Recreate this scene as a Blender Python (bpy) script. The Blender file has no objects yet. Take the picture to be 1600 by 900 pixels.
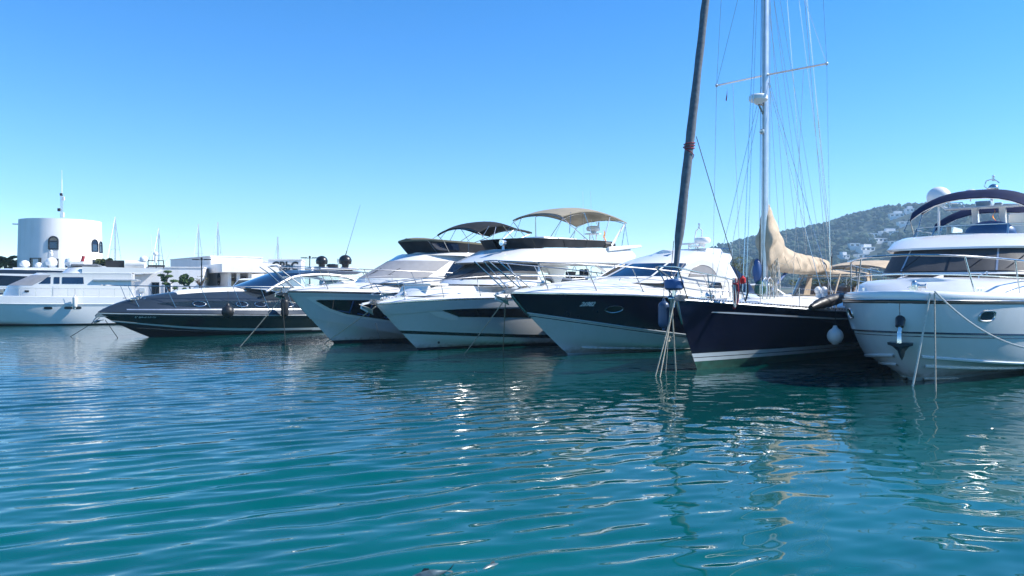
import bpy, bmesh, math, random
import numpy as np
from mathutils import Vector, Matrix, noise
from mathutils.bvhtree import BVHTree

rnd = random.Random(7)
sc = bpy.context.scene
COL = sc.collection

# ------------------------------------------------------------------ camera, sky, sun, exposure
CAM_H = 2.4
F = 1244.0                      # focal length in pixels of the 1600 px wide photograph
cd = bpy.data.cameras.new('camera')
cam = bpy.data.objects.new('camera', cd)
COL.objects.link(cam)
cam.location = (0, 0, CAM_H)
cam.rotation_euler = (math.radians(90), 0, 0)
cd.sensor_width = 36.0
cd.lens = 36.0 * F / 1600.0
cd.clip_start = 0.1
cd.clip_end = 20000
sc.camera = cam

SUN_AZ = math.radians(89)       # clockwise from the view direction (+Y) towards +X
SUN_EL = math.radians(41)
world = bpy.data.worlds.new('World')
sc.world = world
world.use_nodes = True
nt = world.node_tree
bg = nt.nodes['Background']
sky = nt.nodes.new('ShaderNodeTexSky')
sky.sky_type = 'NISHITA'
sky.sun_disc = False
sky.sun_elevation = SUN_EL
sky.sun_rotation = SUN_AZ
sky.altitude = 0
sky.air_density = 0.8
sky.dust_density = 0.0
sky.ozone_density = 3.5
hs = nt.nodes.new('ShaderNodeHueSaturation')
hs.inputs['Hue'].default_value = 0.503
hs.inputs['Saturation'].default_value = 1.33
hs.inputs['Value'].default_value = 1.0
nt.links.new(sky.outputs[0], hs.inputs['Color'])
nt.links.new(hs.outputs[0], bg.inputs[0])
bg.inputs[1].default_value = 0.15

sd = bpy.data.lights.new('sun', 'SUN')
sd.energy = 5.0
sd.angle = math.radians(0.5)
sd.color = (1.0, 0.96, 0.90)
sun = bpy.data.objects.new('sun', sd)
COL.objects.link(sun)
sdir = Vector((math.sin(SUN_AZ) * math.cos(SUN_EL), math.cos(SUN_AZ) * math.cos(SUN_EL), math.sin(SUN_EL)))
sun.rotation_euler = sdir.to_track_quat('Z', 'Y').to_euler()
sun.location = (60, 10, 60)

sc.view_settings.view_transform = 'Standard'
sc.view_settings.look = 'None'
sc.view_settings.exposure = 0.74
sc.view_settings.gamma = 1.0
sc.view_settings.use_curve_mapping = False
sc.render.engine = 'CYCLES'
cy = sc.cycles
cy.use_denoising = True
cy.max_bounces = 8
cy.diffuse_bounces = 3
cy.glossy_bounces = 4
cy.transmission_bounces = 6
cy.transparent_max_bounces = 16
cy.volume_bounces = 0
cy.sample_clamp_indirect = 6.0
cy.sample_clamp_direct = 3.0
cy.caustics_reflective = False
cy.caustics_refractive = False


# ------------------------------------------------------------------ helpers
def R(a):
    return math.radians(a)


def lerp(a, b, t):
    return a + (b - a) * t


def lin(ctrl, s):
    """piecewise linear (smoothed) value: ctrl = [(s, value), ...]"""
    if s <= ctrl[0][0]:
        return ctrl[0][1]
    for i in range(len(ctrl) - 1):
        if s <= ctrl[i + 1][0]:
            a, b = ctrl[i], ctrl[i + 1]
            # Catmull-Rom with non-uniform tangents
            h = b[0] - a[0]
            t = (s - a[0]) / h
            m0 = (b[1] - ctrl[i - 1][1]) / (b[0] - ctrl[i - 1][0]) if i > 0 else (b[1] - a[1]) / h
            m1 = (ctrl[i + 2][1] - a[1]) / (ctrl[i + 2][0] - a[0]) if i + 2 < len(ctrl) else (b[1] - a[1]) / h
            return ((2 * t**3 - 3 * t**2 + 1) * a[1] + (t**3 - 2 * t**2 + t) * h * m0
                    + (-2 * t**3 + 3 * t**2) * b[1] + (t**3 - t**2) * h * m1)
    return ctrl[-1][1]


def spl(pts, n):
    """Catmull-Rom through pts, n samples per span"""
    P = [Vector(p) for p in pts]
    out = []
    for i in range(len(P) - 1):
        p0 = P[i - 1] if i else P[i] * 2 - P[i + 1]
        p3 = P[i + 2] if i + 2 < len(P) else P[i + 1] * 2 - P[i]
        p1, p2 = P[i], P[i + 1]
        for k in range(n):
            t = k / n
            out.append(0.5 * (2 * p1 + (p2 - p0) * t + (2 * p0 - 5 * p1 + 4 * p2 - p3) * t * t
                              + (3 * p1 - p0 - 3 * p2 + p3) * t**3))
    out.append(P[-1])
    return out


class MB:
    """collects geometry that becomes ONE mesh object"""

    def __init__(self):
        self.v, self.f, self.mt = [], [], []

    def add(self, vs, fs, m=None):
        o = len(self.v)
        self.v.extend(tuple(p) for p in vs)
        for f in fs:
            self.f.append(tuple(o + i for i in f))
            self.mt.append(m)
        return self

    def loft(self, rows, m=None, closed=False, caps=False):
        n = len(rows[0])
        vs = [p for r in rows for p in r]
        fs = []
        for i in range(len(rows) - 1):
            for j in range(n if closed else n - 1):
                k = (j + 1) % n
                fs.append((i * n + j, i * n + k, (i + 1) * n + k, (i + 1) * n + j))
        if caps:
            fs.append(tuple(range(n))[::-1])
            fs.append(tuple((len(rows) - 1) * n + j for j in range(n)))
        return self.add(vs, fs, m)

    def tube(self, pts, r, n=6, m=None, caps=True):
        P = [Vector(p) for p in pts]
        rr = r if isinstance(r, (list, tuple)) else [r] * len(P)
        t0 = (P[1] - P[0]).normalized()
        up = Vector((0, 0, 1)) if abs(t0.z) < 0.9 else Vector((1, 0, 0))
        nrm = t0.cross(up).normalized()
        rows = []
        for i, p in enumerate(P):
            t = (P[min(i + 1, len(P) - 1)] - P[max(i - 1, 0)])
            if t.length < 1e-9:
                t = t0
            t = t.normalized()
            nrm = (nrm - t * nrm.dot(t))
            nrm = nrm.normalized() if nrm.length > 1e-6 else t.orthogonal().normalized()
            b = t.cross(nrm)
            rows.append([p + (nrm * math.cos(a) + b * math.sin(a)) * rr[i]
                         for a in (2 * math.pi * k / n for k in range(n))])
        return self.loft(rows, m, closed=True, caps=caps)

    def box(self, c, s, m=None, rz=0.0, M=None):
        hx, hy, hz = s[0] / 2, s[1] / 2, s[2] / 2
        vs = []
        for x, y, z in ((-1, -1, -1), (1, -1, -1), (1, 1, -1), (-1, 1, -1), (-1, -1, 1), (1, -1, 1), (1, 1, 1), (-1, 1, 1)):
            p = Vector((x * hx, y * hy, z * hz))
            if M is not None:
                p = M @ p
            elif rz:
                p = Matrix.Rotation(rz, 3, 'Z') @ p
            vs.append(p + Vector(c))
        return self.add(vs, [(0, 3, 2, 1), (4, 5, 6, 7), (0, 1, 5, 4), (1, 2, 6, 5), (2, 3, 7, 6), (3, 0, 4, 7)], m)

    def lathe(self, prof, c=(0, 0, 0), n=20, m=None, M=None):
        rows = []
        for r, z in prof:
            row = []
            for k in range(n):
                a = 2 * math.pi * k / n
                p = Vector((r * math.cos(a), r * math.sin(a), z))
                if M is not None:
                    p = M @ p
                row.append(p + Vector(c))
            rows.append(row)
        return self.loft(rows, m, closed=True, caps=True)

    def ell(self, c, r, n=14, m=None, M=None, jit=0.0):
        prof_n = max(5, n // 2)
        vs, rows = [], []
        for i in range(prof_n + 1):
            ph = math.pi * i / prof_n
            row = []
            for k in range(n):
                a = 2 * math.pi * k / n
                p = Vector((r[0] * math.sin(ph) * math.cos(a), r[1] * math.sin(ph) * math.sin(a), -r[2] * math.cos(ph)))
                if jit:
                    p *= 1 + rnd.uniform(-jit, jit)
                if M is not None:
                    p = M @ p
                row.append(p + Vector(c))
            rows.append(row)
        return self.loft(rows, m, closed=True)

    def prism(self, outline, axis, a, b, m=None):
        """outline = 2D points in the plane normal to axis, extruded from a to b"""
        def mk(p, d):
            return {'x': (d, p[0], p[1]), 'y': (p[0], d, p[1]), 'z': (p[0], p[1], d)}[axis]
        n = len(outline)
        vs = [mk(p, a) for p in outline] + [mk(p, b) for p in outline]
        fs = [tuple(range(n))[::-1], tuple(range(n, 2 * n))] + [(i, (i + 1) % n, n + (i + 1) % n, n + i) for i in range(n)]
        return self.add(vs, fs, m)

    def mirror(self):
        """add a copy mirrored in y (the other side of a boat)"""
        n, k = len(self.v), len(self.f)
        self.v.extend((x, -y, z) for x, y, z in self.v[:n])
        for i in range(k):
            self.f.append(tuple(n + q for q in self.f[i][::-1]))
            self.mt.append(self.mt[i])
        return self

    def build(self, name, mat=None, parent=None, smooth=True, ang=38, bevel=0.0, recalc=True, label=None, weld=True):
        me = bpy.data.meshes.new(name)
        me.from_pydata(self.v, [], self.f)
        mats = []
        for q in self.mt:
            q = q or mat
            if q not in mats:
                mats.append(q)
        for q in mats:
            me.materials.append(q)
        if len(mats) > 1:
            me.polygons.foreach_set('material_index', [mats.index(q or mat) for q in self.mt])
        bm = bmesh.new()
        bm.from_mesh(me)
        if weld:
            bmesh.ops.remove_doubles(bm, verts=bm.verts, dist=0.0004)
        if recalc:
            bmesh.ops.recalc_face_normals(bm, faces=bm.faces)
        if smooth:
            for fa in bm.faces:
                fa.smooth = True
            la = R(ang)
            for e in bm.edges:
                if len(e.link_faces) == 2 and e.calc_face_angle(0) > la:
                    e.smooth = False
        bm.to_mesh(me)
        bm.free()
        o = bpy.data.objects.new(name, me)
        COL.objects.link(o)
        if parent is not None:
            o.parent = parent
        if bevel:
            b = o.modifiers.new('bevel', 'BEVEL')
            b.width = bevel
            b.segments = 2
            b.limit_method = 'ANGLE'
            b.angle_limit = R(40)
            b.harden_normals = False
        if label:
            o['label'] = label
        return o


def thing(name, label, cat, loc=(0, 0, 0), rotz=0.0, group=None):
    o = bpy.data.objects.new(name, None)
    COL.objects.link(o)
    o.location = loc
    o.rotation_euler = (0, 0, rotz)
    o.empty_display_size = 0.2
    tag(o, label, cat, group)
    return o


def tag(o, label=None, cat=None, group=None, kind=None):
    if label:
        o['label'] = label
    if cat:
        o['category'] = cat
    if group:
        o['group'] = group
    if kind:
        o['kind'] = kind
    return o


def copy_thing(root, loc, rotz, label=None, scale=None):
    r = root.copy()
    COL.objects.link(r)
    r.location = loc
    r.rotation_euler = (0, 0, rotz)
    if label:
        r['label'] = label
    if scale:
        r.scale = (scale,) * 3
    for ch in list(root.children):
        c = ch.copy()
        COL.objects.link(c)
        c.parent = r
        for g in ch.children:
            d = g.copy()
            COL.objects.link(d)
            d.parent = c
    return r


def P(u, v, Y):
    """world point seen at photo pixel (u, v) when it stands Y metres ahead"""
    return Vector(((u - 800) / F * Y, Y, CAM_H - (v - 450) / F * Y))


def text_mesh(s, size, font_shear=0.0, bold=0.0):
    cu = bpy.data.curves.new('lettering', 'FONT')
    cu.body = s
    cu.size = size
    cu.shear = font_shear
    cu.offset = bold
    cu.resolution_u = 3
    o = bpy.data.objects.new('lettering', cu)
    COL.objects.link(o)
    dg = bpy.context.evaluated_depsgraph_get()
    me = bpy.data.meshes.new_from_object(o.evaluated_get(dg))
    vs = [tuple(v.co) for v in me.vertices]
    fs = [tuple(p.vertices) for p in me.polygons]
    bpy.data.objects.remove(o)
    bpy.data.curves.remove(cu)
    bpy.data.meshes.remove(me)
    return vs, fs


# ------------------------------------------------------------------ materials
MATS = {}


def mat(name, col, rough=0.4, metal=0.0, var=0.06, nscale=3.0, bump=0.0, bscale=60.0, coat=0.0, alpha=None,
        stain=None, stain_amt=0.3, stain_scale=1.5, sheen=0.0, spec=None, scum=False):
    m = bpy.data.materials.new(name)
    m.use_nodes = True
    t = m.node_tree
    b = t.nodes['Principled BSDF']
    co = t.nodes.new('ShaderNodeTexCoord')
    nz = t.nodes.new('ShaderNodeTexNoise')
    nz.inputs['Scale'].default_value = nscale
    nz.inputs['Detail'].default_value = 5
    t.links.new(co.outputs['Object'], nz.inputs['Vector'])
    rp = t.nodes.new('ShaderNodeValToRGB')
    rp.color_ramp.elements[0].position = 0.3
    rp.color_ramp.elements[1].position = 0.7
    lo = [max(0, c * (1 - var)) for c in col]
    hi = [min(1, c * (1 + var)) for c in col]
    rp.color_ramp.elements[0].color = (*lo, 1)
    rp.color_ramp.elements[1].color = (*hi, 1)
    t.links.new(nz.outputs['Fac'], rp.inputs[0])
    last = rp.outputs[0]
    if stain:
        mp = t.nodes.new('ShaderNodeMapping')
        mp.inputs['Scale'].default_value = (3.0, 3.0, 0.35)
        t.links.new(co.outputs['Object'], mp.inputs[0])
        n2 = t.nodes.new('ShaderNodeTexNoise')
        n2.inputs['Scale'].default_value = stain_scale
        n2.inputs['Detail'].default_value = 8
        n2.inputs['Roughness'].default_value = 0.65
        t.links.new(mp.outputs[0], n2.inputs['Vector'])
        r2 = t.nodes.new('ShaderNodeValToRGB')
        r2.color_ramp.elements[0].position = 0.5
        r2.color_ramp.elements[1].position = 0.75
        r2.color_ramp.elements[1].color = (stain_amt,) * 3 + (1,)
        t.links.new(n2.outputs['Fac'], r2.inputs[0])
        mx = t.nodes.new('ShaderNodeMix')
        mx.data_type = 'RGBA'
        mx.inputs[7].default_value = (*stain, 1)
        t.links.new(r2.outputs[0], mx.inputs[0])
        t.links.new(last, mx.inputs[6])
        last = mx.outputs[2]
    if scum:                      # yellowish growth and dirt along the waterline
        sx = t.nodes.new('ShaderNodeSeparateXYZ')
        t.links.new(co.outputs['Object'], sx.inputs[0])
        n4 = t.nodes.new('ShaderNodeTexNoise')
        n4.inputs['Scale'].default_value = 5.0
        n4.inputs['Detail'].default_value = 6
        t.links.new(co.outputs['Object'], n4.inputs['Vector'])
        ad = t.nodes.new('ShaderNodeMath')
        ad.operation = 'MULTIPLY_ADD'
        ad.inputs[1].default_value = -0.45
        t.links.new(n4.outputs['Fac'], ad.inputs[0])
        t.links.new(sx.outputs['Z'], ad.inputs[2])
        m4 = t.nodes.new('ShaderNodeMapRange')
        m4.inputs['From Min'].default_value = 0.02
        m4.inputs['From Max'].default_value = -0.20
        m4.inputs['To Max'].default_value = 0.75
        t.links.new(ad.outputs[0], m4.inputs['Value'])
        x4 = t.nodes.new('ShaderNodeMix')
        x4.data_type = 'RGBA'
        x4.inputs[7].default_value = (0.20, 0.20, 0.12, 1)
        t.links.new(m4.outputs[0], x4.inputs[0])
        t.links.new(last, x4.inputs[6])
        last = x4.outputs[2]
    t.links.new(last, b.inputs['Base Color'])
    if spec is not None:
        b.inputs['Specular IOR Level'].default_value = spec
    b.inputs['Metallic'].default_value = metal
    rr = t.nodes.new('ShaderNodeMapRange')
    rr.inputs['To Min'].default_value = max(0.0, rough * 0.8)
    rr.inputs['To Max'].default_value = min(1.0, rough * 1.2)
    t.links.new(nz.outputs['Fac'], rr.inputs['Value'])
    t.links.new(rr.outputs[0], b.inputs['Roughness'])
    if coat:
        b.inputs['Coat Weight'].default_value = coat
        b.inputs['Coat Roughness'].default_value = 0.05
    if sheen:
        b.inputs['Sheen Weight'].default_value = sheen
    if alpha is not None:
        b.inputs['Alpha'].default_value = alpha
    if bump:
        n3 = t.nodes.new('ShaderNodeTexNoise')
        n3.inputs['Scale'].default_value = bscale
        n3.inputs['Detail'].default_value = 4
        t.links.new(co.outputs['Object'], n3.inputs['Vector'])
        bp = t.nodes.new('ShaderNodeBump')
        bp.inputs['Strength'].default_value = bump
        bp.inputs['Distance'].default_value = 0.02
        t.links.new(n3.outputs['Fac'], bp.inputs['Height'])
        t.links.new(bp.outputs[0], b.inputs['Normal'])
    MATS[name] = m
    return m


def clear_mat(name, tint, gloss=0.08, rough=0.02):
    """thin clear pane: tinted transparency under a reflecting face"""
    m = bpy.data.materials.new(name)
    m.use_nodes = True
    t = m.node_tree
    t.nodes.remove(t.nodes['Principled BSDF'])
    out = t.nodes['Material Output']
    tr = t.nodes.new('ShaderNodeBsdfTransparent')
    tr.inputs[0].default_value = (*tint, 1)
    gl = t.nodes.new('ShaderNodeBsdfGlossy')
    gl.inputs['Roughness'].default_value = rough
    fr = t.nodes.new('ShaderNodeLayerWeight')      # same for both faces of the pane
    pw = t.nodes.new('ShaderNodeMath')
    pw.operation = 'POWER'
    pw.inputs[1].default_value = 5.0
    t.links.new(fr.outputs['Facing'], pw.inputs[0])
    sc_ = t.nodes.new('ShaderNodeMath')
    sc_.operation = 'MULTIPLY_ADD'
    sc_.inputs[1].default_value = 0.92
    sc_.inputs[2].default_value = 0.06
    t.links.new(pw.outputs[0], sc_.inputs[0])
    mx = t.nodes.new('ShaderNodeMixShader')
    t.links.new(sc_.outputs[0], mx.inputs[0])
    t.links.new(tr.outputs[0], mx.inputs[1])
    t.links.new(gl.outputs[0], mx.inputs[2])
    t.links.new(mx.outputs[0], out.inputs[0])
    return m


WHITE = mat('white_gelcoat', (0.78, 0.78, 0.76), 0.22, var=0.025, nscale=1.2, coat=0.35, stain=(0.55, 0.53, 0.47), stain_amt=0.12)
CREAM = mat('warm_white_gelcoat', (0.78, 0.75, 0.69), 0.25, var=0.03, nscale=1.5, coat=0.3, stain=(0.5, 0.46, 0.38), stain_amt=0.12)
DECKW = mat('nonskid_deck', (0.72, 0.71, 0.68), 0.6, var=0.05, nscale=5, bump=0.15, bscale=160)
PALE = mat('pale_grey_hull', (0.64, 0.66, 0.67), 0.2, var=0.03, nscale=1.0, coat=0.4, stain=(0.42, 0.41, 0.34), stain_amt=0.16, scum=True)
NAVY = mat('navy_gelcoat', (0.007, 0.009, 0.024), 0.16, var=0.25, nscale=1.2, coat=0.15, stain=(0.05, 0.05, 0.07), stain_amt=0.18)
SLATE = mat('slate_metallic', (0.025, 0.036, 0.050), 0.3, metal=0.2, var=0.12, nscale=1.0, coat=0.5)
BLACKHULL = mat('black_green_hull', (0.010, 0.016, 0.018), 0.15, var=0.3, nscale=1.5, coat=0.5, stain=(0.06, 0.07, 0.07), stain_amt=0.2)
STRIPE = mat('pale_stripe', (0.55, 0.62, 0.66), 0.3, var=0.05)
ANTIF = mat('black_antifouling', (0.012, 0.014, 0.018), 0.55, var=0.3, nscale=6, bump=0.1)
GREENB = mat('green_antifouling', (0.010, 0.075, 0.055), 0.55, var=0.35, nscale=5, bump=0.1)
TEALB = mat('pale_teal_boot', (0.36, 0.50, 0.52), 0.4, var=0.15, nscale=4)
BLACK = mat('black_trim', (0.012, 0.012, 0.014), 0.3, var=0.2)
GLASS = mat('dark_tinted_glass', (0.008, 0.009, 0.011), 0.03, var=0.2, nscale=0.8, coat=0.6)
BLUEG = mat('blue_tinted_glass', (0.008, 0.022, 0.055), 0.025, var=0.3, nscale=0.7, coat=1.0)
MESHG = mat('grey_mesh_screen', (0.30, 0.30, 0.31), 0.75, var=0.08, nscale=4, bump=0.25, bscale=220)
DKMESH = mat('charcoal_mesh_screen', (0.050, 0.052, 0.056), 0.7, var=0.25, nscale=2, bump=0.3, bscale=220)
STEEL = mat('polished_steel', (0.60, 0.59, 0.57), 0.22, metal=1.0, var=0.08, nscale=8)
ALU = mat('pale_alloy', (0.58, 0.59, 0.60), 0.32, metal=0.75, var=0.08, nscale=5)
WPAINT = mat('white_paint', (0.80, 0.80, 0.79), 0.35, var=0.03)
BEIGE = mat('beige_canvas', (0.50, 0.40, 0.27), 0.85, var=0.12, nscale=4, bump=0.35, bscale=26, spec=0.12)
SAND = mat('sand_canvas', (0.52, 0.42, 0.305), 0.85, var=0.14, nscale=4, bump=0.3, bscale=40, spec=0.12)
OLIVE = mat('olive_canvas', (0.115, 0.110, 0.080), 0.85, var=0.2, nscale=3, bump=0.3, bscale=60, spec=0.12)
OLIVE2 = mat('olive_brown_canvas', (0.175, 0.158, 0.110), 0.85, var=0.15, nscale=3, bump=0.3, bscale=60, spec=0.12)
TAUPE = mat('taupe_canvas', (0.33, 0.29, 0.22), 0.85, var=0.12, nscale=3, bump=0.3, bscale=60, spec=0.12)
CHAR = mat('charcoal_canvas', (0.030, 0.031, 0.034), 0.8, var=0.25, nscale=3, bump=0.3, bscale=60, spec=0.12)
NAVYC = mat('navy_canvas', (0.010, 0.018, 0.060), 0.75, var=0.2, nscale=3, bump=0.25, bscale=70, spec=0.12)
GREYC = mat('grey_sail_cover', (0.13, 0.145, 0.165), 0.85, var=0.25, nscale=9, bump=0.5, bscale=24, spec=0.12)
ROPE = mat('weathered_rope', (0.42, 0.38, 0.30), 0.9, var=0.25, nscale=20, bump=0.6, bscale=90, spec=0.12)
ROPEW = mat('white_rope', (0.62, 0.60, 0.54), 0.85, var=0.15, nscale=20, bump=0.5, bscale=90)
ROPED = mat('dark_rope', (0.05, 0.05, 0.045), 0.9, var=0.3, nscale=20)
REDROPE = mat('red_rope', (0.33, 0.030, 0.040), 0.8, var=0.35, nscale=40)
RUBBER = mat('black_rubber', (0.012, 0.012, 0.013), 0.45, var=0.3, nscale=6)
FENDB = mat('blue_fender_vinyl', (0.035, 0.075, 0.16), 0.35, var=0.15)
FENDW = mat('white_fender_vinyl', (0.72, 0.72, 0.70), 0.35, var=0.06, stain=(0.4, 0.38, 0.3), stain_amt=0.2)
TEAK = mat('teak', (0.22, 0.13, 0.065), 0.6, var=0.2, nscale=8, bump=0.15, bscale=60)
BLUEV = mat('blue_vinyl', (0.03, 0.09, 0.24), 0.45, var=0.1)
RED = mat('red_cloth', (0.50, 0.02, 0.02), 0.8, var=0.1)
YELLOW = mat('yellow_cloth', (0.75, 0.42, 0.02), 0.8, var=0.1)
STUCCO = mat('white_stucco', (0.80, 0.79, 0.77), 0.85, var=0.04, nscale=0.6, bump=0.2, bscale=10, stain=(0.50, 0.47, 0.42), stain_amt=0.3, stain_scale=0.5)
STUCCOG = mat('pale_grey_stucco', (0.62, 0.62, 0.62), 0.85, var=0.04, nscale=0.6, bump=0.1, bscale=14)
CONC = mat('quay_concrete', (0.30, 0.29, 0.27), 0.9, var=0.2, nscale=1.2, bump=0.3, bscale=20)
STONE = mat('rubble_stone', (0.24, 0.20, 0.155), 0.9, var=0.4, nscale=2.5, bump=0.6, bscale=8)
BARK = mat('bark', (0.10, 0.075, 0.055), 0.9, var=0.3, nscale=8, bump=0.6, bscale=20, spec=0.12)
LEAF = mat('bonsai_foliage', (0.065, 0.115, 0.038), 0.75, var=0.5, nscale=9, spec=0.12)
LEAFD = mat('palm_foliage', (0.085, 0.10, 0.035), 0.7, var=0.5, nscale=5, spec=0.12)
CLEAR = clear_mat('clear_pane', (0.82, 0.88, 0.92))
BLUECLEAR = clear_mat('blue_pane', (0.78, 0.89, 0.92))
VINYL = clear_mat('clear_vinyl', (0.78, 0.78, 0.80))
# ------------------------------------------------------------------ water
def water_mat():
    m = bpy.data.materials.new('harbour_water')
    m.use_nodes = True
    t = m.node_tree
    b = t.nodes['Principled BSDF']
    co = t.nodes.new('ShaderNodeTexCoord')
    nz = t.nodes.new('ShaderNodeTexNoise')
    nz.inputs['Scale'].default_value = 0.25
    nz.inputs['Detail'].default_value = 3
    t.links.new(co.outputs['Object'], nz.inputs['Vector'])
    rp = t.nodes.new('ShaderNodeValToRGB')
    rp.color_ramp.elements[0].position = 0.3
    rp.color_ramp.elements[1].position = 0.7
    rp.color_ramp.elements[0].color = (0.000, 0.068, 0.068, 1)
    rp.color_ramp.elements[1].color = (0.000, 0.096, 0.094, 1)
    t.links.new(nz.outputs['Fac'], rp.inputs[0])
    # dark of the hull reflections painted into the base colour, paler near the viewer
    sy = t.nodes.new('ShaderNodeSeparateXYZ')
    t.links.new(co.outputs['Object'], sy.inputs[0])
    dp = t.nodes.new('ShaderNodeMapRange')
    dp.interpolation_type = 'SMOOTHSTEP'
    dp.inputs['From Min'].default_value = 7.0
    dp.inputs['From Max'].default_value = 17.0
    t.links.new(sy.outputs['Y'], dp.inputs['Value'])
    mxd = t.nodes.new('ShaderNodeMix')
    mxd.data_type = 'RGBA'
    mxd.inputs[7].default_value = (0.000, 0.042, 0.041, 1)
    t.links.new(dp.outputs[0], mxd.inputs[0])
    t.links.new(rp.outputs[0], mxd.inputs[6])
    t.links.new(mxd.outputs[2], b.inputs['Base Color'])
    b.inputs['Roughness'].default_value = 0.02
    b.inputs['IOR'].default_value = 1.333
    # fine wind ripple on the open water towards the far left, too small for the mesh
    mp = t.nodes.new('ShaderNodeMapping')
    mp.inputs['Scale'].default_value = (2.2, 5.5, 1)
    mp.inputs['Rotation'].default_value = (0, 0, 0.25)
    t.links.new(co.outputs['Object'], mp.inputs[0])
    n2 = t.nodes.new('ShaderNodeTexNoise')
    n2.inputs['Scale'].default_value = 1.0
    n2.inputs['Detail'].default_value = 3
    t.links.new(mp.outputs[0], n2.inputs['Vector'])
    sx = t.nodes.new('ShaderNodeSeparateXYZ')
    t.links.new(co.outputs['Object'], sx.inputs[0])
    mr = t.nodes.new('ShaderNodeMapRange')
    mr.inputs['From Min'].default_value = 12
    mr.inputs['From Max'].default_value = 30
    mr.inputs['To Min'].default_value = 0.02
    mr.inputs['To Max'].default_value = 0.35
    t.links.new(sx.outputs['Y'], mr.inputs['Value'])
    bp = t.nodes.new('ShaderNodeBump')
    bp.inputs['Distance'].default_value = 0.03
    t.links.new(mr.outputs[0], bp.inputs['Strength'])
    t.links.new(n2.outputs['Fac'], bp.inputs['Height'])
    t.links.new(bp.outputs[0], b.inputs['Normal'])
    return m


def wave_height(X, Y):
    rs = np.random.RandomState(11)
    Z = np.zeros_like(X)
    # long-crested wavelets on the open left side, dying out towards the right and the boats
    left = 1.0 / (1.0 + np.exp((X + 0.10 * Y - 1.4) / 1.5))
    calm = np.clip((30.0 - Y) / 14.0, 0.35, 1.0)
    gust = 0.72 + 0.28 * np.sin(X * 0.31 + 1.3) * np.sin(Y * 0.21 + X * 0.07)
    for i in range(30):
        lam = 0.36 * (2.2 ** rs.rand())
        th = R(112 + rs.randn() * 9)
        k = 2 * math.pi / lam
        ph = rs.rand() * 6.28
        a = 0.030 * lam / (2 * math.pi) * rs.uniform(0.5, 1.5)
        wob = 0.5 * np.sin(X * 0.45 + ph) + 0.4 * np.sin(Y * 0.37 + 2 * ph)
        q = k * (X * math.cos(th) + Y * math.sin(th)) + ph + wob
        Z += a * (np.sin(q) - 0.22 * np.cos(2 * q)) * (0.10 + 0.95 * left) * gust * calm
    for i in range(18):
        lam = 0.15 * (2.2 ** rs.rand())
        th = R(105 + rs.randn() * 14)
        k = 2 * math.pi / lam
        ph = rs.rand() * 6.28
        wob = 0.8 * np.sin(X * 0.9 + ph) + 0.6 * np.sin(Y * 0.8 + 2 * ph)
        Z += 0.009 * lam / (2 * math.pi) * np.sin(k * (X * math.cos(th) + Y * math.sin(th)) + ph + wob) * (0.05 + .95 * left) * gust * np.clip((16 - Y) / 6, 0, 1)
    # soft isotropic dimples everywhere
    for i in range(40):
        lam = 0.30 * (4.2 ** rs.rand())
        th = rs.rand() * 6.28
        k = 2 * math.pi / lam
        ph = rs.rand() * 6.28
        a = 0.0066 * lam / (2 * math.pi) * rs.uniform(0.5, 1.5)
        wob = 0.6 * np.sin(X * 0.5 + ph) + 0.5 * np.sin(Y * 0.6 + 2 * ph)
        Z += a * np.sin(k * (X * math.cos(th) + Y * math.sin(th)) + ph + wob) * (1.1 - 0.4 * left) * np.clip(calm + .2, 0, 1)
    # crossing wavelets that draw the reflections out into short bars
    for i in range(16):
        lam = 0.5 * (2.6 ** rs.rand())
        th = R(92 + rs.randn() * 20)
        k = 2 * math.pi / lam
        a = 0.0062 * lam / (2 * math.pi) * rs.uniform(.5, 1.5)
        Z += a * np.sin(k * (X * math.cos(th) + Y * math.sin(th)) + rs.rand() * 6.28 + .7 * np.sin(X * .8 + i)) * (1 - .5 * left)
    return Z


def make_water():
    r = np.concatenate([[0.05, 0.4, 1.0, 1.7, 2.4], np.exp(np.linspace(math.log(3.0), math.log(95.0), 860)),
                        [100, 120, 150, 200, 300, 450, 700, 1000, 1600, 3000, 5000]])
    a = np.concatenate([np.linspace(-180, -52, 40)[:-1], np.linspace(-52, 52, 980), np.linspace(52, 180, 40)[1:-1]])
    A, RR = np.meshgrid(np.radians(a), r)
    X = RR * np.sin(A)
    Y = RR * np.cos(A)
    Z = wave_height(X, Y)
    Z *= np.clip((130 - RR) / 40, 0, 1) * (np.abs(A) < R(54)) 
    nr, na = X.shape
    me = bpy.data.meshes.new('harbour_water')
    co = np.stack([X, Y, Z], -1).reshape(-1, 3)
    idx = np.arange(nr * na).reshape(nr, na)
    nxt = np.roll(idx, -1, axis=1)
    q = np.stack([idx[:-1], idx[1:], nxt[1:], nxt[:-1]], -1).reshape(-1, 4)
    me.vertices.add(len(co))
    me.vertices.foreach_set('co', co.ravel())
    me.loops.add(q.size)
    me.loops.foreach_set('vertex_index', q.ravel())
    me.polygons.add(len(q))
    me.polygons.foreach_set('loop_start', np.arange(0, q.size, 4))
    me.polygons.foreach_set('loop_total', np.full(len(q), 4))
    me.polygons.foreach_set('use_smooth', np.ones(len(q), bool))
    me.update()
    me.validate()
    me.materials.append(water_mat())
    o = bpy.data.objects.new('harbour_water', me)
    COL.objects.link(o)
    tag(o, 'rippled turquoise harbour water in front of the boats', kind='structure')
    return o


make_water()
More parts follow.
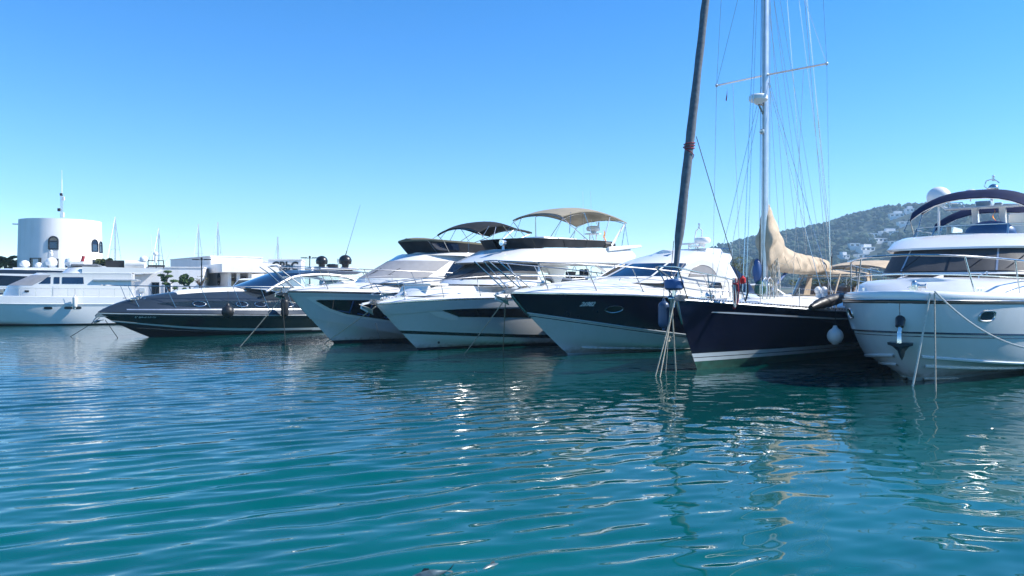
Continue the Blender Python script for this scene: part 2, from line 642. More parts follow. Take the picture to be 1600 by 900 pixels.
# ------------------------------------------------------------------ boat toolkit
class Hull:
    """h: 0 = keel, 1 = sheer;  s: 0 = transom, 1 = stem.  Port side is +y."""

    def __init__(self, L, B, zs, zk=-0.55, rake=2.0, rp=1.3, sm=0.5, a1=2.4, b1=0.8, a0=1.7, b0=1.0,
                 wl=0.78, hc0=0.22, hc1=0.25, q=0.7, st=0.06, sail=False):
        self.__dict__.update(locals())

    def zsheer(self, s):
        return lin(self.zs, s)

    def xst(self, h):
        return self.L - self.rake * max(0.0, 1 - h) ** self.rp

    def hc(self, s):
        return self.hc0 + self.hc1 * s ** 4

    def wid(self, s, h):
        if self.sail:
            return max(0.0, h) ** 0.45 * (1 - 0.05 * max(0, h - 0.6))
        c = self.hc(s)
        w = self.wl
        if h < c:
            return w * h / c
        return w + (1 - w) * ((h - c) / (1 - c)) ** self.q

    def plan(self, s, h):
        if s < self.sm:
            return 1 - self.st * (1 - s / self.sm) ** 2
        u = (s - self.sm) / (1 - self.sm)
        hh = max(0.0, min(1.0, h))
        e = hh ** 1.3
        return max(0.0, 1 - u ** lerp(self.a0, self.a1, e)) ** lerp(self.b0, self.b1, e)

    def pt(self, s, h, off=0.0):
        z0 = self.zk
        z1 = self.zsheer(s)
        y = self.B / 2 * self.wid(s, h) * self.plan(s, h)
        p = Vector((s * self.xst(h), y, z0 + h * (z1 - z0)))
        if off:
            p += self.nrm(s, h) * off
        return p

    def nrm(self, s, h):
        e = 0.004
        s0, s1 = max(0, s - e), min(0.9999, s + e)
        a = self.pt(s1, h) - self.pt(s0, h)
        b = self.pt((s0 + s1) / 2, min(1, h + e)) - self.pt((s0 + s1) / 2, h - e)
        n = b.cross(a)
        n = n.normalized() if n.length > 1e-9 else Vector((1, 0, 0))
        return n if n.y > 0 else -n

    def sh(self, x, z):
        s, h = 0.5, 0.8
        for _ in range(12):
            s = min(1.0, max(0.0, x / self.xst(h)))
            h = (z - self.zk) / (self.zsheer(s) - self.zk)
            h = min(1.0, max(0.0, h))
        return s, h

    def xz(self, x, z, off=0.0):
        return self.pt(*self.sh(x, z), off)

    def stations(self, n=44):
        return [1 - (1 - i / n) ** 1.7 for i in range(n + 1)]

    def hz(self, s, z):
        return (z - self.zk) / (self.zsheer(s) - self.zk)

    def mesh(self, bands, n=44):
        """bands: [(h_lo(s), h_hi(s), material, rows, offset)] from keel to sheer"""
        mb = MB()
        S = self.stations(n)
        for lo, hi, m, k, off in bands:
            rows = []
            for s in S:
                a = lo(s) if callable(lo) else lo
                b = hi(s) if callable(hi) else hi
                rows.append([self.pt(s, lerp(a, b, j / k), off) for j in range(k + 1)])
            mb.loft(rows, m)
        mb.mirror()
        # transom
        k = 14
        row = [self.pt(0, j / k) for j in range(k + 1)]
        mb.loft([row, [Vector((p.x, -p.y, p.z)) for p in row]], bands[-1][2])
        return mb

    def line(self, hf, s0=0.0, s1=1.0, n=40, off=0.0, side=1):
        out = []
        for i in range(n + 1):
            s = lerp(s0, s1, 1 - (1 - i / n) ** 1.5)
            p = self.pt(s, hf(s) if callable(hf) else hf, off)
            out.append(Vector((p.x, p.y * side, p.z)))
        return out

    def rail_line(self, hf, n=44, off=0.0, s0=0.0):
        """one line running round the bow, port stern to starboard stern"""
        a = self.line(hf, s0, 1.0, n, off)
        b = [Vector((p.x, -p.y, p.z)) for p in a[:-1]][::-1]
        return a + b

    def strip(self, hf, w, t, mb, m=None, s0=0.0, s1=1.0, n=40, both=True):
        """a raised band on the hull side, w high and t proud"""
        for side in ((1, -1) if both else (1,)):
            rows = []
            for i in range(n + 1):
                s = lerp(s0, s1, 1 - (1 - i / n) ** 1.5)
                h = hf(s) if callable(hf) else hf
                dh = w / (self.zsheer(s) - self.zk)
                a, b = self.pt(s, h - dh / 2), self.pt(s, min(1.0, h + dh / 2))
                nn = self.nrm(min(s, 0.985), min(h, 0.985))
                rows.append([Vector((p.x, p.y * side, p.z)) for p in
                             (a - nn * 0.01, a + nn * t * 0.7, lerp(a, b, 0.5) + nn * t, b + nn * t * 0.7, b - nn * 0.01)])
            mb.loft(rows, m)
        return mb

    def deck(self, crown, mb=None, m=None, n=44, k=14, p=2.6, s0=0.0, drop=0.0):
        mb = mb or MB()
        rows = []
        for s in self.stations(n):
            if s < s0:
                continue
            e = self.pt(s, 1.0)
            c = crown(s)
            rows.append([Vector((e.x - 0.0 * (1 - abs(t)), e.y * t, e.z - drop + c * (1 - abs(t) ** p)))
                         for t in (math.copysign(abs(q) ** 0.7, q) for q in (lerp(1, -1, j / (2 * k)) for j in range(2 * k + 1)))])
        mb.loft(rows, m)
        return mb

    def decal_poly(self, rows_xz, off=0.012, m=None, mb=None, sub=10, sides=(1, -1)):
        """rows_xz: bottom and top border, each a list of (x, z); filled on the hull side"""
        mb = mb or MB()
        bot, top = rows_xz
        for side in sides:
            rows = []
            nn = 24
            for i in range(nn + 1):
                t = i / nn
                b = pl_at(bot, t)
                c = pl_at(top, t)
                row = []
                for j in range(sub + 1):
                    x, z = lerp(b[0], c[0], j / sub), lerp(b[1], c[1], j / sub)
                    p = self.xz(x, z, off)
                    row.append(Vector((p.x, p.y * side, p.z)))
                rows.append(row)
            mb.loft(rows, m)
        return mb

    def text(self, s, x, z, size, m, parent, off=0.012, shear=0.0, bold=0.0, name='registration', slope=0.0, side=1):
        vs, fs = text_mesh(s, size, shear, bold)
        mb = MB()
        pts = []
        for (a, b, _) in vs:
            p = self.xz(x - a, z + b + slope * a, off)
            pts.append(Vector((p.x, p.y * side, p.z)))
        mb.add(pts, fs, m)
        return mb.build(name, m, parent, smooth=False, recalc=False)


def pl_at(pl, t):
    """point at fraction t of a polyline (by index)"""
    q = t * (len(pl) - 1)
    i = min(int(q), len(pl) - 2)
    f = q - i
    return tuple(lerp(pl[i][k], pl[i + 1][k], f) for k in range(len(pl[i])))


class Boat:
    def __init__(self, name, label, cat, tip, Y, heading, L, group=None):
        h = Vector(heading).normalized()
        self.h = h
        self.L = L
        t = P(tip[0], tip[1], Y)
        o = Vector((t.x, t.y)) - h * L
        self.rz = math.atan2(h.y, h.x)
        self.root = thing(name, label, cat, (o.x, o.y, 0), self.rz, group)
        self.M = Matrix.Translation((o.x, o.y, 0)) @ Matrix.Rotation(self.rz, 4, 'Z')
        self.Mi = self.M.inverted()

    def loc(self, u, v, y=None, x=None, z=None):
        """local point on the boat's own plane y=, x= or z= that the photo shows at (u, v)"""
        c = self.Mi @ Vector((0, 0, CAM_H))
        d = (self.Mi @ P(u, v, 1.0)) - c
        if y is not None:
            t = (y - c.y) / d.y
        elif x is not None:
            t = (x - c.x) / d.x
        else:
            t = (z - c.z) / d.z
        return c + d * t

    def hullxz(self, hull, pix):
        """photo pixels on the port hull side -> (x, z)"""
        out = []
        for u, v in pix:
            y = hull.B / 2
            for _ in range(14):
                q = self.loc(u, v, y=y)
                y = lerp(y, hull.xz(q.x, q.z).y, 0.7)
            out.append((q.x, q.z))
        return out

    def w(self, p):
        return self.M @ Vector(p)


class Ring:
    """U-shaped plan curve, port aft -> round the front -> starboard aft"""

    def __init__(self, xa, xs, xf, w, za, zf, n=2.4, wa=None, N=48, ns=14, cam=0.0):
        wa = w if wa is None else wa
        p = []
        for i in range(ns):
            t = i / ns
            p.append((lerp(xa, xs, t), lerp(wa, w, t ** 0.7)))
        half = (N - 2 * ns) // 2
        for i in range(half + 1):
            a = math.pi / 2 * i / half
            p.append((xs + (xf - xs) * math.sin(a) ** (2 / n), w * math.cos(a) ** (2 / n) if i < half else 0.0))
        q = [(x, y) for x, y in p]
        full = q + [(x, -y) for x, y in q[:-1][::-1]]
        self.p = [Vector((x, y, lerp(za, zf, (x - xa) / (xf - xa)) + cam * (1 - (y / max(w, 1e-6)) ** 2))) for x, y in full]

    def at(self, t):
        q = max(0, min(1, t)) * (len(self.p) - 1)
        i = min(int(q), len(self.p) - 2)
        return self.p[i].lerp(self.p[i + 1], q - i)


def rmix(A, B, t, v):
    return A.at(t).lerp(B.at(t), v)


def t_of_x(A, B, x, v):
    lo, hi = 0.0, 0.5
    for _ in range(30):
        m = (lo + hi) / 2
        if rmix(A, B, m, v).x < x:
            lo = m
        else:
            hi = m
    return (lo + hi) / 2


def t_of_y(A, B, y, v):
    """front part: parameter where the ring crosses y (port positive)"""
    lo, hi = 0.0, 1.0
    for _ in range(30):
        m = (lo + hi) / 2
        if rmix(A, B, m, v).y > y:
            lo = m
        else:
            hi = m
    return (lo + hi) / 2


def shell(rings, mb=None, m=None, roof=None, crown=0.05, floor=False):
    mb = mb or MB()
    for i in range(len(rings) - 1):
        mb.loft([rings[i].p, rings[i + 1].p], m[i] if isinstance(m, list) else m)
    if roof is not None:
        r = rings[-1].p
        n = len(r)
        rows = []
        for i in range(n // 2 + 1):
            a, b = r[i], r[n - 1 - i]
            rows.append([a.lerp(b, j / 8) + Vector((0, 0, crown * (1 - (2 * j / 8 - 1) ** 2))) for j in range(9)])
        mb.loft(rows, roof)
    if floor:
        r = rings[0].p
        n = len(r)
        rows = []
        for i in range(n // 2 + 1):
            a, b = r[i], r[n - 1 - i]
            rows.append([a.lerp(b, j / 4) for j in range(5)])
        mb.loft(rows, m if not isinstance(m, list) else m[0])
    # back wall between lower and upper ring ends
    for i in range(len(rings) - 1):
        a, b = rings[i].p, rings[i + 1].p
        mb.add([a[0], a[-1], b[-1], b[0]], [(0, 1, 2, 3)], m[i] if isinstance(m, list) else m)
    return mb


def patch(A, B, quad, off, mb, m=None, nu=16, nv=4, thick=0.0):
    """quad in (t, v): four corners bl, br, tr, tl of a pane on the band between rings A and B"""
    bl, br, tr, tl = quad
    rows = []
    for i in range(nu + 1):
        a = i / nu
        row = []
        for j in range(nv + 1):
            b = j / nv
            t = lerp(lerp(bl[0], br[0], a), lerp(tl[0], tr[0], a), b)
            v = lerp(lerp(bl[1], br[1], a), lerp(tl[1], tr[1], a), b)
            p = rmix(A, B, t, v)
            e = 0.003
            d1 = rmix(A, B, min(1, t + e), v) - rmix(A, B, max(0, t - e), v)
            d2 = B.at(t) - A.at(t)
            n = d1.cross(d2)
            n = n.normalized() if n.length > 1e-9 else Vector((0, 0, 1))
            c = Vector((A.p[0].x, 0, 0))
            if n.dot(Vector((p.x - c.x + 0.01, p.y, 0))) < 0:
                n = -n
            row.append(p + n * off)
        rows.append(row)
    mb.loft(rows, m)
    return mb


def side_quad(A, B, corners, side=1):
    """corners given as (x, v) -> (t, v) on port (side=1) or starboard"""
    out = []
    for x, v in corners:
        t = t_of_x(A, B, x, v)
        out.append((t if side > 0 else 1 - t, v))
    return out


def canopy(bows, mb, m, thick=0.025, k=14, valance=0.12):
    """canvas stretched over bows: [(x, z_mid, half_width, z_edge_drop)]"""
    xs = spl([(b[0], b[1], b[2]) for b in bows], 6)
    dr = spl([(b[3], 0, 0) for b in bows], 6)
    top, bot = [], []
    for p, d in zip(xs, dr):
        r1, r2 = [], []
        for j in range(k + 1):
            t = lerp(1, -1, j / k)
            z = p.y - d.x * abs(t) ** 2.6
            r1.append(Vector((p.x, p.z * t, z)))
            r2.append(Vector((p.x, p.z * t * 0.985, z - thick)))
        r1.insert(0, Vector((p.x, p.z * 1.0, r1[0].z - valance)))
        r1.append(Vector((p.x, -p.z * 1.0, r1[-1].z - valance)))
        r2.insert(0, Vector((p.x, p.z * 0.985, r2[0].z - valance + thick)))
        r2.append(Vector((p.x, -p.z * 0.985, r2[-1].z - valance + thick)))
        top.append(r1)
        bot.append(r2)
    mb.loft(top, m)
    mb.loft(bot, m)
    # hem all round
    mb.loft([top[0], bot[0]], m)
    mb.loft([top[-1], bot[-1]], m)
    mb.loft([[r[0] for r in top], [r[0] for r in bot]], m)
    mb.loft([[r[-1] for r in top], [r[-1] for r in bot]], m)
    return mb


def arch_tube(x0, z0, x1, z1, w0, w1, drop, mb, r=0.016, m=None):
    """frame bow: foot (x0,z0) each side, up to (x1,z1) across the beam"""
    pts = [Vector((x0, w0, z0)), Vector((x1, w1, z1 - drop))]
    for j in range(1, 10):
        t = lerp(1, -1, j / 10)
        pts.append(Vector((x1, w1 * t, z1 - drop * abs(t) ** 2.6)))
    pts += [Vector((x1, -w1, z1 - drop)), Vector((x0, -w0, z0))]
    mb.tube(pts, r, 6, m)
    return mb


def antifoul_pts(a, b, n=12, sag=0.0):
    a, b = Vector(a), Vector(b)
    return [a.lerp(b, i / n) - Vector((0, 0, sag * 4 * (i / n) * (1 - i / n))) for i in range(n + 1)]


BOATS = {}
# ------------------------------------------------------------------ fittings shared by the boats
def inset_line(hull, inset, dz, s0, s1=1.0, n=40, both=True, crown=0.0):
    out = []
    for i in range(n + 1):
        s = lerp(s0, s1, 1 - (1 - i / n) ** 1.5)
        e = hull.pt(s, 1.0)
        n_ = hull.nrm(min(s, 0.97), 0.97)
        k = Vector((n_.x, n_.y, 0)).normalized() * inset
        z = dz(s) if callable(dz) else dz
        out.append(Vector((e.x - k.x - (inset if s > 0.985 else 0), max(0.0, e.y - k.y) if s < 0.999 else 0.0, e.z + z)))
    if not both:
        return out
    return out + [Vector((p.x, -p.y, p.z)) for p in out[:-1]][::-1]


def bow_rail(hull, root, inset, height, s0, posts, base=0.05, r=0.018, mid=None, lean=0.0, open_bow=None, s1=1.0, post_r=0.015, drop_end=0.3, fwd=0.0, ymin=0.0):
    """steel rail round the bow; posts = s values; lean = how far the post foot stands aft of its head"""
    hgt = height if callable(height) else (lambda s: height)
    mb = MB()

    def shift(ln, q=1.0):
        out = []
        for p in ln:
            f = max(0.0, (p.x / hull.L - s0) / (1 - s0)) ** 2
            y = p.y if abs(p.y) > ymin else (math.copysign(ymin, p.y) if abs(p.y) > 1e-6 or ymin == 0 else 0.0)
            out.append(Vector((p.x + fwd * f * q, y, p.z)))
        return out
    lines = [shift(inset_line(hull, inset, lambda s: base + hgt(s), s0, s1, 44, both=open_bow is None))]
    if open_bow is not None:
        lines.append([Vector((p.x, -p.y, p.z)) for p in lines[0]])
    for ln in lines:
        ln = list(ln)
        if drop_end:
            a = ln[0]
            ln = [a + Vector((-0.25, 0, -hgt(s0))), a + Vector((-0.18, 0, -hgt(s0) * 0.3))] + ln
            if open_bow is None:
                b = ln[-1]
                ln = ln + [b + Vector((-0.18, 0, -hgt(s0) * 0.3)), b + Vector((-0.25, 0, -hgt(s0)))]
        mb.tube(ln, r, 7)
    rail = mb.build('bow_rail', STEEL, root)
    if mid is not None:
        for q in (mid if isinstance(mid, (list, tuple)) else [mid]):
            m2 = MB()
            for ln in ([inset_line(hull, inset, lambda s: base + hgt(s) * q, s0, s1, 44, both=open_bow is None)]
                       + ([] if open_bow is None else [[Vector((p.x, -p.y, p.z)) for p in inset_line(hull, inset, lambda s: base + hgt(s) * q, s0, s1, 44, both=False)]])):
                m2.tube(shift(ln, q), r * 0.6, 5)
            m2.build('mid_rail', STEEL, rail)
    for s in posts:
        for side in (1, -1):
            e = hull.pt(s, 1.0)
            n_ = hull.nrm(min(s, 0.97), 0.97)
            k = Vector((n_.x, n_.y, 0)).normalized() * inset
            top = Vector((e.x - k.x, max(0.0, e.y - k.y), e.z + base + hgt(s)))
            top = shift([top])[0]
            foot = Vector((top.x - lean, max(0.0, hull.pt(max(0, (top.x - lean) / hull.L), 1.0).y - inset * 1.1), e.z + base * 0.4))
            pm = MB()
            pm.tube([(top.x, top.y * side, top.z), (foot.x, foot.y * side, foot.z)], post_r, 6)
            pm.lathe([(0.035, -0.01), (0.035, 0.012), (0.016, 0.03)], (foot.x, foot.y * side, foot.z), 8)
            pm.build('stanchion', STEEL, rail)
    return rail


def cleat(root, x, y, z, a=0.0):
    mb = MB()
    c, s_ = math.cos(a), math.sin(a)
    mb.tube([(x - .13 * c, y - .13 * s_, z + .075), (x + .13 * c, y + .13 * s_, z + .075)], 0.014, 6)
    for d in (-.05, .05):
        mb.tube([(x + d * c, y + d * s_, z), (x + d * c, y + d * s_, z + .075)], 0.014, 6)
    return mb.build('cleat', STEEL, root)


def anchor(root, tip, mat_=STEEL, size=1.0, down=0.35, roller=True, ang=None):
    """plough anchor on a bow roller: shank runs down and forward from tip, fluke under it"""
    x, z = tip
    mb = MB()
    a = down if ang is None else ang
    M = Matrix.Rotation(a, 3, 'Y')          # positive: nose down
    def q(p):
        return Vector((x, 0, z)) + (M @ (Vector(p) * size))
    mb.loft([[q((d, -.02, -.03)), q((d, .02, -.03)), q((d, .02, .03)), q((d, -.02, .03))] for d in (-0.45, 0.0, 0.36)], closed=True, caps=True)
    # fluke: two blades meeting on a ridge
    ridge = [q((0.45, 0, 0.02)), q((0.30, 0, -0.16)), q((0.02, 0, -0.34))]
    for sd in (1, -1):
        edge = [q((0.45, 0, 0.0)), q((0.22, .17 * sd, -0.14)), q((0.16, .24 * sd, -0.20))]
        low = [q((0.42, 0, -0.04)), q((0.14, .15 * sd, -0.24)), q((0.0, .02 * sd, -0.40))]
        mb.loft([edge, ridge, low])
        mb.loft([edge, [p + (M @ Vector((-.03, 0, -.03))) for p in edge]])
    mb.tube([q((0.36, 0, 0)), q((0.40, 0, -0.12)), q((0.20, 0, -0.26))], 0.03 * size, 6)
    o = mb.build('anchor', mat_, root, ang=25)
    if roller:
        rb = MB()
        for sd in (1, -1):
            rb.prism([(x - .55 * size, z - .06), (x + .05, z - .10), (x + .12, z - .02), (x + .02, z + .10), (x - .55 * size, z + .05)], 'y', sd * 0.07 - .006, sd * 0.07 + .006)
        rb.build('bow_roller', STEEL, root)
    return o


def windlass(root, x, z, k=1.0):
    mb = MB()
    mb.box((x, 0, z + .06 * k), (.42 * k, .24 * k, .12 * k))
    mb.lathe([(.09 * k, -.12 * k), (.05 * k, -.05 * k), (.05 * k, .05 * k), (.09 * k, .12 * k)], (x + .05, .2 * k, z + .12 * k), 10, M=Matrix.Rotation(math.pi / 2, 3, 'X'))
    mb.lathe([(.08 * k, 0), (.08 * k, .1 * k), (.04 * k, .16 * k)], (x - .12, -.05, z + .12 * k), 10)
    mb.tube([(x + .3, 0, z + .05), (x + .7, 0, z + .07)], 0.02, 5)
    return mb.build('windlass', STEEL, root, bevel=0.008)


def wiper(root, a, b, c):
    """arm from a to b, blade about c"""
    a, b, c = Vector(a), Vector(b), Vector(c)
    mb = MB()
    mb.tube([a, b], 0.010, 5)
    mb.tube([a + Vector((0.03, 0.04, 0)), b + Vector((0.02, 0.03, 0))], 0.007, 5)
    d = (c - b)
    mb.tube([b - d * 0.5, b + d * 0.5], 0.013, 5)
    return mb.build('wiper', BLACK, root)


def satdome(root, x, y, z, r, m=WPAINT, h=None, name='satellite_dome', stalk=0.1):
    mb = MB()
    h = h or r * 1.2
    prof = [(r * .5, -stalk), (r * .55, 0), (r * .92, 0.03), (r, h * .3)]
    for i in range(1, 9):
        a = i / 8 * math.pi / 2
        prof.append((max(0.001, r * math.cos(a)), h * .3 + (r * 0.95) * math.sin(a)))
    mb.lathe(prof, (x, y, z), 22)
    return mb.build(name, m, root)


def radar_dome(root, x, y, z, r=0.33):
    mb = MB()
    mb.lathe([(r * .35, -.14), (r * .4, -.02), (r * .9, 0), (r, .05), (r, .13), (r * .9, .2), (r * .5, .235), (0.01, .24)], (x, y, z), 22)
    return mb.build('radar', WPAINT, root)


def whip(root, x, y, z, h, lean=(0, 0), r=0.012, m=WPAINT):
    mb = MB()
    mb.tube([(x, y, z), (x + lean[0] * .1, y + lean[1] * .1, z + h * .1)], [r * 2.2, r * 1.8], 6)
    mb.tube([(x + lean[0] * .1, y + lean[1] * .1, z + h * .1), (x + lean[0], y + lean[1], z + h)], [r, r * .5], 5)
    return mb.build('antenna', m, root)


def nav_light(root, x, y, z):
    mb = MB()
    mb.lathe([(.05, 0), (.05, .03), (.035, .04), (.035, .13), (.05, .14), (.05, .17), (.02, .2), (.001, .2)], (x, y, z), 10)
    return mb.build('mast_light', ALU, root)


def searchlight(root, x, y, z, r=0.13):
    mb = MB()
    mb.lathe([(r * .5, 0), (r * .4, .12), (r * .3, .16)], (x, y, z), 10)
    mb.lathe([(r * .3, -.14), (r * .8, -.10), (r, .08), (r, .12), (r * .9, .12), (.001, .10)], (x, y, z + .16 + r), 14, M=Matrix.Rotation(math.pi / 2, 3, 'Y'))
    return mb.build('searchlight', STEEL, root)


def horns(root, x, y, z):
    mb = MB()
    for d in (0, .14):
        mb.tube([(x - .25, y + d, z + .08), (x + .1, y + d, z + .08), (x + .18, y + d, z + .08)], [.03, .035, .075], 8)
        mb.tube([(x - .1, y + d, z), (x - .1, y + d, z + .08)], .02, 6)
    return mb.build('horn', STEEL, root)


def hatch(root, x, y, z, lx, ly, tilt=0.0, m=GLASS):
    M = Matrix.Rotation(tilt, 3, 'Y')
    mb = MB()
    mb.box((x, y, z), (lx, ly, .05), M=M)
    o = mb.build('hatch', WPAINT, root, bevel=.012)
    g = MB()
    g.box(Vector((x, y, z)) + M @ Vector((0, 0, .026)), (lx * .82, ly * .82, .014), M=M)
    g.build('pane', m, o, bevel=.004)
    return o


def flag(root, x, y, z, w=0.4, h=0.28, cols=(RED, YELLOW, RED), droop=0.6, name='flag'):
    """small hanging flag with three bands and a stave"""
    mb = MB()
    frac = [0, .27, .73, 1]
    for k in range(3):
        rows = []
        for i in range(7):
            t = i / 6
            r = []
            for fz in (frac[k], frac[k + 1]):
                r.append((x - w * t * (1 - droop * .5) , y + .05 * math.sin(5 * t + 3 * fz), z - h * fz - droop * w * t * .9))
            rows.append(r)
        mb.loft(rows, cols[k])
    return mb.build(name, cols[0], root, recalc=False)


def deck_line(u):
    return u


def fender(name, label, world, length=0.75, r=0.15, m=FENDW, hang=0.8, ball=False, group=None, tilt=0.0):
    """a thing: fender hanging by its line from the rail"""
    t = thing(name, label, 'fender', world, 0, group)
    mb = MB()
    if ball:
        prof = [(.001, -r * 1.12), (r * .35, -r * 1.08)] + [(r * math.cos(a), r * math.sin(a) * 1.05) for a in (R(q) for q in range(-65, 66, 10))] + [(r * .28, r * 1.15), (r * .22, r * 1.35), (.001, r * 1.38)]
        top = r * 1.38
    else:
        L2 = length / 2
        prof = [(.001, -L2 - .08), (.04, -L2 - .07), (.05, -L2)]
        prof += [(r * math.sin(R(a)), -L2 + r * .9 * (1 - math.cos(R(a)))) for a in (30, 50, 70, 90)]
        prof += [(r * math.sin(R(a)), L2 - r * .9 * (1 - math.cos(R(a)))) for a in (90, 70, 50, 30)]
        prof += [(.05, L2), (.04, L2 + .07), (.001, L2 + .08)]
        top = L2 + .08
    M = Matrix.Rotation(tilt, 3, 'Y') if tilt else None
    mb.lathe(prof, (0, 0, 0), 20, M=M)
    mb.build('body', m, t)
    lb = MB()
    lb.tube([(0, 0, top - .04), (0.01, 0.01, top + hang * .5), (0, 0, top + hang)], .009, 5)
    lb.build('lanyard', ROPED, t)
    return t


def rope(name, label, a, b, r=0.02, sag=0.1, m=None, group=None, n=16, cat='rope', extra=None):
    pts = antifoul_pts(a, b, n, sag)
    o_ = Vector(a)
    mb = MB()
    mb.tube([p - o_ for p in pts], r, 7)
    if extra:
        extra(mb, pts, o_)
    o = mb.build(name, m or ROPE)
    o.location = o_
    tag(o, label, cat, group)
    return o
# ------------------------------------------------------------------ large white flybridge yacht, nearest on the right
def yacht_right():
    b = Boat('flybridge_yacht', 'large white flybridge yacht with navy sunshades and open anchor pocket, nearest and bow on', 'yacht',
             (1406, 470), 19.6, (-.652, -.758), 20)
    BOATS['R'] = b
    r = b.root
    h = Hull(20, 6.0, [(0, 1.75), (.35, 1.85), (.7, 2.02), (1, 2.10)], zk=-.55, rake=2.15, rp=2.0, sm=.42,
             a1=3.0, b1=.52, a0=2.9, b0=.60, wl=.88, hc0=.25, hc1=.22, q=.75)
    kn = lambda s: h.hz(s, lin([(0, .95), (.6, 1.05), (.85, 1.22), (1, 1.34)], s))
    hull = h.mesh([(0, lambda s: h.hz(s, .10), TEALB, 6, 0),
                   (lambda s: h.hz(s, .10), lambda s: h.hc(s), PALE, 6, 0),
                   (lambda s: h.hc(s), kn, PALE, 8, .0), (kn, 1.0, PALE, 10, .035)]).build('hull', PALE, r, ang=30)
    # knuckle lines
    mb = MB()
    h.strip(lambda s: kn(s) - .012, .032, .045, mb)
    h.strip(lambda s: kn(s) - .048, .014, .022, mb)
    mb.build('hull_stripe', NAVY, hull)
    for k in (.50, .80):
        sb = MB()
        f = (lambda q: (lambda s: h.hc(s) * q))(k)
        h.strip(f, .05, .05, sb, s0=.35, s1=.992)
        sb.build('spray_rail', PALE, hull)
    sb = MB()
    h.strip(lambda s: h.hc(s), .06, .055, sb, s0=.0, s1=.995)
    sb.build('chine', PALE, hull)
    mb = MB()
    mb.tube(h.rail_line(.985, off=.03), .042, 7)
    mb.build('rub_rail', BLACK, hull)
    mb = MB()
    mb.tube([p + Vector((0, 0, .03)) for p in h.rail_line(.992, off=.055)], .018, 6)
    mb.build('rub_rail_strip', STEEL, hull)
    # oval bow windows
    for side in (1, -1):
        for x0, z0 in ((18.55, 1.72), (15.6, 1.62), (12.8, 1.58), (10.0, 1.55)):
            o = MB(); g = MB()
            ring, inner = [], []
            for i in range(24):
                a = 2 * math.pi * i / 24
                dx, dz = math.copysign(abs(math.cos(a)) ** .6, math.cos(a)) * .23, math.copysign(abs(math.sin(a)) ** .6, math.sin(a)) * .125
                p = h.xz(x0 + dx, z0 + dz, .045); ring.append(Vector((p.x, p.y * side, p.z)))
                p = h.xz(x0 + dx * .84, z0 + dz * .8, .04); inner.append(Vector((p.x, p.y * side, p.z)))
            o.tube(ring + ring[:1], .02, 6)
            f = o.build('porthole', STEEL, hull)
            c = sum(inner, Vector()) / 24
            g.add(inner + [c], [(i, (i + 1) % 24, 24) for i in range(24)])
            g.build('pane', GLASS, r, smooth=False).parent = hull
    # deck moulding: low bulwark lip, then foredeck
    dk = MB()
    S = h.stations(50)
    rows = []
    for s in S:
        e = h.pt(s, 1.0)
        z = e.z
        w = e.y
        lip = .20
        prof = [(1.0, 0.02), (1.012, .06), (1.005, .14), (.97, .20), (.92, .215), (.87, .20), (.84, .16), (.6, .20), (.3, .24), (0, .26)]
        row = [Vector((e.x - (1 - t) * .25 * (s > .9) * (s - .9) * 10, w * t, z + d)) for t, d in prof]
        row += [Vector((p.x, -p.y, p.z)) for p in row[:-1][::-1]]
        rows.append(row)
    dk.loft(rows)
    dk.build('deck', WHITE, r, ang=50)
    # coachroof under the windscreen
    A = Ring(3, 14.9, 18.1, 2.42, 2.0, 2.20, n=2.5)
    B_ = Ring(3, 14.8, 17.8, 2.36, 2.58, 2.45, n=2.5)
    C_ = Ring(3, 14.5, 17.2, 2.18, 2.86, 2.58, n=2.5)
    shell([A, B_, C_], m=WHITE, roof=WHITE, crown=.10).build('coachroof', WHITE, r, ang=50)
    # saloon
    W0 = Ring(2.6, 13.0, 15.35, 2.18, 2.55, 2.80, n=3.2)
    W1 = Ring(2.6, 12.9, 15.25, 2.12, 2.85, 2.88, n=3.2)
    W2 = Ring(2.6, 12.2, 14.45, 1.98, 3.55, 3.56, n=3.2)
    sal = shell([W0, W1, W2], m=WHITE, roof=WHITE).build('saloon', WHITE, r)
    ta, tb = t_of_x(W1, W2, 12.7, .5), 1 - t_of_x(W1, W2, 12.7, .5)
    ws = MB()
    patch(W1, W2, [(ta, .02), (tb, .02), (tb, .97), (ta, .97)], .012, ws, nu=60)
    ws = ws.build('windscreen', DKMESH, r)
    for y in (.0, 1.25, -1.25):
        t0 = t_of_y(W1, W2, y + .025, .0); t1 = t_of_y(W1, W2, y - .025, .0)
        m_ = MB()
        patch(W1, W2, [(t0, .02), (t1, .02), (t1, .97), (t0, .97)], .02, m_, nu=2)
        m_.build('mullion', BLACK if y == 0 else ALU, ws)
    fr = MB()
    for v, rr in ((.0, .022), (.985, .018)):
        fr.tube([rmix(W1, W2, lerp(ta, tb, i / 60), v) + Vector((.0, 0, 0)) + (Vector((rmix(W1, W2, lerp(ta, tb, i / 60), v).x - 8, rmix(W1, W2, lerp(ta, tb, i / 60), v).y, 0)).normalized() * .012) for i in range(61)], rr, 6)
    fr.build('window_frame', BLACK, ws)
    for side in (1, -1):
        for x0, x1 in ((3.2, 6.0), (6.15, 9.2), (9.35, 12.4)):
            w_ = MB()
            q = side_quad(W1, W2, [(x0, .05), (x1, .05), (x1 - .1, .9), (x0, .9)], side)
            patch(W1, W2, q, .012, w_)
            w_.build('window', GLASS, r)
    # wipers
    for y in (-1.2, .55, 1.5):
        wiper(ws, (15.25, y, 2.95), (14.95, y + .35, 3.28), (14.75, y + .55, 3.50))
    # flybridge moulding: brow, coaming
    f0 = Ring(1.2, 12.0, 14.62, 2.20, 3.50, 3.56, n=2.9)
    f1 = Ring(1.2, 12.0, 14.60, 2.28, 3.60, 3.62, n=2.9)
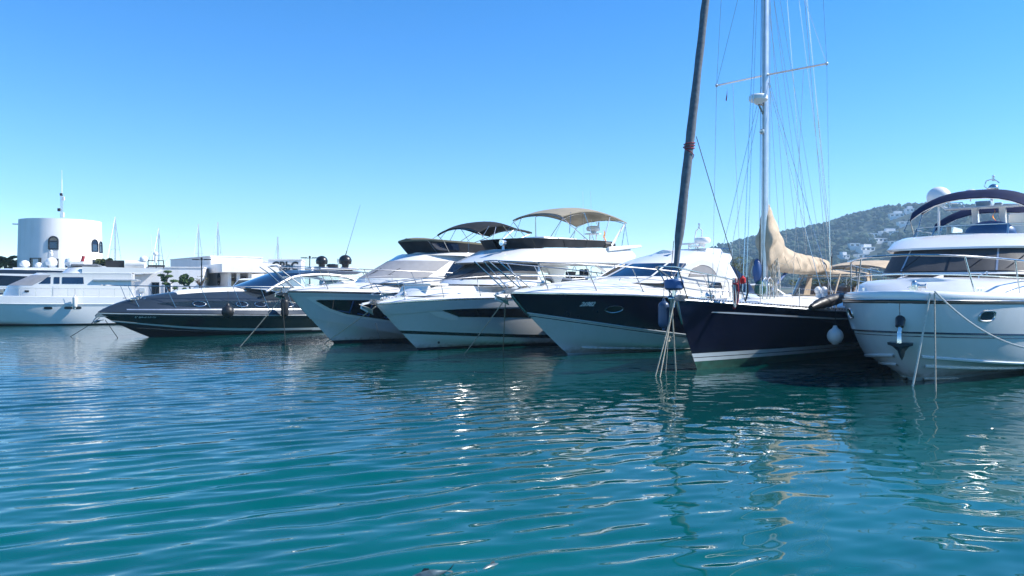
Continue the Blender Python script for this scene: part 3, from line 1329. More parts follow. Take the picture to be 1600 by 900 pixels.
    f2 = Ring(1.2, 11.6, 13.9, 2.22, 3.90, 3.90, n=2.8)
    f3 = Ring(1.2, 11.2, 13.1, 2.10, 4.06, 4.06, n=2.7)
    shell([f0, f1, f2, f3], m=WHITE, roof=WHITE, crown=.03, floor=True).build('flybridge', WHITE, r, ang=50)
    g0 = Ring(6.0, 10.3, 12.35, 1.98, 4.04, 4.05, n=3.0)
    g1 = Ring(6.4, 10.1, 12.0, 1.92, 4.42, 4.43, n=3.0)
    gl = MB()
    gl.loft([g0.p, g1.p])
    gl = gl.build('flybridge_windscreen', BLUECLEAR, r, recalc=False)
    fr = MB()
    fr.tube(g1.p, .022, 7)
    fr.tube(g0.p, .015, 6)
    for t in (0.0, .17, .36, .445, .555, .64, .83, 1.0):
        fr.tube([g0.at(t), g1.at(t)], .03 if t in (.445, .555, .36, .64) else .018, 6)
    fr.build('screen_frame', ALU, gl)
    # helm cover, seats on the flybridge
    hc = MB()
    hc.ell((9.3, .1, 4.28), (.5, .8, .46), 16)
    hc.build('helm_cover', BLUEV, r)
    for parts in ((((8.6, .9, 4.32), (.6, .8, .5)), ((8.35, .9, 4.75), (.16, .79, .55))), (((6.5, -1.2, 4.28), (2.0, .7, .4)), ((6.5, -1.58, 4.55), (1.99, .18, .4)))):
        st = MB()
        for c_, d_ in parts: st.box(c_, d_)
        st.build('flybridge_seat', CREAM, r, bevel=.05)
    # radar arch with cross beam
    ar = MB()
    for y in (-.42, .42):
        ar.loft([[Vector((x, y + dy, z)) for x, dy in ((xc - .16, -.09), (xc + .16, -.09), (xc + .16, .09), (xc - .16, .09))]
                 for xc, z in ((8.3, 4.08), (8.75, 4.6), (9.0, 5.22))], closed=True, caps=True)
    ar.loft([[Vector((x, y, z)) for x, z in ((8.8, 5.20), (9.25, 5.20), (9.25, 5.27), (8.8, 5.27))] for y in (-1.35, 1.35)], closed=True, caps=True)
    arch = ar.build('radar_arch', WHITE, r, ang=30, bevel=.02)
    for c_, d_ in (((8.95, -.15, 5.36), (.34, .5, .2)), ((8.95, 1.05, 5.38), (.25, .3, .2)), ((8.95, .3, 5.32), (.2, .25, .12))):
        md = MB()
        md.box(c_, d_)
        md.build('navigation_box', ALU, arch, bevel=.03)
    ra = MB()
    ra.tube([(9.0, -1.2, 5.28), (9.05, -1.25, 5.45), (9.05, -.8, 5.45), (9.0, -.75, 5.28)], .022, 6)
    ra.build('arch_handrail', STEEL, arch)
    satdome(arch, 8.2, -1.75, 5.55, .42, h=.75)
    pd = MB(); pd.tube([(8.2, -1.75, 5.5), (8.6, -1.3, 5.24)], .05, 8); pd.tube([(8.2, -1.75, 4.1), (8.2, -1.75, 5.5)], .04, 8); pd.build('dome_post', WPAINT, arch)
    mp = MB(); mp.tube([(8.7, .05, 5.27), (8.7, .05, 5.85)], .05, 8); mp.tube([(8.7, -.25, 5.75), (8.7, .3, 5.8)], .03, 6); mp.build('light_mast', WPAINT, arch)
    satdome(arch, 8.7, .1, 5.85, .17, STEEL, name='camera_dome', stalk=.02)
    rp = MB(); rp.tube([(8.7, .0, 5.85), (8.7, -.18, 6.0), (8.7, -.12, 6.2), (8.7, .1, 6.25), (8.7, .28, 6.1)], .018, 6); rp.build('light_hoop', STEEL, arch)
    hl = MB(); hl.ell((8.75, -.6, 5.85), (.12, .2, .09), 12); hl.tube([(8.75, -.6, 5.5), (8.75, -.6, 5.8)], .03, 6); hl.build('gps_dome', WPAINT, arch)
    nav_light(arch, 8.7, .1, 6.18)
    flag(arch, 9.0, .15, 5.18, .35, .2, droop=.8)
    # two navy sunshades
    for (x0, x1, z, hw, foot) in ((10.0, 11.7, 5.64, 1.9, 10.9), (6.6, 8.1, 5.44, 2.0, 7.4)):
        cb = MB()
        canopy([(x0, z, hw, .56), (lerp(x0, x1, .45), z + .04, hw, .58), (lerp(x0, x1, .75), z - .06, hw, .60), (x1, z - .30, hw * .98, .62)], cb, NAVYC, valance=.06)
        cn = cb.build('sunshade', NAVYC, r)
        fb = MB()
        arch_tube(foot, 4.2, x1 - .04, z - .33, hw + .02, hw - .04, .62, fb, .02)
        arch_tube(foot - .3, 4.2, x0 + .05, z - .05, hw + .02, hw - .02, .58, fb, .02)
        for s_ in (1, -1):
            fb.tube([(foot + 1.3, s_ * (hw + .02), 4.3), (x1 - .05, s_ * hw, z - .9)], .012, 5)
        fb.build('sunshade_frame', STEEL, cn)
    # bow rail
    bow_rail(h, r, .16, lambda s: lin([(.3, .72), (.8, .82), (1, .92)], s), .30, [.42, .54, .66, .77, .868, .955], base=.2, r=.026, mid=.48, lean=.28, post_r=.02)
    hatch(r, 16.2, -.45, 2.70, .9, 1.0, tilt=.09, m=GLASS)
    for y in (1.75, -1.75):
        cleat(r, 18.2, y * .8, 2.32, .5 * (1 if y < 0 else -1))
    for y in (.62, -.62):
        hb = MB()
        hb.tube([(16.1, y * 1.6, 2.62), (16.1, y * 1.6, 2.74), (15.5, y * 1.75, 2.86), (15.5, y * 1.75, 2.76)], .016, 6)
        hb.build('grab_rail', STEEL, r)
    windlass(r, 18.6, 2.34, .9)
    # anchor pocket in the stem, shank and plough
    pk = MB()
    pk.tube([(19.82, 0, 1.72), (19.95, 0, 1.62), (20.03, 0, 1.45)], [.11, .12, .10], 10)
    pk.build('anchor_pocket', BLACK, hull)
    an = MB()
    an.loft([[Vector((x, y * w, z + d)) for y, d in ((-1, -.0), (1, .0), (.6, .06), (-.6, .06))] for x, z, w in ((19.9, 1.6, .05), (20.06, 1.30, .05), (20.05, 1.0, .05))], closed=True, caps=True)
    an.build('anchor_shank', STEEL, hull)
    fl = MB()
    for sd in (1, -1):
        fl.loft([[(20.07, 0, 1.04), (20.06, .12 * sd, 1.05), (19.98, .30 * sd, 1.05)],
                 [(20.06, 0, .95), (20.04, .12 * sd, .97), (19.97, .29 * sd, .99)],
                 [(20.00, 0, .80), (19.99, .05 * sd, .90), (19.95, .20 * sd, .96)],
                 [(19.82, 0, .60), (19.84, .05 * sd, .70), (19.86, .09 * sd, .84)]])
        fl.loft([[(20.07, 0, 1.04), (20.06, .12 * sd, 1.05), (19.98, .30 * sd, 1.05)], [(19.85, 0, 1.06), (19.85, .12 * sd, 1.07), (19.82, .27 * sd, 1.06)]])
    fl.build('anchor', SLATE, hull, ang=20)
    return b, h


RB, RH = yacht_right()
# ------------------------------------------------------------------ navy hulled sports cruiser in the middle
def plate(outline, y0, y1, mb, m=None):
    return mb.prism(outline, 'y', y0, y1, m)


def cruiser_navy():
    b = Boat('sport_cruiser', 'sport cruiser with navy topsides over a white bottom and rounded white hardtop', 'motor boat',
             (798, 457), 27.0, (-.775, -.632), 14)
    BOATS['N'] = b
    r = b.root
    h = Hull(14, 4.4, [(0, 1.70), (.35, 1.92), (.7, 2.15), (1, 2.25)], zk=-.5, rake=3.35, rp=1.15, sm=.38,
             a1=2.3, b1=.72, a0=1.6, b0=1.0, wl=.74, hc0=.21, hc1=.22, q=.70)
    kn = lambda s: h.hz(s, lin([(0, .22), (.45, .48), (.7, .86), (.9, 1.28), (1, 1.52)], s))
    hull = h.mesh([(0, lambda s: h.hz(s, .05), TEALB, 5, 0), (lambda s: h.hz(s, .05), kn, PALE, 10, 0),
                   (kn, 1.0, NAVY, 12, .012)]).build('hull', NAVY, r, ang=30)
    mb = MB()
    h.strip(lambda s: kn(s) + .012, .045, .03, mb)
    mb.build('knuckle_strip', STRIPE, hull)
    mb = MB()
    h.strip(lambda s: kn(s) - .030, .022, .012, mb)
    mb.build('hull_stripe', NAVY, hull)
    sb = MB()
    h.strip(lambda s: h.hz(s, .30 * s ** 3 + .02), .06, .06, sb, s0=.2, s1=.93)
    sb.build('spray_rail', PALE, hull)
    mb = MB()
    mb.tube([p + Vector((0, 0, .02)) for p in h.rail_line(.99, off=.02)], .035, 7)
    mb.build('rub_rail', STEEL, hull)
    # stem guard plate
    gp = MB()
    gp.tube([h.pt(1, q) + Vector((.02, 0, 0)) for q in (.97, .9, .82, .74, .68)], [.05, .06, .06, .05, .04], 8)
    gp.build('stem_guard', STEEL, hull)
    # oval steel framed porthole and small fittings
    for side in (1, -1):
        for x0, z0 in ((10.45, 1.66), (7.2, 1.5)):
            q, g = [], []
            for i in range(28):
                a = 2 * math.pi * i / 28
                dx, dz = .34 * math.copysign(abs(math.cos(a)) ** 1.15, math.cos(a)), .125 * math.sin(a)
                p = h.xz(x0 + dx, z0 + dz, .022); q.append(Vector((p.x, p.y * side, p.z)))
                p = h.xz(x0 + dx * .9, z0 + dz * .85, .018); g.append(Vector((p.x, p.y * side, p.z)))
            o = MB(); o.tube(q + q[:1], .018, 6)
            f = o.build('porthole', STEEL, hull)
            c = sum(g, Vector()) / 28
            gm = MB(); gm.add(g + [c], [(i, (i + 1) % 28, 28) for i in range(28)])
            gm.build('pane', GLASS, r, smooth=False).parent = hull
        vm = MB()
        for x0, z0 in ((8.35, 1.52), (8.36, 1.36)):
            p = h.xz(x0, z0, .01); vm.ell((p.x, p.y * side, p.z), (.035, .02, .035), 8)
        vm.build('vent_fitting', ALU, hull)
    h.text('26982', 11.78, 1.78, .20, WPAINT, r, shear=.28, bold=.008).parent = hull
    # foredeck with its rising crown
    dk = MB()
    h.deck(lambda s: lin([(0, .35), (.4, .72), (.6, .66), (.8, .46), (.92, .24), (1, .05)], s), dk, p=2.3)
    deck = dk.build('deck', WHITE, r, ang=50)
    # hardtop coupe
    W0 = Ring(3.6, 7.0, 9.7, 1.80, 2.5, 2.60, n=2.0)
    W1 = Ring(3.6, 6.9, 9.3, 1.74, 2.82, 2.82, n=2.0)
    W2 = Ring(3.9, 6.3, 7.9, 1.58, 3.40, 3.36, n=2.1)
    W3 = Ring(3.6, 5.7, 7.4, 1.50, 3.62, 3.52, n=2.1)
    W4 = Ring(3.3, 4.9, 6.1, 1.22, 3.80, 3.80, n=2.1)
    sal = shell([W0, W1, W2, W3, W4], m=WHITE, roof=WHITE, crown=.14).build('hardtop', WHITE, r, ang=40)
    ta, tb = t_of_x(W1, W2, 5.4, .5), 1 - t_of_x(W1, W2, 5.4, .5)
    ws = MB()
    patch(W1, W2, [(ta, .03), (tb, .03), (tb, .95), (ta, .95)], .012, ws, nu=60)
    ws = ws.build('windscreen', BLUEG, r)
    for side in (1, -1):
        for x0, x1, w in ((7.0, 6.5, .10), (8.35, 7.25, .07)):
            q = side_quad(W1, W2, [(x0, .0), (x0 + w, .0), (x1 + w, 1), (x1, 1)], side)
            m_ = MB(); patch(W1, W2, q, .03, m_, nu=3); m_.build('pillar', WHITE, ws)
    t0 = .5
    m_ = MB(); patch(W1, W2, [(.494, 0), (.506, 0), (.506, 1), (.494, 1)], .025, m_, nu=2); m_.build('pillar', WHITE, ws)
    # sunroof strips
    for y0, y1 in ((.95, .55), (.25, -.25)):
        m_ = MB()
        rows = []
        for i in range(9):
            x = lerp(4.6, 6.7, i / 8)
            z = lerp(3.86, 3.60, (i / 8) ** 1.5) + .075
            rows.append([(x, y0 * .9, z - .05 * (y0 > .5) - .02), (x, y1 * .9, z)])
        m_.loft(rows)
        m_.build('sunroof_window', GLASS, sal)
    # arched aft wings with a half-moon window
    def tr(pts, y):
        return [(b.loc(u, v, y=y).x, b.loc(u, v, y=y).z) for u, v in pts]
    outer = tr(spl([(1058, 440, 0), (1064, 424, 0), (1078, 411, 0), (1095, 405, 0), (1113, 410, 0), (1130, 425, 0), (1142, 445, 0), (1150, 464, 0)], 3) and
               [(p.x, p.y) for p in spl([(1058, 440, 0), (1064, 424, 0), (1078, 411, 0), (1095, 405, 0), (1113, 410, 0), (1130, 425, 0), (1142, 445, 0), (1150, 464, 0)], 3)], 1.85)
    outer += tr([(1150, 472), (1058, 466)], 1.85)
    arc = tr([(p.x, p.y) for p in spl([(1077, 432, 0), (1082, 422, 0), (1090, 416, 0), (1099, 414.5, 0), (1109, 417, 0), (1117, 424, 0), (1121, 431, 0)], 3)], 1.9)
    low = tr([(1106, 450), (1112, 443), (1127, 441.5), (1130, 449.5)], 1.9)
    for side in (1, -1):
        wb = MB(); plate(outer, side * 1.78, side * 1.86, wb)
        wing = wb.build('side_wing', WHITE, r, bevel=.012)
        g = MB(); plate(arc, side * 1.862, side * 1.874, g); g.build('window', MESHG, wing)
        g = MB(); g.tube([(x, side * 1.872, z) for x, z in arc], .012, 5); g.build('window_frame', BLACK, wing)
        g = MB(); plate(low, side * 1.862, side * 1.874, g); g.build('window', BLUEG, wing)
        g = MB(); o2 = outer[6:]; g.tube([(x - .02, side * 1.80, z - .01) for x, z in outer[3:22]], .018, 6); g.build('wing_trim', STEEL, wing)
    # blue cockpit cover behind the arch
    cb = MB(); cb.loft([[(3.9, 1.6, 3.35), (3.9, -1.6, 3.35)], [(3.1, 1.75, 2.9), (3.1, -1.75, 2.9)], [(2.5, 1.85, 2.2), (2.5, -1.85, 2.2)]])
    cb.build('cockpit_cover', BLUEV, r)
    # roof equipment
    rb = MB()
    rb.loft([[Vector((x, y, z)) for x, z in ((3.1, 3.9), (4.3, 3.9), (4.2, 4.04), (3.3, 4.04))] for y in (-.7, .7)], closed=True, caps=True)
    for y in (-.55, .55):
        rb.tube([(3.2, y, 3.75), (3.4, y, 4.0)], .03, 6); rb.tube([(4.2, y, 3.85), (4.1, y, 4.0)], .03, 6)
    eq = rb.build('equipment_mast', WPAINT, r, ang=30)
    radar_dome(eq, 4.3, .55, 4.25, .33)
    hp = MB(); hp.tube([(3.9, .0, 4.04), (3.85, .18, 4.5), (3.8, .16, 4.8), (3.8, 0, 4.92), (3.8, -.16, 4.8), (3.85, -.18, 4.5), (3.9, -.0, 4.04)], .025, 7); hp.build('light_hoop', WPAINT, eq)
    nav_light(eq, 3.8, 0, 4.92)
    tb_ = MB(); tb_.box((3.5, -.75, 4.30), (.16, 1.1, .07)); tb_.tube([(3.5, -.75, 4.04), (3.5, -.75, 4.3)], .05, 8); tb_.build('radar_scanner', WPAINT, eq)
    horns(eq, 4.35, .15, 4.04)
    gh = MB(); gh.tube([(2.6, .8, 3.75), (2.6, .8, 4.05), (2.4, .0, 4.12), (2.6, -.8, 4.05), (2.6, -.8, 3.75)], .02, 6); gh.build('grab_rail', STEEL, eq)
    flag(eq, 4.0, .25, 4.55, .3, .24, droop=.9)
    # bow rail with raked posts
    bow_rail(h, r, .18, lambda s: lin([(.35, .78), (.7, .88), (1, .94)], s), .34, [.44, .56, .68, .80, .90], base=.12, r=.02, mid=.55, lean=.62, fwd=1.35, ymin=.35, post_r=.017)
    pl = MB()
    for y in (.38, -.38):
        pl.tube([(15.25, y, 3.28), (14.0, y * 1.2, 2.42)], .022, 6)
        pl.tube([(14.85, y * 1.05, 3.28), (13.65, y * 1.6, 2.40)], .02, 6)
        pl.tube([(14.5, y * 1.1, 2.80), (14.05, y * 1.3, 2.76)], .016, 6)
    pl.build('pulpit_ladder', STEEL, r)
    windlass(r, 12.6, 2.48, .7)
    for y in (.75, -.75):
        cleat(r, 12.5, y, 2.40, .4 * (-1 if y > 0 else 1))
    hatch(r, 9.9, 0, 2.80, .6, .6, tilt=.06)
    gr = MB()
    for y in (1.25, -1.25):
        gr.tube([(10.0, y, 2.66), (9.95, y, 2.74), (8.2, y * 1.1, 2.82), (8.15, y * 1.1, 2.74)], .013, 6)
    gr.build('grab_rail', STEEL, r)
    anchor(r, (14.2, 2.30), PALE, 1.25, ang=.25)
    return b, h


# ------------------------------------------------------------------ white flybridge yacht with taupe bimini
def yacht_taupe():
    b = Boat('flybridge_yacht', 'white flybridge yacht with a taupe bimini and black glazed strip along its hull', 'yacht',
             (588, 474), 29.3, (-.715, -.70), 15)
    BOATS['A'] = b
    r = b.root
    h = Hull(15, 4.6, [(0, 1.75), (.4, 1.98), (.75, 2.02), (.92, 1.95), (1, 1.84)], zk=-.5, rake=2.55, rp=1.1, sm=.36,
             a1=2.6, b1=.66, a0=1.6, b0=1.0, wl=.80, hc0=.22, hc1=.22, q=.70)
    kn = lambda s: h.hz(s, lin([(0, 1.45), (.6, 1.66), (.85, 1.60), (1, 1.42)], s))
    b0 = lambda s: h.hz(s, lin([(0, .30), (.5, .42), (.8, .62), (1, .80)], s))
    b1 = lambda s: h.hz(s, lin([(0, .17), (.5, .28), (.8, .49), (1, .68)], s))
    b2 = lambda s: h.hz(s, lin([(0, .08), (.6, .09), (1, .10)], s))
    hull = h.mesh([(0, b2, ANTIF, 6, .006), (b2, b1, PALE, 6, 0), (b1, b0, BLACKHULL, 4, .004), (b0, kn, PALE, 10, 0),
                   (kn, 1.0, PALE, 6, .03)]).build('hull', PALE, r, ang=28)
    # dark glazed strip in the hull with a pale wedge in front
    for side in (1, -1):
        wm = MB()
        h.decal_poly([[(12.05, 1.30), (9.0, 1.22), (5.0, 1.12), (1.5, 1.08)], [(12.95, 1.61), (9.0, 1.60), (5.0, 1.55), (1.5, 1.46)]], .014, mb=wm, sides=(side,))
        wm.build('hull_window', GLASS, hull)
        cm = MB()
        h.decal_poly([[(12.05, 1.17), (12.30, 1.17), (12.9, 1.32)], [(12.10, 1.29), (12.72, 1.49), (13.45, 1.60)]], .010, mb=cm, sides=(side,))
        cm.build('window_wedge', WHITE, hull)
    mb = MB()
    mb.tube([p + Vector((0, 0, .02)) for p in h.rail_line(.99, off=.03)], .032, 7)
    mb.build('rub_rail', STEEL, hull)
    h.text('7ª VA-2-32-20', 11.6, 1.80, .16, STRIPE, r, shear=.15, bold=.004).parent = hull
    p_ = h.xz(12.35, .30, .01)
    tm = MB(); tm.ell((p_.x, p_.y, p_.z), (.06, .03, .06), 10); tm.ell((p_.x, -p_.y, p_.z), (.06, .03, .06), 10)
    tm.build('thruster_fitting', BLACK, hull)
    dk = MB()
    h.deck(lambda s: lin([(0, .3), (.4, .55), (.62, .50), (.8, .34), (.92, .16), (1, .03)], s), dk, p=2.2)
    dk.build('deck', WHITE, r, ang=50)
    # raised foredeck lounge with the pale step face
    A = Ring(4, 11.6, 13.9, 1.25, 2.3, 2.10, n=2.6)
    B_ = Ring(4, 11.2, 13.2, 1.15, 2.62, 2.44, n=2.6)
    shell([A, B_], m=WHITE, roof=WHITE, crown=.03).build('foredeck_lounge', WHITE, r, ang=40)
    cu = MB()
    cu.box((13.25, 0, 2.32), (.12, 1.7, .34), M=Matrix.Rotation(-.5, 3, 'Y'))
    cu.box((12.7, 0, 2.53), (.9, 1.7, .08))
    cu.build('sun_cushion', CREAM, r, bevel=.03)
    # saloon
    W0 = Ring(8.15, 9.2, 11.6, 1.92, 2.45, 2.55, n=2.2)
    W1 = Ring(8.15, 9.0, 11.4, 1.86, 2.72, 2.72, n=2.2)
    W2 = Ring(8.15, 8.5, 9.9, 1.74, 3.42, 3.42, n=2.2)
    shell([W0, W1, W2], m=WHITE, roof=WHITE).build('saloon', WHITE, r)
    ta, tb = t_of_x(W1, W2, 8.3, .5), 1 - t_of_x(W1, W2, 8.3, .5)
    ws = MB()
    patch(W1, W2, [(ta, .02), (tb, .02), (tb, .97), (ta, .97)], .012, ws, nu=60)
    ws = ws.build('windscreen', DKMESH, r)
    for y in (.55, -.55):
        t_ = t_of_y(W1, W2, y, .5)
        m_ = MB(); patch(W1, W2, [(t_ - .004, 0), (t_ + .004, 0), (t_ + .004, 1), (t_ - .004, 1)], .02, m_, nu=2); m_.build('mullion', BLACK, ws)
    for y in (1.0, .1, -.8):
        wiper(ws, (11.35 - .35 * abs(y), y, 2.78), (10.8 - .3 * abs(y), y + .35, 3.05), (10.5 - .3 * abs(y), y + .45, 3.2))
    # cockpit: aft pillars, low sides, table
    ck = MB()
    for y in (1.75, -1.75):
        ck.loft([[(x, y + dy, z) for x, dy in ((a, -.06), (a + w, -.06), (a + w, .06), (a, .06))] for a, w, z in ((3.4, .4, 1.9), (3.0, .5, 2.7), (2.5, 1.6, 3.45))], closed=True, caps=True)
        ck.box((4.6, y * 1.06, 2.15), (7.0, .12, .55))
    ck.build('cockpit_side', WHITE, r, bevel=.02)
    # flybridge moulding
    f0 = Ring(2.6, 8.2, 10.35, 2.0, 3.46, 3.38, n=2.3)
    f1 = Ring(2.3, 8.2, 10.55, 2.12, 3.56, 3.44, n=2.3)
    f2 = Ring(2.0, 7.8, 9.75, 2.08, 3.90, 3.72, n=2.3)
    f3 = Ring(2.3, 7.4, 9.05, 1.95, 4.22, 4.00, n=2.3)
    shell([f0, f1, f2, f3], m=WHITE, roof=WHITE, crown=.02, floor=True).build('flybridge', WHITE, r, ang=50)
    for y in (2.02, -2.02):
        tail = MB()
        plate([(1.5, 4.30), (4.0, 4.02), (4.0, 4.24), (1.6, 4.42)], y - .06, y + .06, tail)
        tail.build('flybridge_wing', WHITE, r, bevel=.03)
        tail = MB()
        plate([(2.2, 3.44), (4.6, 3.40), (4.0, 3.12), (2.9, 3.15)], y * .9 - .1, y * .9 + .1, tail)
        tail.build('overhang_bracket', WHITE, r, bevel=.03)
    g0 = Ring(4.2, 7.0, 8.65, 1.88, 4.20, 4.05, n=2.5)
    g1 = Ring(4.0, 7.2, 9.0, 1.90, 4.50, 4.44, n=2.5)
    gm = MB(); gm.loft([g0.p, g1.p]); gm.loft([[p + Vector((0, 0, 0)) * 1 for p in g0.p], [Vector((p.x, p.y * .985, p.z)) for p in g1.p]])
    scr = gm.build('flybridge_screen', CHAR, r)
    fm = MB(); fm.tube(g1.p, .018, 6)
    for t in (.0, .12, .26, .38, .5, .62, .74, .88, 1): fm.tube([g0.at(t), g1.at(t)], .014, 5)
    fm.build('screen_frame', BLACK, scr)
    searchlight(r, 9.25, .75, 3.98, .13)
    st = MB(); st.box((6.2, .4, 4.48), (2.2, 1.6, .25)); st.build('flybridge_seat', WHITE, r, bevel=.06)
    st = MB(); st.box((4.4, .8, 4.40), (.9, 1.0, .35)); st.build('wet_bar', WHITE, r, bevel=.06)
    # taupe bimini
    cb = MB()
    canopy([(2.0, 5.66, 1.55, .20), (2.9, 5.90, 1.55, .22), (4.2, 6.06, 1.55, .22), (5.4, 5.98, 1.55, .22), (6.5, 5.70, 1.5, .2)], cb, TAUPE, valance=.05)
    cn = cb.build('bimini_canopy', TAUPE, r)
    fb = MB()
    for foot, top, z in ((4.6, 6.45, 5.68), (4.6, 5.0, 6.0), (4.2, 3.2, 5.96), (2.8, 2.05, 5.66)):
        arch_tube(foot, 4.2, top, z - .03, 1.85, 1.5, .25, fb, .018)
    for y in (1.5, -1.5):
        fb.tube([(6.4, y, 5.48), (7.2, y * 1.1, 4.4)], .008, 4)
        fb.tube([(6.2, y * 1.12, 4.75), (5.9, y, 5.7)], .014, 5)
        fb.tube([(2.1, y, 5.45), (2.2, y * 1.2, 4.3)], .014, 5)
    fb.build('bimini_frame', STEEL, cn)
    # mast with radar
    ms = MB()
    for y in (-.2, .2):
        ms.tube([(2.6, y, 4.2), (2.6, y, 5.0)], .03, 6)
    ms.box((2.6, 0, 4.98), (.5, .6, .05)); ms.box((2.6, 0, 4.6), (.25, .42, .08))
    mast = ms.build('radar_mast', WPAINT, r)
    radar_dome(mast, 2.6, 0, 5.12, .32)
    nav_light(mast, 2.3, .1, 5.35)
    am = MB(); am.tube([(2.3, -.1, 5.0), (2.15, -.1, 5.4), (2.3, -.1, 5.62), (2.5, -.1, 5.55)], .02, 6); am.build('light_hoop', STEEL, mast)
    whip(mast, 2.9, -.3, 4.6, 2.4, (.1, 0), .010)
    whip(mast, 2.2, -.4, 4.3, 2.8, (.1, 0), .010)
    flag(r, 2.2, .3, 5.2, .4, .28, droop=1.0)
    pen = MB(); pen.loft([[(2.0, 1.4, 5.45), (1.95, 1.4, 5.35)], [(2.5, 1.4, 4.95), (2.45, 1.4, 4.8)], [(3.0, 1.4, 4.4), (2.9, 1.4, 4.3)]]); pen.build('white_pennant', FENDW, r)
    # liferaft canisters on the aft flybridge
    lr = MB(); lr.tube([(3.3, 1.2, 4.40), (2.6, 1.2, 4.40)], .16, 12); lr.build('liferaft', RUBBER, r)
    # rails
    bow_rail(h, r, .15, lambda s: lin([(.3, .80), (.7, .72), (.9, .50), (1, .42)], s), .30, [.42, .54, .65, .75, .84, .92], base=.12, r=.018, mid=.45, lean=.25, fwd=.9, ymin=.3)
    windlass(r, 13.8, 2.02, .9)
    for y in (.6, -.6): cleat(r, 13.6, y, 1.98, .4 * (-1 if y > 0 else 1))
    ch = MB()
    for i in range(10): ch.ell((13.9 + .1 * i, rnd.uniform(-.3, .3), 2.0 + rnd.uniform(0, .05)), (.07, .05, .05), 8)
    ch.build('anchor_chain', STEEL, r)
    anchor(r, (15.2, 1.88), PALE, 1.2, ang=.15)
    return b, h


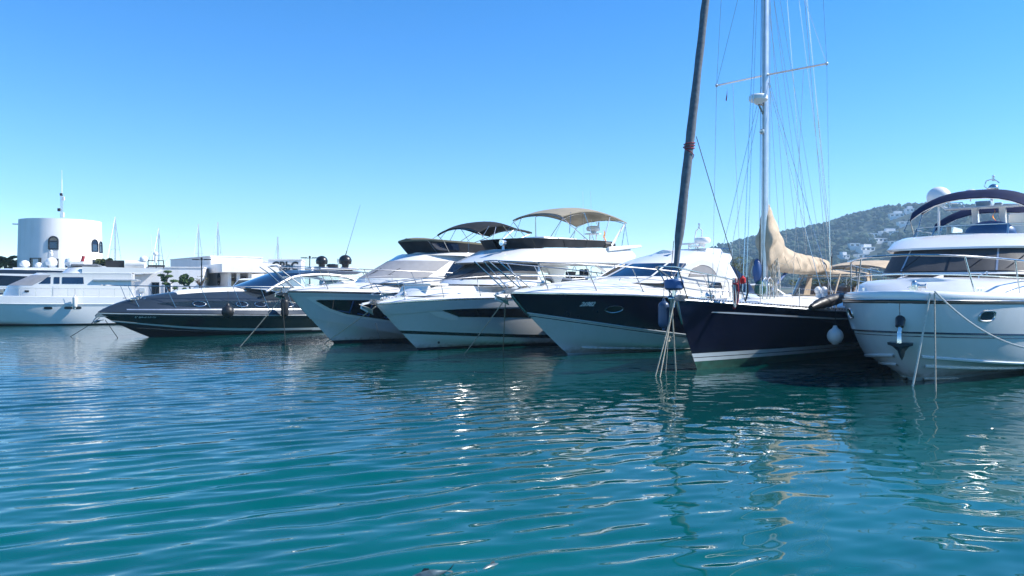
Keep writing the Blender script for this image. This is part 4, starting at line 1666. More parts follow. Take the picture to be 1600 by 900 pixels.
# ------------------------------------------------------------------ white flybridge yacht with olive cover and black bimini
def yacht_olive():
    b = Boat('flybridge_yacht', 'white flybridge yacht with black bimini, olive flybridge cover and large black hull window', 'yacht',
             (448, 453), 32.8, (-.73, -.683), 16)
    BOATS['C'] = b
    r = b.root
    h = Hull(16, 4.8, [(0, 1.85), (.4, 2.08), (.75, 2.20), (1, 2.30)], zk=-.5, rake=2.75, rp=1.08, sm=.36,
             a1=2.4, b1=.72, a0=1.65, b0=1.0, wl=.84, hc0=.22, hc1=.30, q=.68)
    b2 = lambda s: h.hz(s, .14)
    kn = lambda s: h.hz(s, lin([(0, -.05), (.55, .05), (.75, .30), (.9, .78), (1, 1.12)], s))
    top = lambda s: h.hz(s, h.zsheer(s) - .14)
    hull = h.mesh([(0, b2, ANTIF, 6, .004), (b2, lambda s: max(b2(s), kn(s)), PALE, 6, 0), (lambda s: max(b2(s), kn(s)), top, PALE, 12, .03),
                   (top, 1.0, PALE, 3, .05)]).build('hull', PALE, r, ang=28)
    for side in (1, -1):
        fm = MB()
        h.decal_poly([[(15.35, 2.02), (14.55, 1.52), (13.75, 1.22), (11.0, .78), (8.0, .72)], [(15.1, 2.06), (14.6, 2.06), (13.75, 2.02), (11.0, 1.98), (8.0, 1.92)]], .035, mb=fm, sides=(side,))
        f = fm.build('hull_window_frame', WHITE, hull)
        wm = MB()
        h.decal_poly([[(14.98, 1.90), (14.35, 1.56), (13.65, 1.32), (11.0, .88), (8.1, .82)], [(14.88, 1.93), (14.4, 1.93), (13.65, 1.92), (11.0, 1.88), (8.1, 1.82)]], .05, mb=wm, sides=(side,))
        wm.build('hull_window', GLASS, hull)
        for x in (13.55, 12.75, 11.6):
            m_ = MB()
            z0 = lin([(11.0, .88), (13.65, 1.32), (14.35, 1.56)], x)
            h.decal_poly([[(x, z0 + .05), (x + .05, z0 + .05)], [(x, 1.88), (x + .05, 1.88)]], .056, mb=m_, sides=(side,))
            h.decal_poly([[(x + .05, z0 + .08), (x + .5, z0 + .16)], [(x + .05, z0 + .12), (x + .5, z0 + .2)]], .056, mb=m_, sides=(side,))
            m_.build('window_bar', BLUEV, hull)
    mb = MB()
    mb.tube([p + Vector((0, 0, .02)) for p in h.rail_line(.985, off=.05)], .03, 7)
    mb.build('rub_rail', NAVY, hull)
    h.text('6ª CO-1-82-21', 15.72, 1.93, .15, BLACK, r, bold=.006).parent = hull
    dk = MB()
    h.deck(lambda s: lin([(0, .3), (.4, .55), (.6, .52), (.8, .42), (.93, .22), (1, .06)], s), dk, p=2.2)
    dk.build('deck', CREAM, r, ang=50)
    W0 = Ring(3.6, 9.4, 12.5, 1.98, 2.55, 2.62, n=2.1)
    W1 = Ring(3.6, 9.2, 12.35, 1.92, 2.85, 2.82, n=2.1)
    W2 = Ring(3.6, 8.3, 10.7, 1.72, 3.66, 3.66, n=2.1)
    W3 = Ring(3.0, 7.9, 10.2, 1.70, 3.90, 3.92, n=2.1)
    shell([W0, W1, W2, W3], m=WHITE, roof=WHITE, crown=.05).build('saloon', WHITE, r)
    ta, tb = t_of_x(W1, W2, 9.25, .5), 1 - t_of_x(W1, W2, 9.25, .5)
    ws = MB()
    patch(W1, W2, [(ta + .02, .02), (1 - ta - .02, .02), (tb, .97), (ta, .97)], .012, ws, nu=60)
    ws = ws.build('windscreen_cover', MESHG, r)
    for side in (1, -1):
        q = side_quad(W1, W2, [(4.0, .08), (9.3, .08), (8.55, .94), (4.0, .94)], side)
        w_ = MB(); patch(W1, W2, q, .014, w_, nu=24); w_ = w_.build('window', BLUEG, r)
        for x in (5.4, 6.9, 7.9):
            q = side_quad(W1, W2, [(x, .08), (x + .05, .08), (x + .05, .94), (x, .94)], side)
            m_ = MB(); patch(W1, W2, q, .02, m_, nu=2); m_.build('mullion', BLACK, w_)
    for y in (.9, -.1, -.9):
        wiper(ws, (12.2 - .5 * abs(y), y, 2.9), (11.75 - .4 * abs(y), y + .35, 3.2), (11.5 - .4 * abs(y), y + .5, 3.35))
    f1 = Ring(.6, 7.8, 10.0, 1.95, 3.82, 3.90, n=2.3)
    f2 = Ring(.2, 7.4, 9.4, 1.92, 4.10, 4.02, n=2.3)
    shell([f1, f2], m=WHITE, roof=WHITE, floor=True).build('flybridge', WHITE, r, ang=50)
    # olive cover stretched over the flybridge screens
    c0 = Ring(3.0, 7.6, 9.35, 1.82, 4.05, 4.02, n=2.4)
    c1 = Ring(2.4, 7.6, 10.0, 1.88, 4.30, 4.60, n=2.4)
    cm = MB(); cm.loft([c0.p, c1.p])
    side = cm.build('flybridge_screen', CHAR, r)
    cm2 = MB()
    n = len(c1.p)
    rows = []
    for i in range(n // 2 + 1):
        a, c = c1.p[i], c1.p[n - 1 - i]
        rows.append([a.lerp(c, j / 10) + Vector((0, 0, .03 + .10 * (1 - (2 * j / 10 - 1) ** 2) - .04 * math.sin(i * .9) * (1 - (2 * j / 10 - 1) ** 2))) for j in range(11)])
    cm2.loft(rows)
    cm2.loft([[p + Vector((0, 0, .03)) for p in c1.p], [p + Vector((0, 0, -.05)) for p in c1.p]])
    cm2.build('flybridge_cover', OLIVE2, r)
    for sd in (1, -1):
        for t0, t1 in ((.33, .365), (.375, .41)):
            q = [(t0, .2), (t1, .25), (t1 + .005, .75), (t0, .8)]
            q = q if sd > 0 else [(1 - a, v) for a, v in q]
            m_ = MB(); patch(c0, c1, q, .02, m_, nu=4); m_.build('screen_window', BLUEG, side)
        fm = MB()
        for t in (.16, .30, .37, .42): fm.tube([c0.at(t if sd > 0 else 1 - t), c1.at(t if sd > 0 else 1 - t)], .014, 5)
        fm.build('screen_frame', STEEL, side)
    # black bimini
    cb = MB()
    canopy([(3.4, 5.42, 1.6, .20), (4.2, 5.52, 1.6, .22), (5.3, 5.72, 1.6, .22), (6.2, 5.62, 1.6, .22), (7.0, 5.34, 1.55, .26)], cb, CHAR, valance=.08)
    cn = cb.build('bimini_canopy', CHAR, r)
    fb = MB()
    for foot, top, z in ((5.6, 6.95, 5.32), (6.4, 5.8, 5.68), (6.4, 4.6, 5.58), (6.2, 3.5, 5.4)):
        arch_tube(foot, 4.2, top, z - .04, 1.78, 1.55, .24, fb, .018)
    for y in (1.6, -1.6):
        fb.tube([(6.9, y, 5.06), (8.0, y * 1.05, 4.4)], .012, 5)
        fb.tube([(6.8, y * 1.04, 4.8), (6.3, y, 5.38)], .013, 5)
        fb.tube([(4.2, y * 1.1, 4.25), (5.4, y, 5.45)], .016, 5)
    fb.build('bimini_frame', STEEL, cn)
    whip(r, 3.2, 1.75, 4.1, 1.0, (0, 0), .015)
    bow_rail(h, r, .16, lambda s: lin([(.3, .80), (.7, .84), (1, .88)], s), .32, [.44, .56, .68, .80, .90], base=.12, r=.02, mid=.5, lean=.5, fwd=1.0, ymin=.35)
    pl = MB()
    for y in (.36, -.36):
        pl.tube([(17.0, y, 3.26), (16.6, y, 3.0), (15.9, y * 1.1, 2.42)], .022, 6)
        pl.tube([(16.6, y * 1.05, 3.26), (16.2, y * 1.1, 2.95), (15.5, y * 1.5, 2.42)], .02, 6)
    pl.build('pulpit_ladder', STEEL, r)
    windlass(r, 14.4, 2.48, .7)
    for y in (.7, -.7): cleat(r, 14.6, y, 2.45, .4 * (-1 if y > 0 else 1))
    hatch(r, 13.2, 0, 2.66, .6, .6, tilt=.08)
    dr = MB()
    for y in (1.1, -1.1):
        dr.tube([(12.9, y, 2.62), (12.9, y, 2.86), (11.7, y * 1.2, 2.95), (11.7, y * 1.2, 2.72)], .014, 6)
    dr.build('grab_rail', STEEL, r)
    anchor(r, (16.15, 2.30), STEEL, 1.0, ang=.3)
    return b, h


NB, NH = cruiser_navy()
AB, AH = yacht_taupe()
CB, CH_ = yacht_olive()
# ------------------------------------------------------------------ navy sailing yacht
def sailing_yacht():
    b = Boat('sailing_yacht', 'navy hulled sailing yacht with tall mast, furled grey headsail and sand coloured boom cover', 'sailing yacht',
             (1058, 469), 22.6, (-.70, -.714), 18.5)
    BOATS['S'] = b
    r = b.root
    h = Hull(18.5, 4.9, [(0, 1.50), (.3, 1.50), (.65, 1.66), (.85, 1.88), (1, 2.08)], zk=-.45, rake=1.35, rp=1.2, sm=.40,
             a1=1.9, b1=.95, a0=1.6, b0=1.0, st=.18, sail=True)
    g0 = lambda s: h.hz(s, .25)
    g1 = lambda s: h.hz(s, .355)
    g2 = lambda s: h.hz(s, .375)
    g3 = lambda s: h.hz(s, .49)
    hull = h.mesh([(0.0, g0, GREENB, 7, 0), (g0, g1, STRIPE, 3, .003), (g1, g2, NAVY, 1, 0), (g2, g3, STRIPE, 3, .003), (g3, 1.0, NAVY, 14, 0)]).build('hull', NAVY, r, ang=40)
    mb = MB()
    for side in (1, -1):
        h.decal_poly([[(17.35, 1.69), (16.6, 1.64), (12, 1.38), (7, 1.28), (2, 1.27)], [(17.3, 1.71), (16.6, 1.69), (12, 1.425), (7, 1.325), (2, 1.315)]], .008, mb=mb, sides=(side,))
    mb.build('cove_stripe', WPAINT, hull)
    mb = MB()
    mb.tube([p + Vector((0, 0, .02)) for p in h.rail_line(.99, off=.01)], .03, 6)
    mb.build('rub_rail', ALU, hull)
    # perforated toe rail
    tr = MB()
    for side in (1, -1):
        ln = [Vector((p.x, p.y * side, p.z)) for p in inset_line(h, .03, .02, 0, .995, 60, both=False)]
        tr.loft([[p, p + Vector((0, -.012 * side, .07)), p + Vector((0, -.03 * side, .07)), p + Vector((0, -.04 * side, 0))] for p in ln], closed=True)
        for i in range(4, len(ln) - 1):
            for f in (.25, .75):
                q = ln[i].lerp(ln[i + 1], f)
                tr.box(q + Vector((0, .004 * side, .035)), (.05, .012, .03), BLACK)
    tr.build('toe_rail', ALU, r)
    dk = MB()
    h.deck(lambda s: .10, dk, p=2.0, drop=-.015)
    dk.build('deck', DECKW, r)
    # coachroof
    A = Ring(4.5, 10.8, 15.2, 1.45, 1.55, 1.85, n=1.8)
    B_ = Ring(4.5, 10.6, 14.9, 1.32, 1.92, 2.0, n=1.8)
    C_ = Ring(4.5, 10.4, 14.5, 1.15, 2.02, 2.06, n=1.8)
    cr = shell([A, B_, C_], m=WHITE, roof=DECKW, crown=.06).build('coachroof', WHITE, r, ang=40)
    for side in (1, -1):
        for x0, x1 in ((9.2, 10.3), (7.4, 8.8), (11.0, 11.9)):
            w_ = MB(); patch(A, B_, side_quad(A, B_, [(x0, .3), (x1, .3), (x1 - .1, .8), (x0 + .1, .8)], side), .01, w_); w_.build('window', GLASS, cr)
    hatch(r, 12.2, 0, 2.15, .6, .6)
    hatch(r, 15.9, 0, 2.05, .55, .55, tilt=.05)
    for x, y in ((10.9, .8), (10.3, .75), (10.9, -.8)):
        d = MB(); d.lathe([(.11, 0), (.10, .12), (.10, .2)], (x, y, 2.05), 10); d.ell((x + .05, y, 2.32), (.15, .12, .14), 10); d.build('dorade_vent', WHITE, r)
    for x, y in ((9.0, 1.1), (8.3, 1.15), (9.0, -1.1), (7.2, 1.6)):
        w_ = MB(); w_.lathe([(.10, 0), (.08, .05), (.07, .10), (.09, .16), (.05, .18), (.001, .18)], (x, y, 2.02), 12); w_.build('winch', STEEL, r)
    # mast
    mx = 13.27
    def mz(z):
        return mx - .0065 * z
    ms = MB()
    rows = []
    for z in (1.9, 10, 18, 30.5):
        c = mz(z)
        rows.append([(c + .155 * math.cos(a) * (1.0 if z < 20 else .8), .105 * math.sin(a) * (1.0 if z < 20 else .8), z) for a in (2 * math.pi * k / 16 for k in range(16))])
    ms.loft(rows, closed=True, caps=True)
    ms.lathe([(.22, 0), (.22, .05), (.17, .07)], (mx, 0, 2.0), 14)
    mast = ms.build('mast', ALU, r)
    tk = MB(); tk.loft([[(mz(z) - .160, -.02, z), (mz(z) - .175, -.02, z), (mz(z) - .175, .02, z), (mz(z) - .160, .02, z)] for z in (2.8, 14, 26.5)], closed=True)
    tk.build('sail_track', BLACK, mast)
    for z, w in ((9.45, 1.95), (15.6, 1.6), (21.4, 1.2)):
        for side in (1, -1):
            sp = MB()
            sp.loft([[(mz(z) - .25 * t + dx * (1 - .4 * t), side * lerp(.09, w, t), z + .05 * t + dz) for dx, dz in ((-.07, 0), (0, .03), (.07, 0), (0, -.03))] for t in (0, .5, 1)], closed=True, caps=True)
            sp.ell((mz(z) - .25, side * w, z + .05), (.06, .05, .06), 8)
            sp.build('spreader', ALU, mast)
    rd = MB(); rd.lathe([(.1, -.14), (.14, -.09), (.26, -.05), (.30, 0), (.30, .11), (.26, .16), (.1, .2), (.001, .2)], (mz(8.6) + .48, 0, 8.55), 22); rd.build('radar', WPAINT, mast)
    rb = MB(); rb.tube([(mz(8.2) + .15, 0, 8.15), (mz(8.5) + .45, 0, 8.40)], .035, 6); rb.tube([(mz(8.4) + .15, 0, 8.42), (mz(8.5) + .5, 0, 8.45)], .03, 6); rb.build('radar_bracket', STEEL, mast)
    sl = MB(); sl.lathe([(.05, -.08), (.08, -.04), (.08, .05), (.05, .08), (.001, .08)], (mz(7.55) + .22, 0, 7.55), 10); sl.tube([(mz(7.5) + .1, 0, 7.5), (mz(7.5) + .24, 0, 7.5)], .03, 6); sl.build('steaming_light', ALU, mast)
    # standing and running rigging: each wire a part of the yacht
    def wire(a, c, rr=.009, m=STEEL, name='shroud'):
        w = MB(); w.tube(antifoul_pts(a, c, 6, .0), rr, 5, m); return w.build(name, m, r)
    for side in (1, -1):
        y = 2.1 * side
        wire((13.0, y, 1.85), (mz(9.5) - .25, 1.95 * side, 9.5), .011)
        wire((mz(9.5) - .25, 1.95 * side, 9.5), (mz(15.65) - .25, 1.6 * side, 15.65), .010)
        wire((mz(9.5) - .25, 1.95 * side, 9.5), (mz(15.4), .1 * side, 15.4), .009)
        wire((13.3, y * .97, 1.85), (mz(9.2), .1 * side, 9.2), .009)
        wire((12.5, y * .98, 1.84), (mz(9.2) - .1, .1 * side, 9.2), .009)
        wire((8.9, .45 * side, 3.0), (mz(21 - side), .1 * side, 21 - side), .009, name='running_backstay')
        tb = MB()
        for x, q in ((13.0, 2.1), (13.3, 2.04), (12.5, 2.06)):
            tb.tube([(x, q * side, 1.75), (x, q * side, 2.15)], .022, 6)
        tb.build('turnbuckles', STEEL, r)
        for k, (x, z) in enumerate(((11.9, 3.95), (10.4, 3.6), (9.0, 3.45))):
            wire((x, .12 * side, z), (mz(12 + k) - .1, .1 * side, 12 + k), .006, ROPEW, 'lazy_jack')
        wire((13.15, .9 * side, 2.05), (mz(9.45) - .12, 1.25 * side, 9.42), .006, ROPEW, 'flag_halyard')
    for dx, dy, top in ((.25, .06, 25), (.22, -.07, 18), (-.22, .08, 22), (-.26, -.05, 20)):
        wire((mx + dx, dy, 2.1), (mz(top) + dx * .5, dy, top), .008, ROPEW if dx < 0 else ROPED, 'halyard')
    wire((14.75, .0, 2.05), (mz(20) + .1, 0, 20), .012, STEEL, 'inner_forestay')
    wire((14.62, .05, 2.05), (mz(20) + .1, .05, 20), .010, STEEL, 'inner_forestay')
    wire((8.35, 0, 3.35), (mz(26) - .2, 0, 26), .008, ROPEW, 'topping_lift')
    wire((8.75, .30, 3.5), (mz(26.5) - .2, 0, 26.5), .010, STEEL, 'backstay')
    wire((8.65, .34, 3.5), (mz(24.5) - .2, 0, 24.5), .010, STEEL, 'backstay')
    blk = MB(); blk.box((8.72, .32, 3.4), (.08, .06, .32)); blk.tube([(8.72, .32, 3.25), (7.6, .6, 2.3)], .012, 5); blk.build('tackle_block', BLACK, r)
    # furled genoa on the forestay
    f0 = Vector((18.70, 0, 2.35)); f1 = Vector((mz(30), 0, 30.2))
    fs = MB(); fs.tube([f0 - Vector((.05, 0, .5)), f1], .012, 6); fs.build('forestay', STEEL, r)
    gp, gr_ = [], []
    for i in range(60):
        t = lerp(.022, .97, i / 59)
        p = f0.lerp(f1, t)
        gp.append(p + Vector((.005 * math.sin(i * 1.9), .005 * math.cos(i * 1.7), 0)))
        gr_.append((lerp(.118, .095, t) + .005 * math.sin(i * 2.3)) * (1.0 if i > 1 else .55) * (1.12 if i < 12 else 1.0))
    gm = MB(); gm.tube(gp, gr_, 12); sail = gm.build('furled_genoa', GREYC, r)
    dm = MB(); d = f0.lerp(f1, .006)
    dm.lathe([(.10, -.18), (.21, -.17), (.27, -.12), (.27, .08), (.24, .12), (.08, .14)], d, 18, BLUEV)
    dm.tube([d - Vector((0, 0, .5)), d], .05, 8, STEEL)
    dm.build('furling_drum', BLUEV, r)
    # red lashing round the furled sail
    lp = []
    for i in range(26):
        t = .060 + .010 * i / 25 if i < 18 else .070 - .022 * (i - 17) / 8
        p = f0.lerp(f1, t); a = i * .9
        lp.append(p + Vector((.165 * math.cos(a), .165 * math.sin(a), 0)))
    lm = MB(); lm.tube([p + (f1 - f0) * .086 for p in lp], .014, 5); lm.build('red_lashing', REDROPE, sail)
    wire(f0.lerp(f1, .16) + Vector((-.15, .1, 0)), (16.9, 1.25, 2.0), .012, ROPED, 'sheet_line')
    wire(f0.lerp(f1, .05) + Vector((.1, -.1, 0)), (18.3, -.4, 2.2), .010, ROPED, 'sheet_line')
    # boom, cover with stowed mainsail
    bm = MB(); bm.tube([(13.05, 0, 3.15), (8.2, 0, 3.02)], .11, 10); boom = bm.build('boom', ALU, r)
    rows = []
    prof = [(13.34, 3.42, 4.05, .30), (13.33, 3.2, 4.55, .40), (13.24, 3.08, 5.0, .44), (13.06, 3.04, 5.22, .44), (12.8, 3.0, 5.0, .43), (12.45, 2.97, 4.52, .38), (12.1, 2.95, 4.08, .34),
            (11.75, 2.93, 3.82, .31), (11.2, 2.90, 3.68, .28), (10.4, 2.90, 3.60, .25), (9.6, 2.92, 3.55, .23), (8.9, 2.94, 3.50, .21), (8.3, 2.96, 3.42, .18), (8.22, 3.0, 3.38, .14)]
    P1 = spl([(p[0], p[1], p[2]) for p in prof], 9)
    W1 = spl([(p[3], 0, 0) for p in prof], 9)
    for i, (p, w) in enumerate(zip(P1, W1)):
        x, z0, z1, hw = p.x, p.y, p.z, w.x
        row = []
        for k in range(61):
            a = math.pi * 2 * k / 60
            ca, sa = math.cos(a), math.sin(a)
            zz = (z0 + z1) / 2 - (z1 - z0) / 2 * ca
            up = (zz - z0) / (z1 - z0)
            near = max(0.0, min(1.0, (x - 11.4) / 1.6))
            fold = math.sin(7.5 * (zz - 3) - 5.2 * (13.3 - x) + .8 * math.sin(3 * x))       # creases running down and aft from the mast
            fold2 = math.sin(x * 9.0 + 4.0 * up + 1.5 * math.sin(x * 2.3))
            wv = .045 * near * (abs(fold) ** .6 * math.copysign(1, fold)) + .035 * (1 - near) * fold2 + .05 * noise.noise((x * 1.9, up * 3 + (4 if sa > 0 else 9), 0))
            shape = lerp(1.0 - .62 * up ** 1.3, (1 - up) ** .55 * (.62 + .55 * up), near)
            yy = math.copysign(abs(sa) ** .7, sa) * max(.03, hw * shape + wv * abs(sa))
            row.append((x + .05 * noise.noise((x, zz * 2, 3)), yy, zz + .02 * noise.noise((x * 3, yy * 4, 1))))
        rows.append(row)
    cv = MB(); cv.loft(rows, caps=True)
    cov = cv.build('boom_cover', SAND, r, ang=70)
    for ln in ([(12.3, .42, 3.0), (12.65, .40, 3.45)], [(11.3, .37, 3.0), (11.65, .36, 3.45)], [(10.2, .31, 3.0), (10.5, .27, 3.45)], [(9.1, .26, 3.0), (9.4, .2, 3.42)], [(13.2, .44, 3.25), (12.5, .46, 3.15), (11.8, .42, 3.6)]):
        tr2 = MB()
        tr2.tube(ln, .010, 5)
        tr2.build('cover_lacing', ROPE, cov)
    vg = MB(); vg.tube([(mx - .15, 0, 2.15), (11.6, 0, 2.98)], .05, 8); vg.build('boom_vang', BLUEV, r)
    # rope tangle at the mast foot and blue rope bag
    tg = MB()
    for k in range(11):
        y0 = rnd.uniform(.05, .32); x0 = mx - rnd.uniform(.1, .42); z0 = rnd.uniform(2.7, 3.5)
        L_ = rnd.uniform(.5, 1.0)
        pts = [Vector((x0 + .07 * math.sin(t * 6.28) + rnd.uniform(-.03, .03), y0 + .08 * math.cos(t * 6.28 + k), z0 - L_ * abs(math.sin(t * 3.14)))) for t in (i / 14 for i in range(15))]
        tg.tube(pts, .016, 5, ROPEW if k % 3 else ROPE)
    tg.build('halyard_coils', ROPEW, r)
    tg = MB()
    for k in range(4):
        x0, y0 = mx + .35, -.25 + rnd.uniform(-.06, .06)
        pts = [Vector((x0 + .06 * math.cos(t * 6.28 + k), y0 + .1 * math.sin(t * 6.28), 3.35 - .62 * abs(math.sin(t * 3.14)))) for t in (i / 14 for i in range(15))]
        tg.tube(pts, .018, 5)
    tg.build('rope_coil', ROPE, r)
    bg_ = MB(); bg_.ell((mx + .28, -.12, 2.95), (.16, .15, .42), 12, jit=.04); bg_.build('rope_bag', BLUEV, r)
    ft = MB(); ft.ell((mx + .3, .0, 2.38), (.2, .2, .26), 12, jit=.05); ft.build('green_bag', GREENB, r)
    # sprayhood with clear front
    h0 = Ring(7.0, 8.2, 9.75, 1.25, 2.05, 2.08, n=2.2)
    h1 = Ring(7.0, 7.9, 8.9, 1.12, 2.95, 2.92, n=2.2)
    shd = MB()
    rr_ = shell([h1], m=SAND, roof=SAND, crown=.14, mb=MB())
    t0 = t_of_x(h0, h1, 8.35, .5)
    for q in ([(0, 0), (t0 * .45, 0), (t0 * .45, 1), (0, 1)], [(1 - t0 * .45, 0), (1, 0), (1, 1), (1 - t0 * .45, 1)]):
        patch(h0, h1, q, 0, rr_)
    hood = rr_.build('sprayhood', SAND, r, ang=60)
    vm = MB()
    patch(h0, h1, [(t0 * .45, .06), (1 - t0 * .45, .06), (1 - t0 * .45, .88), (t0 * .45, .88)], .0, vm, nu=50)
    vm.build('clear_window', VINYL, hood, recalc=False)
    fm = MB()
    for v in (0, .06, .88, .98): fm.tube([rmix(h0, h1, i / 50, v) for i in range(51)], .03 if v in (.06, .88) else .02, 5, SAND)
    for t in (t0, 1 - t0, .42, .58): fm.tube([h0.at(t), h1.at(t)], .035, 5, SAND)
    fm.build('hood_trim', SAND, hood)
    ck = MB()
    for y in (1.15, -1.15):
        ck.box((5.0, y, 1.85), (4.2, .35, .5), CREAM)
    ck.box((6.6, 0, 1.8), (.2, 2.0, .5), CREAM)
    ck.build('cockpit_coaming', CREAM, r, bevel=.04)
    ch = MB(); ch.box((8.0, .6, 2.25), (.5, .7, .35)); ch.box((9.3, .3, 2.20), (.35, .8, .22)); ch.build('deck_seat', TEAK, r, bevel=.05)
    wh = MB(); wh.tube([(4.6, .75 * math.cos(a), 2.6 + .75 * math.sin(a)) for a in (2 * math.pi * k / 24 for k in range(25))], .018, 6)
    for k in range(5): wh.tube([(4.6, 0, 2.6), (4.6, .75 * math.cos(k * 1.257), 2.6 + .75 * math.sin(k * 1.257))], .01, 5)
    wh.tube([(4.3, 0, 1.6), (4.5, 0, 2.6)], .08, 8); wh.build('steering_wheel', STEEL, r)
    # cockpit bimini and stern gantry
    cb = MB(); canopy([(1.6, 3.42, 1.5, .25), (3.0, 3.55, 1.55, .25), (4.6, 3.5, 1.55, .25), (5.9, 3.32, 1.5, .25)], cb, SAND, valance=.08)
    cn = cb.build('bimini_canopy', SAND, r)
    fb = MB()
    for ft_, tp, z in ((4.0, 5.85, 3.3), (4.0, 4.6, 3.5), (4.0, 3.0, 3.55), (3.6, 1.65, 3.4)): arch_tube(ft_, 1.7, tp, z - .03, 1.75, 1.5, .27, fb, .018)
    fb.build('bimini_frame', STEEL, cn)
    ga = MB()
    for y in (1.3, -1.3):
        ga.tube([(.6, y, 1.5), (.4, y, 3.3), (-.3, y, 3.5)], .028, 7); ga.tube([(1.4, y, 1.5), (1.0, y, 3.2), (.4, y, 3.3)], .022, 7)
        ga.tube([(.5, y, 2.5), (1.2, y, 2.5)], .018, 6)
    ga.tube([(.4, 1.3, 3.3), (.4, -1.3, 3.3)], .028, 7); ga.tube([(-.3, 1.3, 3.5), (-.3, -1.3, 3.5)], .028, 7)
    ga.build('stern_gantry', STEEL, r)
    sp_ = MB(); sp_.box((.1, .3, 3.58), (.9, 1.6, .04)); sp_.build('solar_panel', GLASS, r)
    # pulpit, lifelines
    pu = MB()
    for side in (1, -1):
        pu.tube([(17.0, 1.02 * side, 2.62), (18.2, .62 * side, 2.82), (19.1, .32 * side, 2.98), (19.35, .0, 3.0)], .02, 7)
        pu.tube([(17.0, 1.02 * side, 2.28), (18.4, .5 * side, 2.42)], .014, 6)
        for a, c in (((17.0, 1.02, 2.62), (17.0, 1.02, 1.98)), ((18.0, .68, 2.79), (17.8, .68, 2.02)), ((19.0, .34, 2.97), (18.3, .22, 2.08))):
            pu.tube([(a[0], a[1] * side, a[2]), (c[0], c[1] * side, c[2])], .018, 6)
    pu.build('pulpit', STEEL, r)
    ll = MB()
    for q in (.62, .33):
        for side in (1, -1):
            pts = [Vector((p.x, p.y * side, p.z)) for p in inset_line(h, .1, q, .03, .925, 40, both=False)]
            ll.tube(pts, .006, 4)
    ll = ll.build('lifeline', STEEL, r)
    for s in (.84, .75, .66, .57, .48, .39, .30, .2, .1):
        e = h.pt(s, 1)
        for side in (1, -1):
            st = MB(); st.tube([(e.x, (e.y - .1) * side, e.z), (e.x, (e.y - .1) * side, e.z + .65)], .014, 6); st.build('stanchion', STEEL, r).parent = ll
    # bow roller, anchor chain plate
    br = MB()
    for y in (.12, -.12):
        br.prism([(17.8, 1.98), (18.75, 2.05), (18.85, 2.15), (18.6, 2.22), (17.8, 2.14)], 'y', y - .012, y + .012)
    br.lathe([(.09, -.1), (.05, 0), (.09, .1)], (18.7, 0, 2.1), 10, M=Matrix.Rotation(math.pi / 2, 3, 'X'))
    br.build('bow_roller', STEEL, r)
    sg = MB(); sg.tube([h.pt(1, q) + Vector((.015, 0, 0)) for q in (.98, .9, .8, .72)], [.05, .045, .04, .03], 8); sg.build('stem_guard', STEEL, hull)
    windlass(r, 16.9, 2.05, .8)
    bn = MB()
    for x in (14.2, 14.5): bn.tube([(x, .55, 2.05), (x, .55, 2.6), (x - .2, .55, 2.75), (x - .5, .55, 2.6), (x - .5, .55, 2.05)], .02, 6)
    bn.build('mast_pulpit', STEEL, r)
    pn = MB(); q0 = Vector((mz(9.4) - .1, -1.45, 9.3))
    pn.loft([[q0, q0 + Vector((0, 0, -.28))], [q0 + Vector((-.05, -.05, -.2)), q0 + Vector((-.05, -.05, -.42))], [q0 + Vector((-.02, -.07, -.36)), q0 + Vector((-.02, -.07, -.45))]])
    pn.build('courtesy_flag', RED, r, recalc=False)
    return b, h


SB, SH = sailing_yacht()
